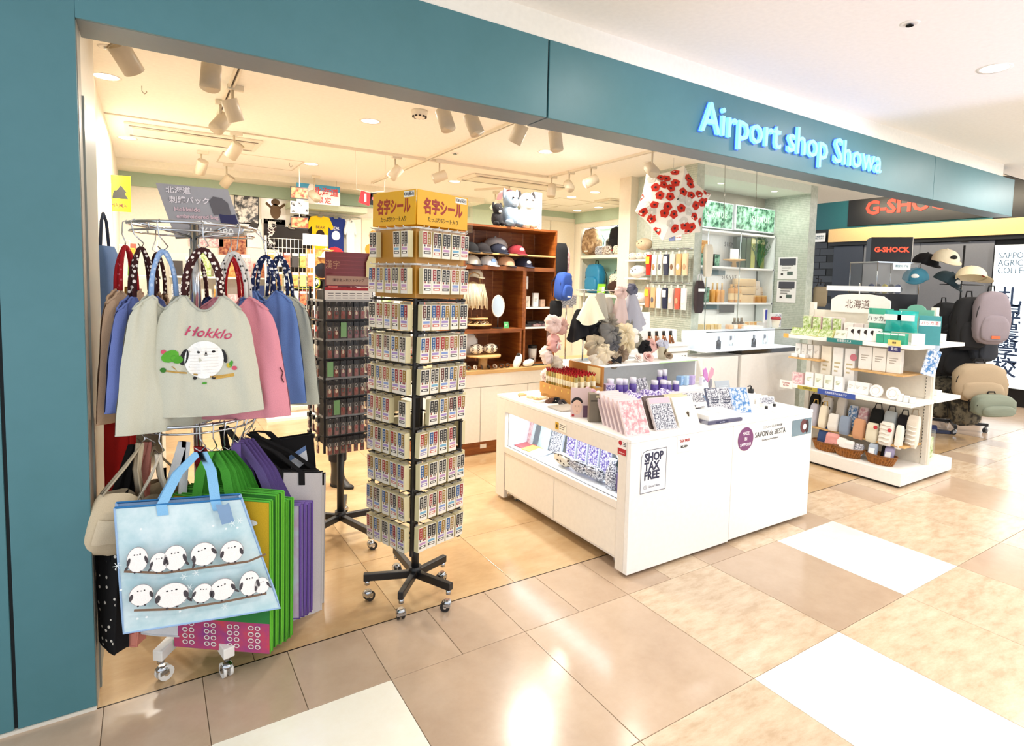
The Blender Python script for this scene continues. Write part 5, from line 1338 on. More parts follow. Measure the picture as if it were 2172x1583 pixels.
# ---------------------------------------------------------------- two sided shelf unit by the corridor
WL = -pi / 2
go = thing('shelf_unit', 'white two sided shelf unit of cosmetics standing right of the white counter', 'shelf', (4.96, -.31, 0))
b = B('f4f2ec', 'satin').box(0, .88, 0, 1.1, .02, .125).build('plinth', go, .004)
B('2a2724').box(.03, .85, .03, 1.08, 0, .02).build('plinth_shadow_gap', go)
B('e9e2d2', 'satin').box(.425, .455, .0, 1.1, .125, 1.34).build('centre_panel', go)
for y in (.03, 1.07):
    B('e4ded0', 'satin').box(.415, .465, y - .02, y + .02, .125, 1.405).build('upright', go, .002)
b = B('3a3630')
for k in range(44): b.box(.4145, .4155, .045 - .0, .05, .18 + k * .026, .192 + k * .026)
o = b.build('slot', go); o['kind'] = 'stuff'
for z in (1.112, .665):
    for x0, x1 in ((.04, .42), (.46, .9)):
        B('f6f4ee', 'satin').box(x0, x1, -.02, 1.1, z - .03, z).build('shelf_board', go, .003)
for x0, x1, y0, y1, z in ((.1, .42, .08, .5, .87), (.1, .42, .78, 1.08, .905), (.14, .42, .05, 1.05, .3)):
    B(mat='pale_wood').box(x0, x1, y0, y1, z - .014, z).build('wooden_shelf', go, .002)
def strip_label(label, y0, y1, z, h, col, s=None, tc='f4f4f4', sz=.02, x=4.999):
    t = thing('shelf_label', label, 'label', (x, (y0 + y1) / 2, z), WL)
    w = abs(y1 - y0)
    B(col, 'satin').box(-w / 2, w / 2, -.003, 0, -h / 2, h / 2).build('strip', t)
    if s: text(s, sz, (0, -.0036, 0), t, tc, sx=.8)
    return t
strip_label('teal shelf edge label for cosmetics on the top shelf', .375, .07, 1.1, .035, '1f7f7c', '北海道コスメ', sz=.026)
strip_label('small navy ranking label on the top shelf edge', -.135, -.225, 1.075, .04, '2c2a62', '第1位', sz=.026)
strip_label('small yellow tag above the navy ranking label', -.13, -.225, 1.125, .045, 'ecd27a', '■■', '3a3222', .02, 4.996)
strip_label('white TAX FREE card at the far end of the second shelf', .80, .67, .655, .07, 'f8f5ee', 'TAX FREE\n¥5,500+', 'a83030', .022)
strip_label('olive shelf edge label on the second shelf', .62, .43, .65, .033, 'b0a242', '北海道の人気', '4a4420', .018)
strip_label('long blue shelf edge label on the second shelf', .43, .1, .645, .045, '3650a0', '北海道生まれの商品です', 'e6ecf8', .022)
strip_label('small orange sun sticker at the far end of the top shelf', .79, .74, 1.1, .04, 'f0b050', None)
NTHS = ('first', 'second', 'third', 'fourth', 'fifth', 'sixth', 'seventh', 'eighth', 'ninth', 'tenth')
def row(name, cat, what, n, x, y0, y1, z, w, h, d, col, face=None, rx=0, group=None, head=None, strip=None, fcol='ffffff', tail='on the shelf unit'):
    for k in range(n):
        y = y0 + (y1 - y0) * (k + .5) / n
        c = col[k % len(col)] if isinstance(col, tuple) else col
        pack(name, f'{what}, {NTHS[k]} from far end {tail}' if n > 1 else f'{what} {tail}', cat, (x, y, z), w, h, d, face, c, WL + rs.uniform(-.08, .08), rx, group or (what if n > 1 else None), head, fcol=fcol, strip=strip)
ZT, ZM, ZB = 1.113, .666, .126
row('cosmetic_box', 'box', 'clear cosmetic box at the back', 4, 5.2, .74, .36, ZT, .08, .17, .06, ('c9cfae', 'd8b7b4', 'efeae4', 'd9cfc8'), 'green_print', tail='of the top shelf')
row('cosmetic_box', 'box', 'white box behind cow print packs', 3, 5.22, .36, .1, ZT, .08, .13, .06, ('f4f0ea', 'efe2de', 'f6f2ee'), None, strip='b89a98', tail='of the top shelf')
row('sachet', 'sachet', 'yellow green sachet leaning in the front', 6, 5.04, .75, .36, ZT, .07, .075, .03, ('c9bf52', 'a9b944', 'd9d68a'), 'green_print', -.5, tail='of the top shelf')
row('sachet', 'sachet', 'pale sachet beside the cow print ones', 2, 5.04, .34, .24, ZT, .05, .08, .02, 'efe9dc', None, -.4, strip='8ca050', tail='on the top shelf')
row('cow_pack', 'packet', 'black and white cow print packet', 5, 5.06, .24, -.03, ZT, .055, .11, .03, 'f2ede6', 'cow_print', -.2, tail='on the top shelf')
t = thing('header_board', 'white arched sign board reading Hokkaido at the back of the top shelf', 'sign', (5.355, .3, 1.33), WL)
B('f6f2ea', 'satin').prism([(-.26, 0), (.26, 0), (.26, .11), (.2, .15), (.08, .165), (-.08, .165), (-.2, .15), (-.26, .11)], -.008, 0).build('board', t)
text('北海道', .085, (-.02, -.009, .07), t, '6a5148', sx=.85)
t = thing('header_board', 'long white sign frame standing above the arched Hokkaido board', 'sign', (5.37, .32, 1.52), WL)
B('f8f8f8', 'satin').box(-.3, .34, -.01, 0, 0, .045).build('frame', t, .002); B('d9d7d2', 'metal').cyl((0, 0, -.1), (0, 0, .07), .006, n=8).build('clip_post', t)
for k, (y, z, x, c) in enumerate(((.04, ZT + .13, 5.2, '3aa88c'), (-.1, ZT + .1, 5.14, '2fb0a8'), (-.2, ZT + .1, 5.14, '2fb0a8'))):
    t = thing('mint_pouch', f'{("tall green", "turquoise", "turquoise")[k]} mint candy pouch on the top shelf, {("behind the two smaller", "left small", "right small")[k]} one', 'pouch', (x, y, z - .13 if k == 0 else ZT + .09), WL, 'mint candy pouches'); 
    b = B(c, 'gloss'); h = .27 if k == 0 else .17; w = .1 if k == 0 else .075
    b.grid(lambda u, v: ((2 * u - 1) * w * (1 - .1 * sin(pi * v)), -(.035 * sin(pi * u) * sin(pi * min(1, v * 1.15))) + .004 * noise.noise(Vector((u * 7, v * 7, k))), h * (1 - v)), 10, 10)
    b.grid(lambda u, v: ((1 - 2 * u) * w * (1 - .1 * sin(pi * v)), .02 * sin(pi * u) * sin(pi * v), h * (1 - v)), 6, 6)
    b.build('pouch', t)
    B('e6efe8', 'satin').rect(-w * .85, w * .85, h * .55, h * .82, -.037).build('label_band', t)
    if k == 0: text('ハッカ飴', .05, (0, -.038, h * .68), t, '5a4a44', sx=.9)
row('mint_box', 'box', 'green mint box under the turquoise pouches', 4, 5.03, -.02, -.24, ZT, .055, .085, .05, ('2f9a7c', '36a78a'), None, head='eef2ee', tail='on the top shelf')
t = pack('mint_card', 'teal standing card for mint oil at the near end of the top shelf', 'sign', (5.25, -.31, ZT), .15, .23, .005, None, '3f8f94', WL + .35, -.15)
B('f4f2ee').rect(-.07, .07, .15, .19, -.001).build('name_strip', t); text('ハッカ油', .032, (0, -.0016, .17), t, 'c0303c', sx=.9)
t = thing('header_board', 'pale green arched board behind the turquoise mint pouches', 'sign', (5.34, -.17, ZT + .21), WL)
B('6fb09a', 'satin').prism([(-.13, 0), (.13, 0), (.13, .06)] + [(.07 * cos(a), .06 + .04 * sin(a)) for a in [pi * k / 10 for k in range(11)]] + [(-.13, .06)], -.008, 0).build('board', t)
row('white_step', 'stand', 'white stepped tester tray', 1, 5.06, -.27, -.33, ZT, .06, .09, .1, 'f6f5f2', tail='at the near end of the top shelf')
# middle tier
row('skincare_box', 'box', 'small white bottle box', 4, 5.14, .76, .52, .906, .05, .12, .05, ('f6f3ee', 'efeae2'), None, strip='b5aba0', tail='of the upper wooden shelf')
row('skincare_box', 'box', 'white folded soap card lying low', 2, 5.07, .76, .6, .906, .06, .03, .06, 'f8f6f2', tail='of the upper wooden shelf')
row('skincare_box', 'box', 'large white skincare pack', 3, 5.12, .16, -.18, .871, .105, .19, .06, ('f8f6f1', 'f6f3ec', 'f4f0e8'), None, strip='b9b0a4', tail='on the lower wooden shelf')
row('skincare_box', 'box', 'white and beige skincare carton', 3, 5.16, .52, .2, ZM, .09, .36, .06, ('f3ead8', 'f7f5f1', 'f5f3f0'), None, strip='c9b890', tail='at the back of the second shelf')
t = thing('round_seal', 'round pink seal on a white carton of the second shelf', 'sticker', (5.155, .22, .955), WL); B('cf7a88', 'satin').tube([(0, -.002, 0), (0, 0, 0)], .03, 20).build('disc', t)
row('bath_pack', 'packet', 'pink flower bath packet', 1, 5.06, .72, .62, ZM, .1, .1, .04, 'eec6c6', 'rose_print', tail='at the far end of the second shelf')
row('bath_pack', 'packet', 'white bath packet in the front row', 4, 5.06, .60, .24, ZM, .075, .12, .04, ('f6f3ee', 'f3efe6', 'f4f1e8', 'f7f6f4'), None, strip='a8b078', tail='of the second shelf')
row('bath_pack', 'packet', 'clear pack of white tablets', 3, 5.08, .22, .04, ZM, .06, .1, .05, 'f4f3ef', None, -.15, strip='c9c0b0', tail='on the second shelf')
for k, y in enumerate((-.03, -.16)):
    t = thing('round_soap', f'round white soap with embossed flower on the second shelf, {("far", "near")[k]} one', 'soap', (5.07, y, ZM + .05), WL, 'round soaps'); t.rotation_euler = (pi / 2 - .3, 0, WL)
    B('f8f6f2', 'satin').lathe((0, 0, 0), [(.04, -.012), (.052, -.008), (.052, .008), (.04, .012)], 22).build('disc', t); B('ded6cc', 'satin').tube(ring(.03, 16, .013), .003, 5, closed=True).build('emboss', t)
for k in range(3): jar('cream_jar', f'white cream jar at the near end of the second shelf, {("left", "middle", "right")[k]} one', 'jar', (5.06, -.22 - k * .045, ZM), .022, .06 - k * .008, 'f4f2ee', 'f8f7f4', 'satin', 'satin', .95, .3, 'cream jars')
# lower tier: bottle pouches on a sloped wooden shelf, baskets on the plinth
def soft(name, label, cat, loc, w, h, d, col, mat='cloth', rz=WL, group=None, strap=None, rx=-.12, seed=0, fold=.006):
    t = thing(name, label, cat, loc, rz, group); t.rotation_euler = (rx, 0, rz)
    b = B(col, mat)
    def fn(u, v):
        a = 2 * pi * u; e = .45
        cx, cy = cos(a), sin(a)
        x = w / 2 * math.copysign(abs(cx) ** e, cx); y = d / 2 * math.copysign(abs(cy) ** e, cy)
        k = min(1, .55 + 3 * v) * min(1, .5 + 3.5 * (1 - v))
        return (x * (.6 + .4 * k), y * k + fold * noise.noise(Vector((x * 30, v * 6, seed))), h * v)
    b.grid(fn, 24, 10, wrap=True); b.grid(lambda u, v: Vector(fn(u, .999)) * 1.0 * Vector((1, 1, 1)).length / math.sqrt(3) if v < .5 else (0, 0, h * 1.005), 24, 1, wrap=True)
    b.build('body', t)
    if strap: B(strap, 'satin').tube([(-w * .3, 0, h * .98), (-w * .2, 0, h * 1.18), (w * .2, 0, h * 1.2), (w * .32, 0, h * .98)], .005, 5).build('strap', t)
    return t
for k, (y, x, z, w, h, c, m, s, l) in enumerate((
        (.62, 5.26, .30, .09, .26, '0f0e10', 'cloth', 'd9b25a', 'black pouch with gold rings'), (.50, 5.26, .30, .09, .25, '16151a', 'cow_print', 'd9b25a', 'white spotted black pouch'),
        (.53, 5.12, .30, .07, .2, 'b9b6c0', 'cloth', 'd9b25a', 'silver grey bottle pouch with gold ring'), (.44, 5.12, .30, .07, .2, 'efe4cc', 'cloth', 'd9b25a', 'cream bottle pouch with gold ring'),
        (.37, 5.27, .30, .08, .27, 'f2eadf', 'cloth', None, 'tall cream pouch with little motif'), (.26, 5.27, .30, .08, .22, 'ffffff', 'blue_splash', None, 'blue and white patterned pouch'),
        (.17, 5.27, .30, .08, .22, 'ffffff', 'rose_print', None, 'pink and white patterned pouch'), (.06, 5.27, .30, .1, .23, '1a1a18', 'cloth', '2a2826', 'plain black bottle pouch'),
        (-.05, 5.27, .30, .1, .23, 'b9c2c6', 'satin', '2a2826', 'shiny silver bottle pouch'), (-.155, 5.27, .30, .09, .22, '1d1a20', 'cloth', '2a2826', 'black pouch with small white motif'),
        (-.25, 5.22, .28, .09, .26, 'eee4d4', 'cloth', 'a89a84', 'cream fringed bottle pouch nearest the corridor'),
        (.33, 5.1, .30, .09, .15, 'e8e4dc', 'cloth', None, 'white short pouch in the front row'), (.23, 5.1, .29, .09, .16, '8a98ac', 'cloth', None, 'blue grey short pouch in the front row'),
        (.11, 5.1, .28, .09, .17, 'cf9a74', 'cloth', None, 'peach brown short pouch in the front row'), (.0, 5.1, .28, .09, .16, 'e3dcc4', 'cloth', None, 'cream short pouch with red ornament'),
        (-.11, 5.1, .28, .1, .19, 'efeae0', 'cloth', None, 'quilted white pouch with red ornament'), (-.2, 5.12, .27, .05, .19, 'f1ebe0', 'cloth', None, 'narrow white frilled pouch'))):
    t = soft('bottle_pouch', l + ' on the lowest tier of the shelf unit', 'pouch', (x, y, z), w, h, .06, c, m, WL, 'bottle pouches', s, -.15, k)
    if k in (14, 15): B('c01f2e', 'gloss').ell((.04, -.045, .13), .016, 12, 8).build('red_ornament', t)
    if k in (15, 10):
        b = B('f6f1e6', 'cloth')
        for j in range(5): b.tube([(-w * .4, -.036, .03 + j * .034), (-w * .1, -.042, .036 + j * .034), (w * .2, -.04, .028 + j * .034), (w * .4, -.034, .034 + j * .034)], .007, 5)
        o = b.build('frill', t); o['kind'] = 'stuff'
for k, (y, x, c) in enumerate(((.36, 5.07, 'pink and navy pouches'), (.16, 5.06, 'white round pouches'), (-.09, 5.09, 'grey and lilac packets'))):
    t = thing('wicker_basket', f'oval brown wicker basket of {c} on the plinth', 'basket', (x, y, .126), WL)
    b = B(mat='basket')
    b.lathe((0, 0, 0), [(.07, 0), (.085, .03), (.098, .07), (.102, .075), (.094, .072), (.08, .03), (.066, .006)], 28, sx=1.25, sy=.72, cap=False); b.lathe((0, 0, 0), [(.068, .004), (.001, .004)], 28, sx=1.25, sy=.72, cap=False)
    b.build('weave', t)
    b = B('a2682c', 'satin')
    for j in range(30):
        a = 2 * pi * j / 30
        b.tube([(.0745 * 1.25 * cos(a), .0745 * .72 * sin(a), .002), (.101 * 1.25 * cos(a + .1), .101 * .72 * sin(a + .1), .074)], .003, 4)
    o = b.build('stake', t); o['kind'] = 'stuff'
    B('7a4a1c', 'satin').tube([(p[0] * 1.25, p[1] * .72, .076) for p in ring(.1, 28)], .006, 6, closed=True).build('rim', t)
for k, (l, y, x, z, w, h, c, m) in enumerate((('navy printed pouch standing in the far wicker basket', .42, 5.1, .16, .1, .17, '3a4f7a', 'cloth'), ('salmon pink pouch leaning in the far wicker basket', .31, 5.05, .16, .12, .13, 'd8928a', 'satin'),
        ('white pouch with small eye in the middle basket', .23, 5.05, .15, .08, .12, 'efebe4', 'cloth'), ('white lace pouch in the middle basket', .16, 5.05, .15, .08, .11, 'f2eee8', 'cloth'), ('grey printed pouch in the middle basket', .08, 5.06, .15, .07, .1, 'b9aeb0', 'ink_print'),
        ('blue grey packet leaning in the near basket', -.03, 5.06, .16, .07, .12, 'a9b6c6', 'satin'), ('lilac packet with white label in the near basket', -.14, 5.1, .15, .07, .13, 'a79fc0', 'satin'), ('black box at the back of the near basket', -.1, 5.14, .15, .08, .12, '151416', 'satin'))):
    t = soft('pouch', l, 'pouch', (x, y, z), w, h, .04, c, m, WL, None, None, -.3, k + 30)
    if k in (5, 6): B('f2f2f4').rect(-.02, .025, .03, .08, -.026).build('label', t)
t = thing('hanging_packet', 'clear hanging packet of blue printed goods on the near upright', 'packet', (5.34, -.33, 1.12), -.5); t.rotation_euler = (0, .25, -.5)
B(mat='blue_splash').box(-.06, .06, -.012, 0, -.26, -.05).build('packet', t, .003); B('b7c6d6', 'satin').box(-.035, .035, -.008, -.002, -.05, .0).build('hang_strap', t)
for k in range(4): pack('white_box', f'small white box on the right hand upper shelf, {NTHS[k]} from the corridor', 'box', (5.68, -.25 + k * .1, ZT), .06, .07, .06, None, ('f6f3ee', 'f0d9cc', 'f4f2ee', 'efe9e0')[k], 0, 0, 'white boxes on the right hand shelf')
for k in range(3): pack('white_box', f'flat white box on the right hand lower shelf, {NTHS[k]} from the corridor', 'box', (5.66, -.25 + k * .12, ZM), .09, .04, .09, None, 'f4f2ec', 0, 0, 'flat white boxes on the right hand shelf')
t = thing('leaflet_holder', 'clear leaflet holder with green printed leaflets at the shelf unit end', 'holder', (5.52, -.27, .126), .1)
B('e9f0f0', 'film').box(-.07, .07, -.01, .05, 0, .26).build('holder', t); B(mat='green_print').box(-.06, .06, .0, .03, .03, .2).build('leaflets', t)
# ---------------------------------------------------------------- alcove block with its mosaic walls
w = B(mat='mosaic').box(4.36, 4.46, 1.33, 1.88, 0, 2.65).box(4.36, 4.46, 1.88, 2.22, 0, .9).box(4.46, 5.9, 2.0, 2.4, 0, 2.65).build('wall_alcove'); tag(w, kind='structure')
B(mat='mosaic').box(6.15, 6.28, 1.33, 2.4, 0, 2.65).build('side_wall', w)
B('efe6d2').box(4.36, 4.46, 2.22, 2.40, 0, 2.65).build('pillar', w)
B('eef0ea', 'satin').box(4.46, 6.15, 1.95, 2.0, 0, 2.65).build('back_panel', w)
B('dfe6da').box(4.46, 6.15, 1.33, 1.95, 2.56, 2.65).build('alcove_ceiling', w)
B('b8b2a2').box(4.462, 6.15, 1.9, 1.95, 2.42, 2.56).build('pelmet', w)
b = B('8f9c8c')
for k in range(95): b.box(4.3585, 4.3592, 1.335, 1.875, .75 + k * .02, .7525 + k * .02)
for k in range(95): b.box(6.1492, 6.15, 1.33, 1.95, .75 + k * .019, .752 + k * .019)
o = b.build('tile_joint', w); o['kind'] = 'stuff'
def poster(label, x0, x1, z0, z1, y, txt, mat, frame='e6eef0'):
    t = thing('lightbox', label, 'lightbox', ((x0 + x1) / 2, y, (z0 + z1) / 2))
    w_, h_ = (x1 - x0) / 2, (z1 - z0) / 2
    B(frame, 'satin').box(-w_, w_, 0, .05, -h_, h_).build('frame', t, .003)
    B('ffffff', mat + '_lit').rect(-w_ * .96, w_ * .96, -h_ * .92, h_ * .92, -.001).build('poster', t)
    if txt: text(txt, .085, (w_ * .25, -.003, 0), t, 'eaf4ee', sp=1.5, sx=.8)
    return t
poster('forest light box with white brand word, right one of two in the alcove', 5.45, 6.14, 2.15, 2.42, 1.75, 'SIKNUE', 'forest')
poster('forest light box partly behind the pillar, left one of two in the alcove', 4.72, 5.41, 2.14, 2.42, 1.75, 'SIKNUE', 'forest')
sh = thing('glass_shelving', 'white shelving with glass edges inside the green tiled alcove', 'shelf', (4.9, 1.72, 0))
for z in (2.12, 1.745, 1.36, 1.02): B('f4f6f4', 'satin').box(-.42, 1.24, 0, .22, z - .02, z).build('shelf_board', sh, .002)
for z in (1.6, 1.22): B('5a6f72', 'satin').box(-.40, .62, .19, .2, z - .04 + .1, z + .11).build('mirror_strip', sh)
B('2a2624', 'satin').box(.55, .8, .185, .19, 1.24, 1.33).build('dark_strip', sh)
for x in (.1, .62): B('b9c6c4', 'metal').cyl((x, .0, 1.0), (x, .0, 2.12), .005, n=6).build('rod', sh)
B('e4ebe8', 'satin').box(1.21, 1.23, 0, .2, 1.02, 2.12).build('end_panel', sh)
text('SIKNUE', .07, (.72, .195, 2.0), sh, '4a4a48', sp=1.5, sx=.8); text('SIKNUE', .07, (.7, .195, 1.64), sh, '4a4a48', sp=1.5, sx=.8); text('NIKSU', .05, (.62, .195, 1.27), sh, '4a4a48', sp=1.2, sx=.8)
YS = 1.80
for k in range(2): pack('photo_card', f'framed food photo at the left of the alcove top shelf, {("left", "right")[k]} one', 'picture', (4.95 + k * .2, 1.9, 1.86), .17, .17, .01, 'food_gold' if k else 'ink_print', 'f0f0ee', 0, -.03)
for k in range(4): pack('plant_box', f'small {("dark", "leaf printed")[k % 2]} box on the alcove top shelf, {NTHS[k]} from the left', 'box', (4.93 + k * .105, YS, 1.746), .085, .13, .06, 'forest' if k % 2 else None, '1c2420', 0, group='small boxes on the alcove top shelf')
for k in range(6): pack('tall_box', f'tall green striped bottle box on the alcove top shelf, {NTHS[k]} from the left', 'box', (5.62 + k * .085, YS + .02, 1.746), .07, .34, .06, None, ('20301f', '2e4526', '384a28', 'a8aa52', '34482a', '7d8a40')[k], 0, 0, 'tall bottle boxes', head='d8d4a0' if k > 2 else None)
t = thing('tester_bowl', 'small wooden dish with a white card on the alcove top shelf', 'dish', (5.5, YS - .02, 1.746)); B(mat='pale_wood').lathe((0, 0, 0), [(.03, 0), (.02, .06), (.12, .075), (.12, .085)], 20).build('dish', t); B('fafaf8').box(-.07, .07, 0, .003, .085, .2).build('card', t)
t = thing('conifer_sprig', 'bunch of dark green conifer sprigs at the right of the alcove top shelf', 'plant', (5.97, YS, 1.746))
b = B('3c6a40', 'cloth')
for k in range(26):
    a = rs.uniform(-1.2, 1.2); q = rs.uniform(-1, 1)
    p1 = Vector((sin(a) * .16 - .02, q * .06, .14 + cos(a) * .2)); 
    b.tube([(0, 0, .02), p1 * .6 + Vector((0, 0, .04)), p1], .004, 4, r1=.002)
    for j in range(4): b.tube([p1 * (.55 + j * .12) + Vector((0, 0, .02)), p1 * (.6 + j * .12) + Vector((.03 * (-1) ** j, 0, .04))], .003, 4)
o = b.build('needles', t); o['kind'] = 'stuff'
for k in range(4): jar('amber_bottle', f'amber bottle with pointed cap on the alcove middle shelf, {NTHS[k]} from the left', 'bottle', (5.50 + k * .075, YS, 1.361), .033, .2, 'c98e3c', 'd8a860', 'gloss', 'satin', .45, .22, 'amber bottles on the middle shelf', 'e6c890')
for k in range(3): jar('amber_bottle', f'short amber bottle with dropper left of the tall ones, {NTHS[k]} from the left', 'bottle', (5.17 + k * .075, YS - .02, 1.361), .03, .21, 'cf9440', 'e8c890', 'gloss', 'satin', .3, .34, 'dropper bottles on the middle shelf')
for k in range(4): jar('reed_bottle', f'tall reed bottle behind the droppers, {NTHS[k]} from the left', 'bottle', (4.96 + k * .07, YS + .08, 1.361), .022, .26, 'dcb888', 'e8d6b0', 'satin', 'satin', .3, .5, 'reed bottles on the middle shelf')
pack('plant_box', 'leaf printed box at the left of the alcove middle shelf', 'box', (5.03, YS - .05, 1.361), .12, .16, .06, 'forest', '20301f', 0)
for k in range(3): jar('wooden_tub', f'low amber tub right of the amber bottles, {NTHS[k]} from the left', 'tub', (5.83 + k * .1, YS - .02, 1.361), .045, .08, 'c08a44', 'd8b070', 'satin', 'satin', .98, .25, 'low amber tubs')
t = thing('bamboo_basket', 'round bamboo steamer stack behind the amber bottles', 'basket', (5.76, YS + .035, 1.361))
for k in range(3): B('d8b883', 'satin').lathe((0, 0, k * .09), [(.16, 0), (.165, .005), (.165, .08), (.16, .085)], 24, sy=.6).build('steamer', t)
for k in range(2): pack('kraft_pouch', f'pale paper pouch at the right of the alcove middle shelf, {("left", "right")[k]} one', 'pouch', (6.0 + k * .09, YS + .02, 1.43 if k == 0 else 1.361), .13, .18, .04, None, ('efe4d4', 'e6d4ba')[k], .1, -.15, strip='c9a98a')
for k in range(3): jar('brown_bottle', f'dark brown bottle on the alcove low shelf, {NTHS[k]} from the left', 'bottle', (5.58 + k * .06, YS, 1.021), .026, .17, '4a3a28', '8a7a5c', 'gloss', 'satin', .5, .25, 'dark brown bottles', 'efe6d6')
for k in range(5): pack('bamboo_roll', f'pale bamboo roll on the alcove low shelf, {NTHS[k]} from the left', 'roll', (5.1 + k * .06, YS, 1.021), .05, .1, .08, None, ('e8d2a0', 'd6b878')[k % 2], 0, 0, 'bamboo rolls')
for k in range(4): pack('gauze_bag', f'cream gauze bag on the alcove low shelf, {NTHS[k]} from the left', 'bag', (5.8 + k * .08, YS, 1.021), .07, .12, .05, 'food_gold', 'efe0bc', 0, 0, 'gauze bags')
for k in range(2): pack('notice', f'white notice with bottle photographs on the right alcove wall, {("upper", "lower")[k]} one', 'notice', (6.145, 1.56, 1.63 - k * .26), .24, .25, .003, None, 'f4f4f2', WL, 0, strip='8a8a88')
for nm in ('notice', 'notice.001'):
    B('4a4c55').rect(-.1, .1, .16, .235, -.001).rect(.0, .07, .05, .09, -.001, '5a6a64').rect(-.08, -.05, .05, .07, -.001, '3a3a3a').build('photo_strip', D.objects[nm])
area('alcove_lamp', (4.95, 1.55, 2.54), .12, 4, (1, .97, .9)); area('alcove_lamp', (5.75, 1.5, 2.54), .12, 4, (1, .97, .9))
for z in (2.09, 1.71, 1.33): area('shelf_strip_lamp', (5.3, 1.76, z), 1.3, 1.1, (.95, .98, 1), sy=.02)  # added lamps under the shelves brighten the alcove, no fixtures modelled
area('glass_case_lamp', (4.9, 1.05, 1.115), 1.2, 2, (.85, .93, 1), sy=.02)
for k, (x, y, l) in enumerate(((4.95, 1.55, 'left'), (5.75, 1.5, 'right'))): downlight(x, y, 2.56, f'small downlight in the alcove ceiling, {l} one', r=.03)
# slat wall pouches (left face of the block)
XP = 4.345
sl = thing('hook_rail', 'chrome rails with long hooks on the green slatted wall under the umbrella', 'rail', (XP, 1.6, 0), WL)
for z in (1.875, 1.555):
    b = B('c9ccd0', 'metal').cyl((-.26, -.012, z), (.26, -.012, z), .006, n=6)
    for k in range(7): b.tube([(-.24 + k * .08, -.012, z), (-.24 + k * .08, -.09, z), (-.24 + k * .08, -.1, z + .012)], .003, 5)
    b.build('rail', sl)
PC = (('c8301f', 'yellow tagged red'), ('f2efe6', 'white and black'), ('efe6d2', 'cream'), ('3a3f52', 'navy and white'), ('e8dccb', 'pale grey floral'), ('dcae78', 'tan'), ('e6c8a2', 'peach'))
PD = (('d98a62', 'orange printed'), ('e0b584', 'tan brown'), ('eeeae6', 'white'), ('2b3048', 'navy'), ('cfc4bc', 'grey pink'), ('d8604c', 'coral and white'), ('e9e2da', 'off white'))
for r, (z, PL) in enumerate(((1.855, PC), (1.535, PD))):
    for k, (c, l) in enumerate(PL):
        y = 1.85 - k * .08 - .01
        t = thing('pencil_pouch', f'{l} slim pouch in the {("upper", "lower")[r]} row on the slatted wall', 'pouch', (XP - .06, y, z), WL, 'slim pouches on the slatted wall')
        b = B(c, 'cloth'); b.grid(lambda u, v: (.036 * math.copysign(abs(cos(2 * pi * u)) ** .5, cos(2 * pi * u)) * (1 - .15 * v), .016 * sin(2 * pi * u) * (1 - .5 * (2 * v - 1) ** 2), -.03 - .2 * v), 14, 8, wrap=True); b.build('body', t)
        B('d9d4cc', 'satin').box(-.012, .012, -.004, .004, -.035, .0).build('hang_tab', t)
        if k in (0, 3): B(('e8c83a', 'f2f2f2')[k > 0], 'satin').box(-.025, .025, -.02, -.017, -.12, -.05).build('tag', t)
        else: B(('f4efe6', 'b08a5c', '6a6a70', 'f2f2f2', '8a6a50', 'f6f2ea', 'c9a07c')[(k + r) % 7], 'cloth').ell((0, -.014, -.15), (.02, .006, .03), 10, 6).build('motif', t)
for k, (l, c) in enumerate((('blue grey', '6f7fae'), ('white', 'f4f0ea'))):
    t = card('sign_card', f'small {l} sign above the slim pouches', 'sign', (XP + .012, 1.61 - k * .085, 1.985), .075, .055, c, WL); text(('NEW', 'TAX FREE')[k], .016, (0, -.003, 0), t, ('20284a', 'b02a2a')[k])
t = soft('umbrella_case', 'dark brown long pouch hanging on the front edge of the alcove wall', 'pouch', (4.40, 1.28, 1.28), .1, .3, .05, '3a3032', 'cloth', 0, None, 'c9ccd0', 0, 4)
B('f2f0ec').rect(-.045, .045, .2, .225, -.028).build('paper_band', t)
t = soft('cloth_pouch', 'cream long pouch hanging beside the dark brown one in the alcove', 'pouch', (4.52, 1.30, 1.62), .1, .3, .05, 'e6dfce', 'cloth', 0, None, None, 0, 5)
# plush shelf
ps = thing('toy_shelf', 'white shelf of stuffed seals left of the slatted wall', 'shelf', (4.36, 2.05, 0), WL)
for z in (1.785, 1.6, 1.345): B('f6f2e8', 'satin').box(-.17, .17, -.05, .12, z - .02, z).build('shelf_board', ps, .002)
def seal_plush(label, loc, r, col='f7f3ee', rz=WL, group=None, face=True):
    t = thing('plush_toy', label, 'toy', loc, rz, group)
    b = B(col, 'fur').ell((0, 0, r * .72), (r * 1.15, r, r * .75), 18, 12, wob=.06); b.build('body', t)
    if face:
        b = B('1b1719', 'gloss')
        for s_ in (-.35, .35): b.ell((s_ * r, -r * .86, r * .95), r * .09, 8, 6)
        b.build('eye', t); B('1b1719', 'gloss').ell((0, -r * .98, r * .78), (r * .12, r * .06, r * .08), 8, 6).build('nose', t)
    return t
seal_plush('white round stuffed seal in the middle of the toy shelf', (4.33, 2.03, 1.601), .085)
seal_plush('smaller white stuffed seal on the lower toy shelf', (4.33, 1.99, 1.346), .07)
for k in range(3): seal_plush(f'small white stuffed toy on the top of the toy shelf, {("left", "middle", "right")[k]} one', (4.34, 2.13 - k * .11, 1.786), .05, 'efe6da', group='small white stuffed toys')
seal_plush('tan stuffed toy behind the umbrella edge on the toy shelf', (4.34, 1.97, 1.88), .08, 'd9c2a2')
for k in range(2): pack('info_card', f'white card with small print below the toy shelf, {("left", "right")[k]} one', 'sign', (4.32, 2.13 - k * .12, 1.23), .1, .1, .004, None, 'f8f6f2', WL, -.2, strip='b0a89c')
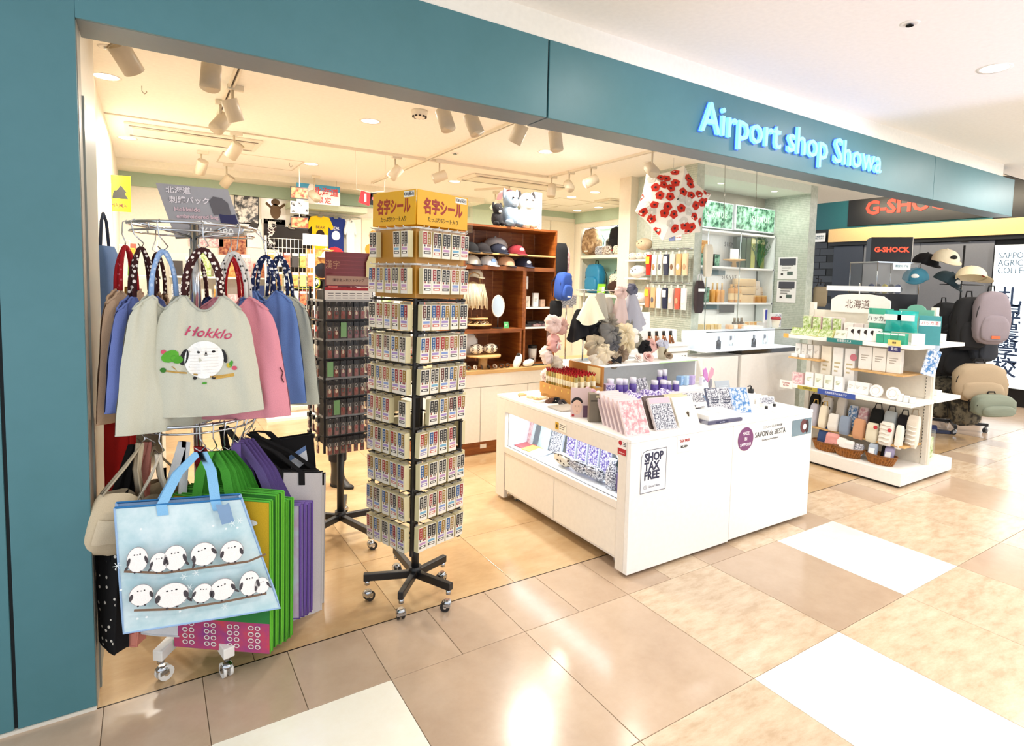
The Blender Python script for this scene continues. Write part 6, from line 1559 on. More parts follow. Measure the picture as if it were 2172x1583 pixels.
# ---------------------------------------------------------------- glass counter
gc_ = thing('glass_counter', 'white sales counter with a lit glass case on top in front of the alcove', 'counter', (4.69, 1.0, 0))
B('f5f2ec', 'satin').box(0, .87, 0, .3, 0, .91).build('cabinet', gc_, .003); B('2a2724', 'gloss').box(-.005, .9, -.005, .3, .91, .948).build('dark_trim', gc_)
B('f5f2ec', 'satin').box(-.5, -.02, .02, .3, 0, .9).build('side_cabinet', gc_, .003)
B('eaf3fa', 'glass').box(-.49, .895, 0, .006, .948, 1.125).build('front_pane', gc_); B('eaf3fa', 'glass').box(-.49, .895, 0, .3, 1.125, 1.131).build('top_pane', gc_)
B('eaf3fa', 'glass').box(.889, .895, 0, .3, .948, 1.125).build('end_pane', gc_)
B('f4f8fc', 'satin').box(-.48, .88, .28, .3, .948, 1.12).box(-.48, .88, .01, .28, .948, .952).build('case_lining', gc_)
B('39464c', 'metal').cyl((-.49, .003, 1.128), (.895, .003, 1.128), .004, n=6).build('edge_rail', gc_)
for k in range(7):
    x = 4.35 + k * .17
    if k % 3 == 0: pack('accessory_card', f'pale blue accessory card inside the glass case, {NTHS[k]} from the left', 'card', (x, 1.17, .953), .09, .12, .01, 'snow_print', 'cfe0f0', 0, -.15, 'accessories in the glass case')
    else: jar('perfume_bottle', f'{("clear", "dark", "clear", "silver", "dark", "clear", "silver")[k]} perfume bottle inside the glass case, {NTHS[k]} from the left', 'bottle', (x, 1.13, .953), .022, .12, ('d6e0ea', '2c3036', 'd6e0ea', 'b9c0c6', '33373c', 'dfe8f0', 'aab2ba')[k], '5a6068', 'gloss', 'metal', .5, .3, 'perfume bottles in the glass case')
t = thing('payment_terminal', 'card terminal with dark blue screen on the glass counter', 'terminal', (5.3, 1.2, 1.131), .3)
B('efeeea', 'satin').box(-.04, .04, 0, .02, .05, .19).build('housing', t, .004); B('1a2470', 'screen').rect(-.03, .03, .08, .18, -.001).build('screen', t); B('d9d6d0', 'satin').box(-.03, .03, 0, .08, 0, .05).build('base', t)
t = thing('paper_cup', 'paper cup with red rimmed lid of small goods on the glass counter', 'cup', (5.36, 1.13, 1.131)); B('e8e0cc', 'satin').lathe((0, 0, 0), [(.03, 0), (.042, .09)], 16).build('cup', t); B('b03038', 'satin').lathe((0, 0, 0), [(.046, .085), (.05, .1), (.04, .115)], 16).build('lid', t)
pack('calendar', 'white printed box standing at the right end of the glass counter', 'box', (5.5, 1.2, 1.131), .11, .14, .06, 'ink_print', 'f4f4f2', 0)
pack('price_tray', 'white tray with small goods at the middle of the glass counter', 'tray', (5.05, 1.15, 1.131), .3, .025, .12, None, 'f2efe8', 0)
for k in range(4): pack('small_tin', f'small tin on the glass counter, {NTHS[k]} from the left', 'tin', (4.75 + k * .07, 1.18, 1.131), .055, .04, .05, None, ('e6b88a', 'f0e8da', 'd9a060', 'e9ddc4')[k], 0, 0, 'small tins')
t = thing('acrylic_screen', 'clear acrylic screen hanging by wires above the glass counter', 'screen', (4.7, 1.1, 1.16))
B('eef4f4', 'glass').box(-.26, .27, -.002, .002, 0, .95).build('sheet', t)
for x in (-.22, .23): B('8a8478', 'metal').tube([(x, 0, .95), (x, 0.02, 1.49)], .002, 5).build('wire', t)
# ---------------------------------------------------------------- patterned umbrella
um = thing('umbrella', 'open umbrella with red poppies hanging on its side below the ceiling', 'umbrella', (3.97, 1.25, 2.235))
RMu = Matrix.Rotation(-.52, 4, 'Z') @ Matrix.Rotation(pi / 2 - .12, 4, 'X') @ Matrix.Rotation(.25, 4, 'Z')
N8 = 6
def dome(a, t): # a in 0..6, t 0 centre .. 1 rim
    i = int(a) % N8; f = a - int(a)
    r = .345 * sin(t * 1.35) / sin(1.35); z = .16 * cos(t * 1.35)
    a0, a1 = 2 * pi * i / N8, 2 * pi * (i + 1) / N8
    p = Vector((cos(a0), sin(a0), 0)).lerp(Vector((cos(a1), sin(a1), 0)), f)
    sag = 4 * f * (1 - f)
    rim = 1 - .07 * sag * t ** 3
    return RMu @ Vector((p.x * r * rim, p.y * r * rim, z - .03 * sag * t))
for i in range(N8):
    b = B('f0ece2', 'cloth'); b.grid(lambda u, v: dome(i + min(u, .9999), v), 6, 10); o = b.build('canopy_panel', um)
def on_dome(x, y):
    r = math.hypot(x, y); a = (math.atan2(y, x) % (2 * pi)) / (2 * pi) * N8
    lo, hi = 0.0, 1.0
    i = int(a) % N8; f = a - int(a); c = math.cos(pi / N8) / math.cos((f - .5) * 2 * pi / N8)
    for _ in range(18):
        m = (lo + hi) / 2
        if .345 * sin(m * 1.35) / sin(1.35) * c < r: lo = m
        else: hi = m
    return dome(a, lo) + (RMu @ Vector((0, 0, .004)))
def flower(x, y, R, col, heart, n=12):
    b = B(col, 'cloth'); ph = x * 31
    ids = [b.pv(on_dome(x + R * (1 + .12 * sin(5 * q + ph)) * cos(q), y + R * (1 + .12 * sin(5 * q + ph)) * sin(q))) for q in [2 * pi * k / n for k in range(n)]]
    c0 = b.pv(on_dome(x, y) + RMu @ Vector((0, 0, .001)))
    for k in range(n): b.pf((c0, ids[k], ids[(k + 1) % n]), True)
    hh = [b.pv(on_dome(x + R * .28 * cos(q), y + R * .28 * sin(q)) + RMu @ Vector((0, 0, .003))) for q in [2 * pi * k / 8 for k in range(8)]]
    b.pf(hh, False, heart)
    b.build('poppy_print' if heart == '34222c' else 'grey_flower_print', um)
pts = []
r2 = random.Random(5)
for k in range(44):
    q, rr = k * 2.39996 + r2.uniform(-.25, .25), .305 * math.sqrt((k + .5) / 44) + r2.uniform(-.01, .01)
    pts.append((rr * cos(q), rr * sin(q)))
for k, p in enumerate(pts): flower(p[0], p[1], .036 if k % 5 else .034, 'c8301e' if k % 5 else 'd4cfc4', '34222c' if k % 5 else 'e6e2da')
for i in range(N8):
    B('6a625a', 'metal').tube([dome(i, k / 6) - RMu @ Vector((0, 0, .005)) for k in range(7)], .002, 5).build('rib', um)
B('3a3430', 'satin').cyl(RMu @ Vector((0, 0, .19)), RMu @ Vector((0, 0, -.28)), .006, n=8).build('shaft', um)
B('4a3020', 'satin').tube([RMu @ Vector(p) for p in ((0, 0, -.28), (0, 0, -.31), (.02, 0, -.33), (.04, 0, -.31))], .009, 8).build('handle', um)
B('c9ccd0', 'metal').tube([(0, 0, .18), (0.05, 0.05, .41)], .0015, 4).build('hanging_wire', um)
# ---------------------------------------------------------------- backpacks and caps
def backpack(label, loc, w, h, d, col, mat='cloth', rz=0, pocket=None, group=None, trim='1a1a1c', logo=None, ry=0):
    t = thing('backpack', label, 'backpack', loc, rz, group); t.rotation_euler = (0, ry, rz)
    def body(b, W, H, Dp, y0, z0):
        def fn(u, v):
            a, c = 2 * pi * u, -pi / 2 + pi * v
            sx, sy, sz = cos(c) * cos(a), cos(c) * sin(a), sin(c)
            q = lambda x, e: math.copysign(abs(x) ** e, x)
            zz = q(sz, .6)
            tp = 1 - .18 * max(0, zz) ** 2
            n = noise.noise_vector(Vector((sx * 2.2 + z0 * 9 + loc[0] * 5, sy * 2.2, sz * 2.8 + loc[1] * 7))) * .05
            return (W / 2 * (q(sx, .5) * tp + n.x * 2), y0 + Dp / 2 * (q(sy, .55) + n.y * 4), z0 + H / 2 * (1 + zz + n.z))
        b.grid(fn, 24, 14, wrap=True)
    b = B(col, mat); body(b, w, h, d, 0, 0); b.build('body', t)
    b = B(pocket or col, mat); body(b, w * .78, h * .5, d * .5, -d * .42, h * .06); b.build('front_pocket', t)
    B(trim, 'satin').tube([(w * .48 * cos(a), -d * .3, h * .5 + h * .42 * sin(a)) for a in [pi * k / 12 for k in range(13)]], .004, 5).build('zip', t)
    B(trim, 'cloth').tube([(-w * .1, d * .2, h * .97), (-w * .07, d * .2, h * 1.1), (w * .07, d * .2, h * 1.1), (w * .1, d * .2, h * .97)], .007, 5).build('grab_loop', t)
    for s_ in (-1, 1): B(trim, 'cloth').tube([(s_ * w * .25, d * .45, h * .9), (s_ * w * .38, d * .75, h * .6), (s_ * w * .42, d * .5, h * .12)], .012, 5, flat=.4).build('shoulder_strap', t)
    if logo: B(logo, 'satin').box(-w * .12, w * .12, -d * .72, -d * .67, h * .12, h * .17).build('label_patch', t)
    return t
def cap(label, loc, r, col, rz=0, brim=None, logo=None, group=None, rx=0, ry=0, mat='cloth'):
    t = thing('cap', label, 'cap', loc, rz, group); t.rotation_euler = (rx, ry, rz)
    B(col, mat).grid(lambda u, v: (r * cos(v * pi / 2) ** .8 * cos(2 * pi * u), r * 1.08 * cos(v * pi / 2) ** .8 * sin(2 * pi * u), r * .95 * sin(v * pi / 2)), 22, 8, wrap=True).build('crown', t)
    b = B(brim or col, mat)
    for s_, m_ in ((0, 0), (-.004, 1)):
        b.grid(lambda u, v: ((r * (.98 - .05 * v)) * cos(pi + pi * (.1 + .8 * u)) , -r * (1.0 * sin(pi * (.1 + .8 * u)) + .62 * v * sin(pi * u) ** .7), .002 + s_ - .16 * r * v * (1 - (2 * u - 1) ** 2 * 1.6)), 12, 5)
    b.build('brim', t)
    B(col, mat).ell((0, 0, r * .95), r * .09, 8, 6).build('button', t)
    if logo: B(logo, 'cloth').ell((0, -r * .98, r * .42), (r * .3, r * .08, r * .2), 10, 6).build('logo', t)
    return t
# shelves of bags in the right wall
bs = thing('bag_shelf', 'white lit shelves of backpacks recessed in the right wall', 'shelf', (5.98, 4.52, 0))
for z in (1.97, 1.38): B('f6f2e6', 'satin').box(-.09, .25, -.57, .57, z - .05, z).build('shelf_board', bs, .003)
for y in (-.58, .57): B('f3ecdc', 'satin').box(-.1, -.05, y - .03, y + .03, .9, 2.42).build('upright', bs)
area('passage_cove_lamp', (9.3, 1.7, 2.95), .1, 30, (1, .85, .62), (0, -.9, 0), sy=2.6)
area('bag_shelf_lamp', (6.05, 4.52, 2.38), .05, 8, (.93, 1, .95), sy=1.0)
R_ = WL
backpack('tan camouflage backpack with round white tag on the upper wall shelf', (5.97, 4.88, 1.971), .34, .42, .18, 'c2a37e', 'camo', R_ + .1, group=None, logo='f2efe8')
backpack('plaid dark small backpack behind the black one on the upper shelf', (6.08, 4.5, 1.971), .26, .28, .14, '5a5248', 'dark_camo', R_)
backpack('pointed black backpack with red tag on the upper wall shelf', (6.02, 4.36, 1.971), .24, .42, .14, '0f0f11', 'cloth', R_, logo='c02a20')
backpack('black backpack at the right end of the upper wall shelf', (6.04, 4.1, 1.971), .24, .4, .14, '141416', 'cloth', R_)
for k, (y, c) in enumerate(((4.62, 'e8ddd0'), (4.45, 'd6c4b4'), (4.2, '4a3a34'))): 
    soft('shoulder_bag', f'{("white patterned", "pale speckled", "dark leopard")[k]} small bag in front of the backpacks on the upper shelf', 'bag', (5.93, y, 1.971), .2, .13, .1, c, ('ink_print', 'damask', 'leopard')[k], R_, None, None, -.1, k + 50)
backpack('glossy teal blue backpack on the lower wall shelf', (5.97, 4.78, 1.381), .34, .46, .18, '1f7fae', 'satin', R_ + .1)
t = soft('leopard_tote', 'leopard print tote with black handles on the lower wall shelf', 'bag', (6.0, 4.3, 1.381), .3, .3, .12, 'ffffff', 'leopard', R_, None, '101010', -.05, 60)
soft('cream_tote', 'cream tote at the right of the leopard print one', 'bag', (6.02, 4.08, 1.381), .24, .36, .1, 'efe6d4', 'cloth', R_, None, None, -.05, 61)
seal_plush('dark brown furry hat in front of the leopard tote', (5.92, 4.22, 1.40), .12, '3a241a', R_, None, False)
t = pack('price_sign', 'bright green price card in front of the teal backpack', 'sign', (5.88, 4.52, 1.39), .19, .14, .004, None, '8ad228', R_, -.1, strip='f2f7da'); B('f6f4ee').rect(.02, .08, .02, .1, -.0012).build('price_strip', t)
# ---------------------------------------------------------------- far shop across the side passage
w = B('0e0f12', 'satin').box(10.0, 10.1, .2, 5.3, 0, 3.2).build('wall_far'); tag(w, kind='structure')
B('1d5f66', 'satin').box(9.98, 10.0, 1.0, 5.2, 2.57, 3.15).build('teal_band', w)
B('e2bf86', 'satin').box(9.9, 10.0, .2, 3.34, 2.34, 2.56).build('wood_band', w, .003)
B('17181c', 'satin').box(9.93, 10.0, .2, 3.34, 2.28, 2.34).build('lintel', w)
for y0, y1 in ((.95, 1.9), (1.905, 2.75)): B('74777f', 'satin').box(9.97, 10.0, y0, y1, .05, 2.27).build('shutter_panel', w, .003)
for y0, y1 in ((2.76, 3.26),): B('343a48', 'satin').box(9.96, 10.0, y0, y1, .05, 2.27).build('door_leaf', w, .003)
me_ = B('14161b', 'gloss').box(-.125, .125, -.006, 0, -.055, .055).mesh('brick', .004)
for j in range(20):
    for k in range(5): inst('brick', me_, w, (9.997, 3.4 + k * .258 + (.129 if j % 2 else 0), .06 + j * .118), WL)
t = thing('shop_sign', 'black sign board with red letters on the teal band across the passage', 'sign', (9.975, 2.0, 2.80), WL)
B('0a0a0b', 'satin').box(-1.05, 1.0, -.02, 0, -.2, .24).build('board', t)
text('G-SHOCK', .3, (-.76, -.026, .06), t, 'a82814', align='LEFT', bold=.01, ext=.004, mat='glow', sx=1.05)
t = thing('lightbox_sign', 'tall lit white sign with large brush characters on the far wall', 'sign', (9.95, .58, 1.23), WL)
B('dfe8ee', 'satin').box(-.34, .34, -.03, 0, -.98, .97).build('frame', t)
B('e6f4fb', 'glow').rect(-.33, .33, -.97, .96, -.031).build('panel', t)
text('SAPPORO\nAGRICULTURAL\nCOLLEGE', .12, (-.29, -.04, .72), t, '3d5a70', align='LEFT', sx=.8, ls=.85)
text('札\n幌\n農\n學\n校', .29, (-.12, -.04, -.24), t, '2c3e5e', bold=.003, ls=.83)
t = card('wall_notice', 'small lit white notice on the dark tiles beside the alcove', 'sign', (9.9, 3.5, 2.43), .22, .15, 'f2f4f6', WL); text('札幌農學校\nFACTORY', .035, (0, -.003, 0), t, '4a6a7a')
w = B('ece6da').box(10.0, 11.4, .1, .2, 0, 3.2).build('wall_far'); tag(w, kind='structure')
# watch case with black sign box
t = thing('watch_case', 'glass watch display case on a dark stand behind the shelf unit', 'display case', (7.1, .98, 0), -.35)
B('1b1b1e', 'satin').box(-.28, .28, -.2, .2, 0, 1.5).build('stand', t, .004); B('e8f0f2', 'glass').box(-.28, .28, -.2, -.194, 1.5, 1.84).box(-.28, -.274, -.194, .2, 1.5, 1.84).box(.274, .28, -.194, .2, 1.5, 1.84).build('pane', t)
B('d9dcde', 'metal').box(-.285, .285, -.205, .205, 1.835, 1.85).build('frame', t)
for s_ in ((-.28, -.2), (.28, -.2), (.28, .2), (-.28, .2)): B('b9bcc0', 'metal').cyl((s_[0], s_[1], 1.5), (s_[0], s_[1], 1.84), .006, n=6).build('corner_post', t)
for k in range(5):
    p = Matrix.Rotation(-.35, 4, 'Z') @ Vector((-.18 + k * .09, -.02, 0))
    q = thing('watch', f'chunky watch standing in the glass case, {NTHS[k]} from the left', 'watch', (7.1 + p.x, .98 + p.y, 1.501), -.35, 'watches in the glass case')
    B(('2a3a6a', '1a1a1c', 'c9b83a', '2b2b30', '3a4a8a')[k], 'satin').tube([(0, p_[0] * .7, .05 + p_[1]) for p_ in ring(.045, 16)], .014, 8, closed=True).build('strap', q); B('17181a', 'gloss').cyl((0, -.03, .05), (0, -.045, .05), .024, n=14).build('dial', q)
t = thing('sign_box', 'black cube sign with red letters standing on the glass watch case', 'sign', (7.1, .95, 1.851), -.95)
B('121214', 'satin').box(-.2, .2, -.17, .17, 0, .27).build('cube', t, .003); B('e9e6df', 'satin').box(.197, .203, -.173, -.167, 0, .27).build('edge_strip', t)
text('G-SHOCK', .075, (0, -.172, .13), t, 'e0452c', bold=.003, mat='glow'); text('G-SHOCK', .058, (.202, 0, .13), t, 'e0452c', rz=pi / 2, bold=.003, mat='glow')
t = card('shelf_notice', 'small white notice at the front of the glass watch case', 'sign', (6.98, .74, 1.80), .2, .07, 'e9f3f6', -.5); text('限定モデル', .03, (0, -.003, 0), t, '3a7a8a')
# rolling rack of bags and caps
br = thing('garment_rack', 'black rolling rack loaded with caps and outdoor bags behind the shelf unit', 'rack', (7.66, .42, 0))
for a in range(4):
    q = a * pi / 2 + .5
    leg = B('17171a', 'satin').at((0, 0, 0), q).box(0, .34, -.015, .015, .07, .1).build('leg', br)
    b = B(); caster(b, (.32 * cos(q), .32 * sin(q), .07), '222224', a, .025); b.build('caster', leg)
B('1a1a1c', 'satin').cyl((0, 0, .08), (0, 0, 2.05), .012, n=8).build('pole', br)
B('1a1a1c', 'satin').tube(ring(.2, 20, 1.62), .006, 6, closed=True).tube(ring(.05, 14, 2.09), .004, 6, closed=True).build('ring', br)
for z in (1.2, .75): B('1a1a1c', 'satin').tube(ring(.24, 20, z), .006, 6, closed=True).build('ring', br)
for k, (p, c, l, lg) in enumerate(zip([(7.5,0.738,1.847),(7.45,0.514,1.878),(7.3,0.432,1.633),(7.3,0.736,1.671),(7.25,0.18,1.685)], ('141416', 'e2d6ba', '1e3138', '3f7f96', 'e6d6b2'), ('black cap at the top left of the rolling rack', 'cream cap with dark badge at the top of the rack', 'dark green navy cap in the middle of the rack', 'teal trucker cap with white front at the left of the rack', 'beige cap turned right with small red label'), (None, '1a1a1a', 'd9d9d4', 'f0f0ee', 'c0392b'))):
    cap(l, p, .13, c, (-.5, -.6, -.3, -1.2, .9)[k], None, lg, 'caps on the rolling rack', (.15, .2, .35, .2, .1)[k], (.1, 0, .3, 0, .25)[k])
for k, (p, w_, h_, c, m, l) in enumerate(zip([(7.3,-0.002,1.053),(7.3,0.185,0.971),(7.4,0.454,0.939),(7.2,0.016,0.459),(7.15,-0.131,0.347),(7.3,0.16,0.173),(7.4,0.403,0.189),(7.35,0.324,0.674),(7.5,0.129,0.843),(7.5,0.541,0.58)],
        (.33, .36, .34, .5, .42, .3, .36, .4, .3, .3), (.54, .56, .52, .4, .22, .52, .46, .5, .44, .5), ('8d8288', '1b1b1d', '232325', 'ab977c', '7f8676', '4a4438', '2a2826', '141416', '2e3138', '4a4844'), ('cloth', 'cloth', 'cloth', 'cloth', 'cloth', 'dark_camo', 'dark_camo', 'cloth', 'cloth', 'cloth'),
        ('mauve grey backpack with orange tag on the rolling rack', 'black backpack left of the mauve grey one', 'charcoal bag at the left of the rolling rack', 'beige duffel bag low on the rolling rack', 'olive grey bag hanging lowest on the right of the rack', 'dark camouflage bag at the bottom of the rack', 'brown black camouflage bag at the bottom left of the rack', 'black bag in the middle of the rolling rack', 'slate bag behind the mauve backpack', 'khaki bag behind the watch case side of the rack'))):
    t = backpack(l, (p[0], p[1], p[2] - .04), w_, h_, .16, c, m, -.75 + .2 * (k % 3), None, 'bags on the rolling rack', logo='d8683a' if k == 0 else None)
t = thing('sandal', 'dark blue slipper lying on the floor behind the shelf unit', 'shoe', (7.313,0.401,0), .6)
B('2c3350', 'satin').slab([(.05 * cos(a) * (1.1 if sin(a) > 0 else .9), .13 * sin(a)) for a in [2 * pi * k / 18 for k in range(18)]], 0, .03).build('sole', t, .004); B('3a4470', 'cloth').grid(lambda u, v: (.055 * cos(pi * u), .02 + .09 * v, .03 + .05 * sin(pi * u)), 10, 4).build('upper', t)
soft('cloth_bag', 'khaki cloth bag with white tags hanging beside the dark tiles', 'bag', (6.36,1.284,1.34), .14, .22, .1, '8f8168', 'cloth', -.8, None, '3a3026', 0, 77)
B('2a2622', 'metal').tube([(0, 0, .24), (0, 0, .3), (-.06, -.05, .31)], .004, 5).build('hook', D.objects['cloth_bag.005'])
# ---------------------------------------------------------------- white cabinets and wooden crates in the middle
cb = thing('base_cabinet', 'long white cabinet with wooden top under the wooden crates', 'cabinet', (2.05, 2.05, 0))
B('f7f4ec', 'satin').box(0, 2.2, .02, .55, .115, .72).build('carcass', cb)
for x0, x1 in ((0, .50), (.505, .985), (.99, 1.47), (1.475, 2.2)): B('f8f5ee', 'satin').box(x0, x1, 0, .02, .118, .6).build('cabinet_door', cb, .002)
B('f8f5ee', 'satin').box(0, 2.2, 0, .02, .604, .72).build('fascia_board', cb, .002)
B(mat='wood').box(.02, 2.2, .03, .5, 0, .115).build('kickboard', cb); B('f2efe8', 'satin').box(.52, .58, .026, .03, .05, .085).build('socket', cb)
B(mat='pale_wood').box(-.02, 2.2, -.02, .55, .72, .752).build('worktop', cb, .003)
CZ = .752
def crate(label, x0, x1, z0, z1, y0=2.12, y1=2.5, shelves=(), slats=5, back='wood'):
    t = thing('wooden_crate', label, 'crate', (x0, y0, z0))
    W, H, Dp = x1 - x0, z1 - z0, y1 - y0
    B(mat='wood').box(0, W, 0, Dp, 0, .018).build('base_board', t); B(mat='wood').box(0, W, 0, Dp, H - .018, H).build('top_board', t)
    for x in (0, W - .018): B(mat='wood').box(x, x + .018, 0, Dp, .018, H - .018).build('side_board', t)
    w_ = (W - .036) / slats
    for k in range(slats): B(mat='wood').box(.018 + k * w_ + .003, .018 + (k + 1) * w_ - .003, Dp - .012, Dp, .018, H - .018).build('slat', t)
    for z, c in shelves: (B(mat='pale_wood') if c else B('f6f2e8', 'satin')).box(.018, W - .018, -.004, Dp - .02, z - z0 - .014, z - z0).build('shelf_board', t)
    return t
crate('dark wooden crate of caps on top of the other crates', 2.4, 3.37, 1.645, 2.015, shelves=((1.775, 1),), slats=7)
crate('tall wooden crate with white shelves under the right end of the cap crate', 3.02, 3.37, CZ, 1.645, shelves=((1.295, 0), (1.11, 0)), slats=4)
crate('wooden crate with oval mirror under the left of the cap crate', 2.32, 3.02, 1.085, 1.645, slats=6)
crate('low wooden crate of flowery pouches on the cabinet worktop', 2.32, 3.0, CZ, 1.085, slats=5)
YC = 2.22
for k, (x, z, c, lg, l) in enumerate(((2.50, 1.776, '111013', None, 'black cap at the left of the upper cap row'), (2.62, 1.776, '1c1618', None, 'dark brown black cap in the upper cap row'), (2.79, 1.776, '12172a', 'd9d9de', 'navy cap with white emblem in the upper cap row'), (2.98, 1.776, '7a1722', 'd9c9c4', 'maroon cap with white emblem in the upper cap row'),
        (2.52, 1.664, 'd9d2c4', None, 'off white cap at the left of the lower cap row'), (2.69, 1.664, 'e2e4ea', '7f9fd0', 'white cap with pale blue patch in the lower cap row'), (2.87, 1.664, 'd9a985', None, 'tan cap in the lower cap row'), (3.06, 1.664, '2a2a3c', 'f2f2f2', 'navy cap with big white emblem in the lower cap row'))):
    cap(l, (x, YC, z + .005), .088, c, .12, '20151a' if k in (4, 6) else None, lg, 'caps in the wooden crate')
cap('white cap behind the upper cap row', (2.86, 2.4, 1.82), .12, 'f3f1ee', .1, None, None)
for k, (x, z, w, h, c) in enumerate(((3.08, 1.46, .06, .12, 'f1ece2'), (3.1, 1.296, .07, .1, 'efe4d2'), (3.2, 1.296, .06, .13, 'f7f5f0'), (3.28, 1.296, .05, .07, 'd8b8a0'))):
    pack('gift_card', f'{("hanging white", "cream folded", "tall white", "small tan")[k]} card in the upper opening of the tall crate', 'card', (x, 2.2, z), w, h, .03, None, c, 0, strip='b5a594')
for k in range(5): pack('folded_cloth', f'folded {("dark grey", "black", "pink checked", "charcoal", "white pink")[k]} cloth in the middle opening of the tall crate', 'cloth', (3.1 + .06 * k, 2.2, 1.111 + .02 * (k % 2)), .09, .025, .14, 'rose_print' if k in (2, 4) else None, ('3a3a3e', '1c1b1e', 'd9a8ac', '4a484c', 'e8c9cc')[k], .2 * (k - 2), 0, 'folded cloths')
t = thing('travel_cup', 'white cup with black lid in the bottom of the tall crate', 'cup', (3.2, 2.24, CZ + .02)); B('f3efe8', 'satin').lathe((0, 0, 0), [(.035, 0), (.042, .13)], 16).build('cup', t); B('1a1a1c', 'satin').lathe((0, 0, .13), [(.046, 0), (.044, .025), (.02, .03)], 16).build('lid', t)
soft('dark_bag', 'dark grey bag leaning at the left of the white cup', 'bag', (3.07, 2.28, CZ + .02), .09, .26, .07, '3c4048', 'cloth', .2, None, None, -.1, 3)
for k, (x, z, l) in enumerate(((2.95, .05, 'standing'), (3.07, .03, 'lying'))):
    t = thing('slipper', f'white felt slipper {l} on the worktop before the tall crate', 'slipper', (x, 2.1, CZ + z)); t.rotation_euler = (0, (-1.0, -.1)[k], .4)
    B('f3f0ea', 'cloth').ell((0, 0, 0), (.08, .036, .034), 14, 8, wob=.15).build('slipper', t); B('3a3430', 'cloth').ell((.055, 0, .022), (.02, .02, .015), 8, 6).build('opening', t)
pack('dish', 'dark glass plate behind the white slippers', 'dish', (3.2, 2.1, CZ), .16, .012, .1, None, '3a4440')
t = thing('table_mirror', 'oval table mirror with pale frame in the wooden crate', 'mirror', (2.77, 2.16, 1.104))
B('e4ddd2', 'satin').tube([(.062 * cos(a), 0, .2 + .095 * sin(a)) for a in [2 * pi * k / 28 for k in range(28)]], .006, 6, closed=True).build('frame', t)
b = B('dfe6e4', 'metal'); b.prism([(.06 * cos(a), .2 + .093 * sin(a)) for a in [2 * pi * k / 28 for k in range(28)]], -.002, .002); b.build('glass', t)
B('2a2422', 'satin').cyl((0, 0, 0), (0, 0, .105), .006, n=8).lathe((0, 0, 0), [(.05, 0), (.05, .008)], 16).build('stand', t)
t = thing('tiered_tray', 'round wooden tiers of earrings left of the oval mirror', 'stand', (2.58, 2.2, 1.104))
for z, r in ((.03, .13), (.085, .1)): B(mat='pale_wood').lathe((0, 0, z), [(r, 0), (r, .012)], 24).build('tier', t)
B(mat='wood').cyl((0, 0, 0), (0, 0, .12), .008, n=8).build('post', t)
for k in range(9): 
    a = k * .7; o = thing('earring', f'pale earring loop on the round wooden tiers, {TH12[k]} around', 'earring', (2.58 + .085 * cos(a), 2.2 + .085 * sin(a), 1.104 + .055), a, 'earrings on the wooden tiers'); o.rotation_euler = (.4, .3, a)
    B(('d9b98a', 'efe2cc', 'b99a6a')[k % 3], 'gloss').tube(ring(.02, 12), .004, 5, closed=True).build('loop', o)
pack('price_card', 'green price card right of the oval mirror', 'sign', (2.85, 2.14, 1.104), .05, .06, .003, None, '4fae62', 0, -.2, strip='e9f4e9')
t = thing('fringe_bag', 'cream knotted fringe bag hanging in the mirror crate', 'bag', (2.53, 2.17, 1.60))
B('b08a5a', 'cloth').tube([(-.06, 0, -.1), (-.05, 0, -.02), (0, 0, 0), (.05, 0, -.02), (.06, 0, -.1)], .006, 6).build('handle', t); B('c9a878', 'cloth').ell((0, .02, -.2), (.1, .03, .12), 14, 8).build('body', t)
b = B('eedfbe', 'cloth')
for k in range(17):
    x = -.11 + k * .0138
    b.tube([(x * .8, -.015, -.1), (x, -.035, -.22 + .02 * sin(k)), (x * 1.05, -.03, -.31 - .02 * cos(k * 2))], .0065, 5)
o = b.build('fringe', t); o['kind'] = 'stuff'
cap('straw hat hanging above the fringe bag', (2.57, 2.25, 1.56), .08, 'e8dcc0', .2, None, None)
for k, (x, l) in enumerate(((2.56, 'left'), (2.70, 'right'))):
    t = thing('flower_pouch', f'cream pouch with brown flower rings on the round tray, {l} one', 'pouch', (x, 2.16, .925), 0, 'flower ring pouches')
    b = B('f0e6d4', 'cloth'); b.ell((0, 0, 0), (.07, .035, .045), 18, 10); b.build('body', t)
    b = B('4a342a', 'cloth')
    for j in range(9):
        cx, cz = -.048 + (j % 3) * .048 , -.024 + (j // 3) * .024
        yy = -.0355 * math.sqrt(max(0, 1 - (cx / .07) ** 2 - (cz / .045) ** 2)) - .001
        b.tube([(cx + .012 * cos(a), yy, cz + .01 * sin(a)) for a in [2 * pi * q / 9 for q in range(9)]], .003, 4, closed=True)
    o = b.build('ring_print', t); o['kind'] = 'stuff'; B('3a2a24', 'satin').tube([(-.06, 0, .03), (0, -.004, .047), (.06, 0, .03)], .003, 5).build('zip', t)
t = thing('round_tray', 'round wooden cake stand under the flowery pouches', 'tray', (2.63, 2.17, CZ)); B(mat='pale_wood').lathe((0, 0, 0), [(.07, 0), (.04, .03), (.04, .09), (.16, .105), (.16, .12)], 26).build('tray', t)
t = thing('white_bag', 'bright white bag behind the flowery pouches', 'bag', (2.55, 2.3, CZ + .12)); B('fbf9f4', 'cloth').ell((0, 0, .09), (.09, .05, .1), 14, 10, wob=.2).build('body', t)
for k in range(7):
    o = thing('ring', f'small ring display on the worktop before the low crate, {TH12[k]} from the left', 'ring', (2.45 + k * .065, 2.09, CZ + .02), k, 'ring displays'); o.rotation_euler = (1.2, 0, k * .5)
    B(('3a3028', 'd9d2c6', '4a3a30')[k % 3], 'gloss').tube(ring(.018, 12), .007, 6, closed=True).build('ring', o)
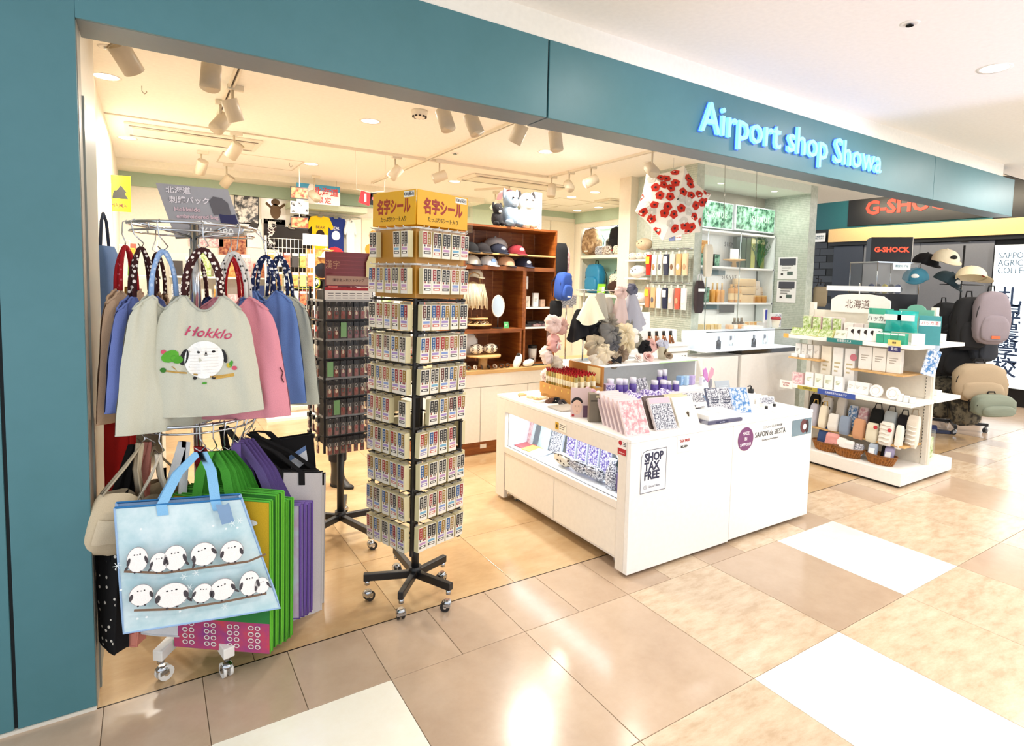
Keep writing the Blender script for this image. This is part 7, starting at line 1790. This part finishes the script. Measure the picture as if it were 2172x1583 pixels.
# toys on the top crate
def plush(label, loc, col, ear, belly, rz=0, s=1, hood=None):
    t = thing('plush_toy', label, 'toy', loc, rz)
    B(col, 'fur').ell((0, 0, .09 * s), (.075 * s, .065 * s, .1 * s), 16, 10, wob=.08).build('body', t); B(col, 'fur').ell((0, -.01, .21 * s), (.07 * s, .06 * s, .075 * s), 16, 10).build('head', t)
    for q in (-1, 1):
        B(ear, 'fur').ell((q * .062 * s, 0, .25 * s), (.018 * s, .012 * s, .05 * s), 10, 6).build('ear', t); B(col, 'fur').ell((q * .05 * s, -.05 * s, .03 * s), (.03 * s, .045 * s, .028 * s), 10, 6).build('foot', t)
    b = B('1a1618', 'gloss')
    for q in (-.026, .026): B('1a1618', 'gloss').ell((q * s, -.066 * s, .225 * s), .009 * s, 8, 6).build('eye', t)
    B(belly, 'fur').ell((0, -.05 * s, .18 * s), (.03 * s, .03 * s, .022 * s), 10, 6).build('muzzle', t)
    if hood: B(hood, 'cloth').grid(lambda u, v: (.078 * s * cos(pi * u), .01 + .07 * s * v, .21 * s + .085 * s * sin(pi * u)), 14, 4).build('hood', t)
    return t
plush('grey blue plush with pink hood sitting on the cap crate', (2.90, 2.2, 2.017), '8898a8', '7a8a9c', 'b8c2cc', .15, 1.15, 'e69aa0')
plush('cream cow like plush sitting right of the grey one', (3.08, 2.22, 2.017), 'f0e8da', '1c181a', 'f6efe4', -.1, 1.15)
plush('small black and white plush at the left of the toys', (2.75, 2.18, 2.017), '1b191c', '1b191c', 'f2efe9', .2, .7)
t = thing('white_post', 'white square post standing behind the right end of the crates', 'post', (3.255, 2.32, 2.017)); B('f8f5ec', 'satin').box(-.045, .045, -.03, .03, 0, .36).build('post', t, .003); B('b03a30', 'satin').tube([(-.025, -.032, .06), (0, -.032, .015), (.025, -.032, .07)], .003, 5).build('mark', t)
t = soft('black_bag', 'black drawstring bag hanging on the crate side', 'bag', (3.42, 2.12, 1.58), .12, .32, .08, '151518', 'cloth', 0, '151518', None, 0, 8)
t = soft('coat', 'pink and grey patterned coat hanging behind the black bag', 'coat', (3.50, 2.22, 1.52), .18, .36, .08, 'ffffff', 'rose_print', .2, None, None, 0, 9)
backpack('blue sling bag hanging on the right side of the crates', (3.40, 2.06, 1.36), .17, .27, .12, '3556a8', 'cloth', .25, '3a5cb0', None, '14182a', 'f2f2f2', .1)
t = soft('black_pouch', 'black pouch hanging below the blue sling bag', 'pouch', (3.36, 2.1, 1.2), .12, .16, .06, '141416', 'cloth', 0, None, None, 0, 10)
for k in range(4): pack('trinket_card', f'pale trinket card hanging right of the blue sling bag, {TH12[k]} from the left', 'card', (3.52 + k * .06, 2.2 + .02 * k, 1.28 + .03 * (k % 2)), .06, .1, .01, 'ink_print', 'f1e8e2', .1 * k, 0, 'trinket cards')
t = thing('trinket_rack', 'white wire rack of trinket cards beside the crates', 'rack', (3.6, 2.26, 0)); B('d9d6d0', 'metal').cyl((0, 0, .755), (0, 0, 1.45), .008, n=8).cyl((-.14, 0, 1.40), (.16, 0, 1.40), .004, n=6).lathe((0, 0, .753), [(.09, 0), (.09, .01)], 16).build('frame', t)
# ---------------------------------------------------------------- back left corner
def tee(label, loc, w, h, col, rz=0, print_=None, hook=True, group=None):
    t = thing('t_shirt', label, 't-shirt', loc, rz, group)
    o_ = [(-.5, -.28), (-.42, -.36), (-.3, -.27), (-.3, -1), (.3, -1), (.3, -.27), (.42, -.36), (.5, -.28), (.34, -.03), (.13, 0), (.06, -.05), (-.06, -.05), (-.13, 0), (-.34, -.03)]
    b = B(col, 'cloth'); b.prism([(x * w, z * h) for x, z in o_], -.012, .012); b.build('body', t, .003)
    B(col, 'cloth').tube([(-.13 * w, -.01, 0), (-.06 * w, -.014, -.05 * h), (.06 * w, -.014, -.05 * h), (.13 * w, -.01, 0)], .006, 5).build('collar', t)
    if print_:
        pc, pk = print_
        b = B(pc, 'cloth'); b.prism([(.16 * w * cos(a), -.5 * h + .14 * h * sin(a) * (1 if sin(a) > 0 else .8)) for a in [2 * pi * k / 16 for k in range(16)]], -.0145, -.0125); b.build('chest_print', t)
        text(pk, .16 * w, (0, -.0145, -.3 * h), t, pc, sx=.9)
    if hook: B('d8d4cc', 'metal').tube([(-.2 * w, 0, -.02), (0, 0, .05 * h), (.2 * w, 0, -.02)], .004, 5).tube([(0, 0, .05 * h), (0, 0, .1 * h), (.02, 0, .14 * h), (-.01, 0, .17 * h)], .003, 5).build('hanger', t)
    return t
YB = 5.19
rl_ = thing('clothes_rail', 'chrome rail on the back wall holding the T-shirts', 'rail', (2.02, YB, 2.29)); B('c9ccd0', 'metal').cyl((-.42, 0, 0), (.42, 0, 0), .006, n=6).build('rail', rl_)
for k, (x, c, p, l) in enumerate(((1.74, '17120f', None, 'black T-shirt on the back wall beside the yellow one'), (1.93, 'f0be1a', ('2a1a10', 'BEAR'), 'yellow T-shirt with a black bear print on the back wall'), (2.12, '1c2f74', ('f2f2f2', 'SEAL'), 'navy T-shirt with white print on the back wall'))):
    tee(l, (x, YB - .03 - .012 * (k == 1), 2.27), .32, .46, c, 0, p)
t = tee('pale grey robe on a green hanger right of the navy T-shirt', (2.30, 5.16, 2.24), .2, .5, 'e6eaea', .5)
def flat(name, label, x, z, w, h, col, y=5.245, mat='gloss', fmat=None, cat='poster'):
    t = thing(name, label, cat, (x, y, z)); B(col, mat).box(-w / 2, w / 2, -.004, 0, -h / 2, h / 2).build('sheet', t)
    if fmat: B(mat=fmat).rect(-w * .46, w * .46, -h * .46, h * .46, -.0046).build('picture', t)
    return t
flat('poster', 'black and white photo poster at the left of the poster pair', 1.13, 2.30, .26, .36, '20201e', fmat='bw_photo')
t = flat('poster', 'white poster with dark animal drawing right of the photo poster', 1.42, 2.32, .27, .36, 'f7f4ee'); b = B('6a5238', 'matte'); b.prism([(.02 + .06 * cos(a), -.03 + .09 * sin(a)) for a in [2 * pi * k / 14 for k in range(14)]], -.006, -.0046); b.prism([(.02 + .05 * cos(a), .08 + .04 * sin(a)) for a in [2 * pi * k / 12 for k in range(12)]], -.006, -.0046); b.prism([(-.09, .05), (-.03, .0), (-.02, .03), (-.08, .08)], -.006, -.0046); b.prism([(.06, .03), (.07, .0), (.13, .05), (.12, .08)], -.006, -.0046); b.build('drawing', t); text('PLAY DEAD', .035, (0, -.005, -.14), t, '4a4440')
t = flat('poster', 'black poster with white brush characters below the animal poster', 1.43, 2.02, .24, .36, '1d1b1a'); text('羆\n注\n意', .1, (-.03, -.005, 0), t, 'f2efe8', bold=.003)
t = flat('poster', 'white poster with a small dark map below the photo poster', 1.17, 2.02, .24, .34, 'f6f4f0'); B('3a3634').prism([(-.03, .06), (.06, .02), (.09, .1), (.02, .14)], -.006, -.0046).build('map_print', t); text('北', .05, (0, -.005, -.06), t, '4a4440')
flat('poster', 'red and white food poster low on the back wall', .98, 1.86, .3, .3, 'd8c0b4', fmat='food_red'); flat('poster', 'pink face poster behind the bag rack', .72, 1.98, .36, .3, 'e8c0b8', fmat='rose_print')
ban = thing('banner', 'white banner with blue mountain top and red characters below the ceiling at the back', 'banner', (1.81, 4.70, 2.47))
B('fbf8f4', 'satin').box(-.24, .24, -.004, 0, -.11, .11).build('sheet', ban)
b = B('3a9cc8', 'satin'); b.prism([(-.24, .03), (-.13, .03), (-.1, .11), (-.24, .11)], -.0055, -.0045); b.prism([(-.06, .11), (-.02, .04), (.24, .04), (.24, .11)], -.0055, -.0045); b.build('sky_print', ban)
text('北海道', .1, (.08, -.006, .03), ban, 'd4423a', bold=.002, sx=.95); text('限定', .075, (.06, -.006, -.065), ban, 'd4423a', bold=.001, sp=1.3)
for x in (-.2, .2): B('b9b4aa', 'metal').cyl((x, 0, .11), (x, 0, .178), .002, n=4).build('string', ban)
bt = thing('bunting', 'string of small square pennants spelling a red I and a heart', 'bunting', (1.83, 2.86, 2.235))
B('c9333a', 'satin').at((-.045, 0, 0), ry=.25).box(-.05, .05, -.003, 0, -.055, .055).build('pennant', bt); B('19171a', 'satin').at((.05, 0, .0), ry=.05).box(-.05, .05, -.003, 0, -.055, .055).build('pennant', bt)
text('I', .09, (-.045, -.004, 0), bt, 'f4efe8', bold=.005)
b = B('e0707c', 'satin'); b.at((.05, -.004, -.005)); b.prism([(.035 * .0625 * 16 * sin(a) ** 3, .0022 * (13 * cos(a) - 5 * cos(2 * a) - 2 * cos(3 * a) - cos(4 * a))) for a in [2 * pi * k / 24 for k in range(24)]][::-1], -.001, .001); b.build('heart', bt)
B('d9d2c8').tube([(-.12, 0, .07), (0, 0, .055), (.13, 0, .08)], .002, 4).tube([(-.12, 0, .07), (-.13, 0, .41)], .001, 4).tube([(.13, 0, .08), (.14, 0, .41)], .001, 4).build('string', bt)
hc = thing('hanging_cards', 'three food picture cards hung on one string from the ceiling', 'sign', (1.44, 3.9, 2.65))
B('efe9dd').cyl((0, 0, -.04), (0, 0, -.62), .003, n=4).build('string', hc)
for k, z in enumerate((-.29, -.435, -.585)):
    c = B('1c1a1a' if k != 1 else 'd8d2ca', 'satin').box(-.085, .085, -.006, 0, z - .06, z + .06).build('card', hc); B(mat=('food_red', 'bw_photo', 'food_red')[k]).rect(-.078, .078, z - .05, z + .05, -.0066).build('picture', c)
tee('black T-shirt on a wooden hanger above the white wire rack', (1.46, 4.36, 2.05), .44, .5, '1b1512')
wr = thing('wire_rack', 'white wire grid rack hung with phone cases and charms', 'rack', (1.42, 4.25, 0))
b = B('f4f2ec', 'satin')
for k in range(13): b.cyl((-.24 + k * .04, 0, .1), (-.24 + k * .04, 0, 1.92), .0025, n=4)
for k in range(20): b.cyl((-.24, 0, .12 + k * .0945), (.24, 0, .12 + k * .0945), .0025, n=4)
b.build('grid', wr)
for x in (-.24, .24): B('f4f2ec', 'satin').cyl((x, 0, 0), (x, 0, 1.94), .01, n=8).build('post', wr)
B('f4f2ec', 'satin').box(-.26, .26, -.12, .12, 0, .03).build('base', wr)
t = pack('sign_card', 'blank white card clipped to the top of the wire rack', 'sign', (1.66, 4.2, 1.86), .26, .12, .003, None, 'faf8f4', .1)
cols = ('c9a24a', 'efe6d6', 'd8483a', '3a3634', '8fb04a', 'e6dcc8', 'b9763a', 'f0d070')
for r in range(6):
    for k in range(6):
        pack('charm_pack', f'small hanging {("gold", "cream", "red", "black", "green", "ivory", "brown", "yellow")[(r * 3 + k) % 8]} charm pack on the wire rack, row {("one", "two", "three", "four", "five", "six")[r]}, {TH12[k]} from the left', 'pack', (1.22 + k * .078, 4.2, 1.62 - r * .2), .06, .15, .02, ('food_gold', None, 'food_red', None)[(r + k) % 4], cols[(r * 3 + k) % 8], 0, 0, 'charm packs on the wire rack', head='efe9e0')
ou = thing('food_shelf', 'black and red shelf unit with an oval sign behind the keychain spinner', 'shelf', (1.50, 4.6, 0))
B('f5f1e8', 'satin').box(-.08, .7, .0, .5, 0, .32).build('plinth', ou, .003); B('1a1718', 'satin').box(.0, .7, .25, .27, .32, 1.5).build('back_panel', ou)
for k, z in enumerate((.33, .62, .92, 1.22)): B('b3151c', 'satin').box(-.02, .7, -.0, .26, z - .02, z).build('shelf_board', ou); 
for x in (-.02, .34, .69): B('151314', 'satin').box(x - .012, x + .012, 0, .26, .32, 1.48).build('post', ou)
B(mat='food_gold').box(.02, .5, -.02, -.01, 1.50, 1.84).build('picture_board', ou)
b = B('17161a', 'gloss'); b.prism([(.32 + .085 * cos(a), 1.60 + .085 * sin(a)) for a in [2 * pi * k / 20 for k in range(20)]], -.026, -.02); b.build('bowl_print', ou)
ov = [(.16 * math.copysign(abs(cos(a)) ** .7, cos(a)), .07 * math.copysign(abs(sin(a)) ** .7, sin(a))) for a in [2 * pi * k / 28 for k in range(28)]]
B('1d3a1c', 'gloss').at((.13, -.03, 1.46)).prism([(x * 1.08, z * 1.15) for x, z in ov], 0, .01).build('oval_sign', ou); B('e9e64a', 'gloss').at((.13, -.031, 1.46)).tube([(x, 0, z) for x, z in ov], .006, 5, closed=True).build('oval_rim', ou)
text('OUTDOOR', .075, (.13, -.033, 1.465), ou, 'f2f4e4', bold=.003, sx=.8)
for r in range(4):
    for k in range(5):
        pack('food_pack', f'{("orange", "dark", "white", "red", "gold")[(r + k) % 5]} food pack on the black red shelves, tier {("one", "two", "three", "four")[r]} from the floor, {TH12[k]} from left', 'packet', (1.69 + k * .135, 4.66, .331 + (0, .29, .59, .89)[r]), .11, .2 - .03 * (k % 2), .05, ('food_red', None, 'food_gold', 'food_red')[(r + k) % 4], ('b0261c', '1c1a1c', 'efe6dc', 'c8321f', 'd8a23a')[(r + k) % 5], 0, 0, 'food packs on the black and red shelves', head='f2eee6')
pack('cushion_sign', 'small dark blue card with white mark left of the food shelves', 'sign', (1.56, 4.56, 1.18), .1, .1, .02, None, '1f3f9a', strip='e8ecf8')
for k, (x, z, c) in enumerate(((1.98, 1.77, 'c01f28'), (1.88, 1.75, 'ece6da'))): 
    cap(f'{("red", "white lettered")[k]} cap lying on top of the food shelf board', (x, 4.66, z - .02 + .03), .1, c, .5 - k)
t = flat('poster', 'cream poster with orange bears in the recess right of the robe', 2.62, 2.0, .3, .6, 'f2e6c8', 5.24); b = B('e39a2c', 'matte')
for x, z in ((-.05, -.1), (.07, -.2), (.0, .08)): b.prism([(x + .06 * cos(a), z + .07 * sin(a)) for a in [2 * pi * k / 14 for k in range(14)]], -.006, -.0046)
b.build('bear_print', t)
t = flat('poster', 'small yellow poster with black pine and letters on the left wall', 0, 0, .3, .42, 'f2d21a'); t.scale = (.55, 1, .7); t.location = (-.03, 3.6, 2.17); t.rotation_euler = (0, 0, .35 - pi / 2 + 1.2)
B('1c1a14').prism([(-.08, -.06), (.12, -.06), (.08, .0), (.1, .02), (.03, .1), (-.02, .04), (-.06, .03)], -.006, -.0046).build('tree_print', t); text('HAMA', .07, (.0, -.0055, -.14), t, '5a2a10', bold=.001)
t = soft('denim_bag', 'dark denim blue bag hanging on the left wall behind the entrance column', 'bag', (-.02, 1.2, 1.15), .16, .5, .1, '4a648c', 'cloth', 1.3, '26324e', None, 0, 14)
t.rotation_euler = (0, 0, 1.2); B('2a3448', 'cloth').tube([(-.04, 0, .48), (-.02, 0, .62), (.0, 0, .66), (.03, 0, .62), (.05, 0, .48)], .008, 6).build('cord', t)
# shelves of packs along the left and back walls
def gondola(label, loc, rz, W, tiers, hue, gname, npk):
    t = thing('souvenir_rack', label, 'shelf', loc, rz)
    B('f6f2e8', 'satin').box(0, W, .28, .3, 0, 1.75).build('back_panel', t); B('f4f0e6', 'satin').box(0, W, 0, .3, 0, .15).build('plinth', t)
    for z in tiers: B('f7f3ea', 'satin').box(0, W, 0.0, .29, z - .02, z).build('shelf_board', t)
    M = Matrix.Translation(loc) @ Matrix.Rotation(rz, 4, 'Z')
    for r, z in enumerate(tiers):
        for k in range(npk):
            p = M @ Vector((W * (k + .5) / npk, .05 + .03 * (k % 2), z))
            c = hue[(r * 5 + k * 3) % len(hue)]
            pack('souvenir_pack', f'{c[1]} souvenir pack on {gname}, shelf {("one", "two", "three", "four", "five")[r]} from the floor, {TH12[k]} along', 'packet', p, W / npk * .8, .16 + .05 * ((r + k) % 3), .05, c[2], c[0], rz, -.05, 'souvenir packs on ' + gname, head='f4f0ea' if k % 2 else None)
HUE = (('e9dccb', 'cream', None), ('d8483a', 'red', 'food_red'), ('f2efe8', 'white', 'ink_print'), ('d9a23a', 'gold', 'food_gold'), ('3a4f8a', 'blue', None), ('7fa04a', 'green', 'green_print'), ('e8a8a8', 'pink', 'rose_print'), ('3a322e', 'dark', None))
gondola('white shelving of souvenir packs along the back wall behind the bag rack', (.35, 4.9, 0), 0, 1.2, (.45, .8, 1.15, 1.5), HUE, 'the back wall shelves', 9)
gondola('white shelving of souvenir packs along the left wall', (-.06, 4.6, 0), -pi / 2, 2.2, (.45, .8, 1.15, 1.5), HUE[::-1], 'the left wall shelves', 11)
gondola('white shelving of souvenir packs right of the food shelves', (2.5, 4.9, 0), 0, 1.3, (.45, .8, 1.15, 1.5), HUE, 'the shelves behind the spinner', 9)
# ---------------------------------------------------------------- lettering curves become meshes
def freeze_text():
    dg = bpy.context.evaluated_depsgraph_get()
    fonts = [o for o in list(SC.objects) if o.type == 'FONT']
    done = []
    for o in fonts:
        me = D.meshes.new_from_object(o.evaluated_get(dg), depsgraph=dg)
        done.append((o, me))
    for o, me in done:
        n = D.objects.new('lettering', me)
        COL.objects.link(n)
        n.parent = o.parent
        if o.name in WARP:
            warp_text(n, o)
        else:
            n.location = o.location; n.rotation_euler = o.rotation_euler; n.scale = o.scale
        for k in ('kind',):
            if k in o: n[k] = o[k]
        D.objects.remove(o)
freeze_text()
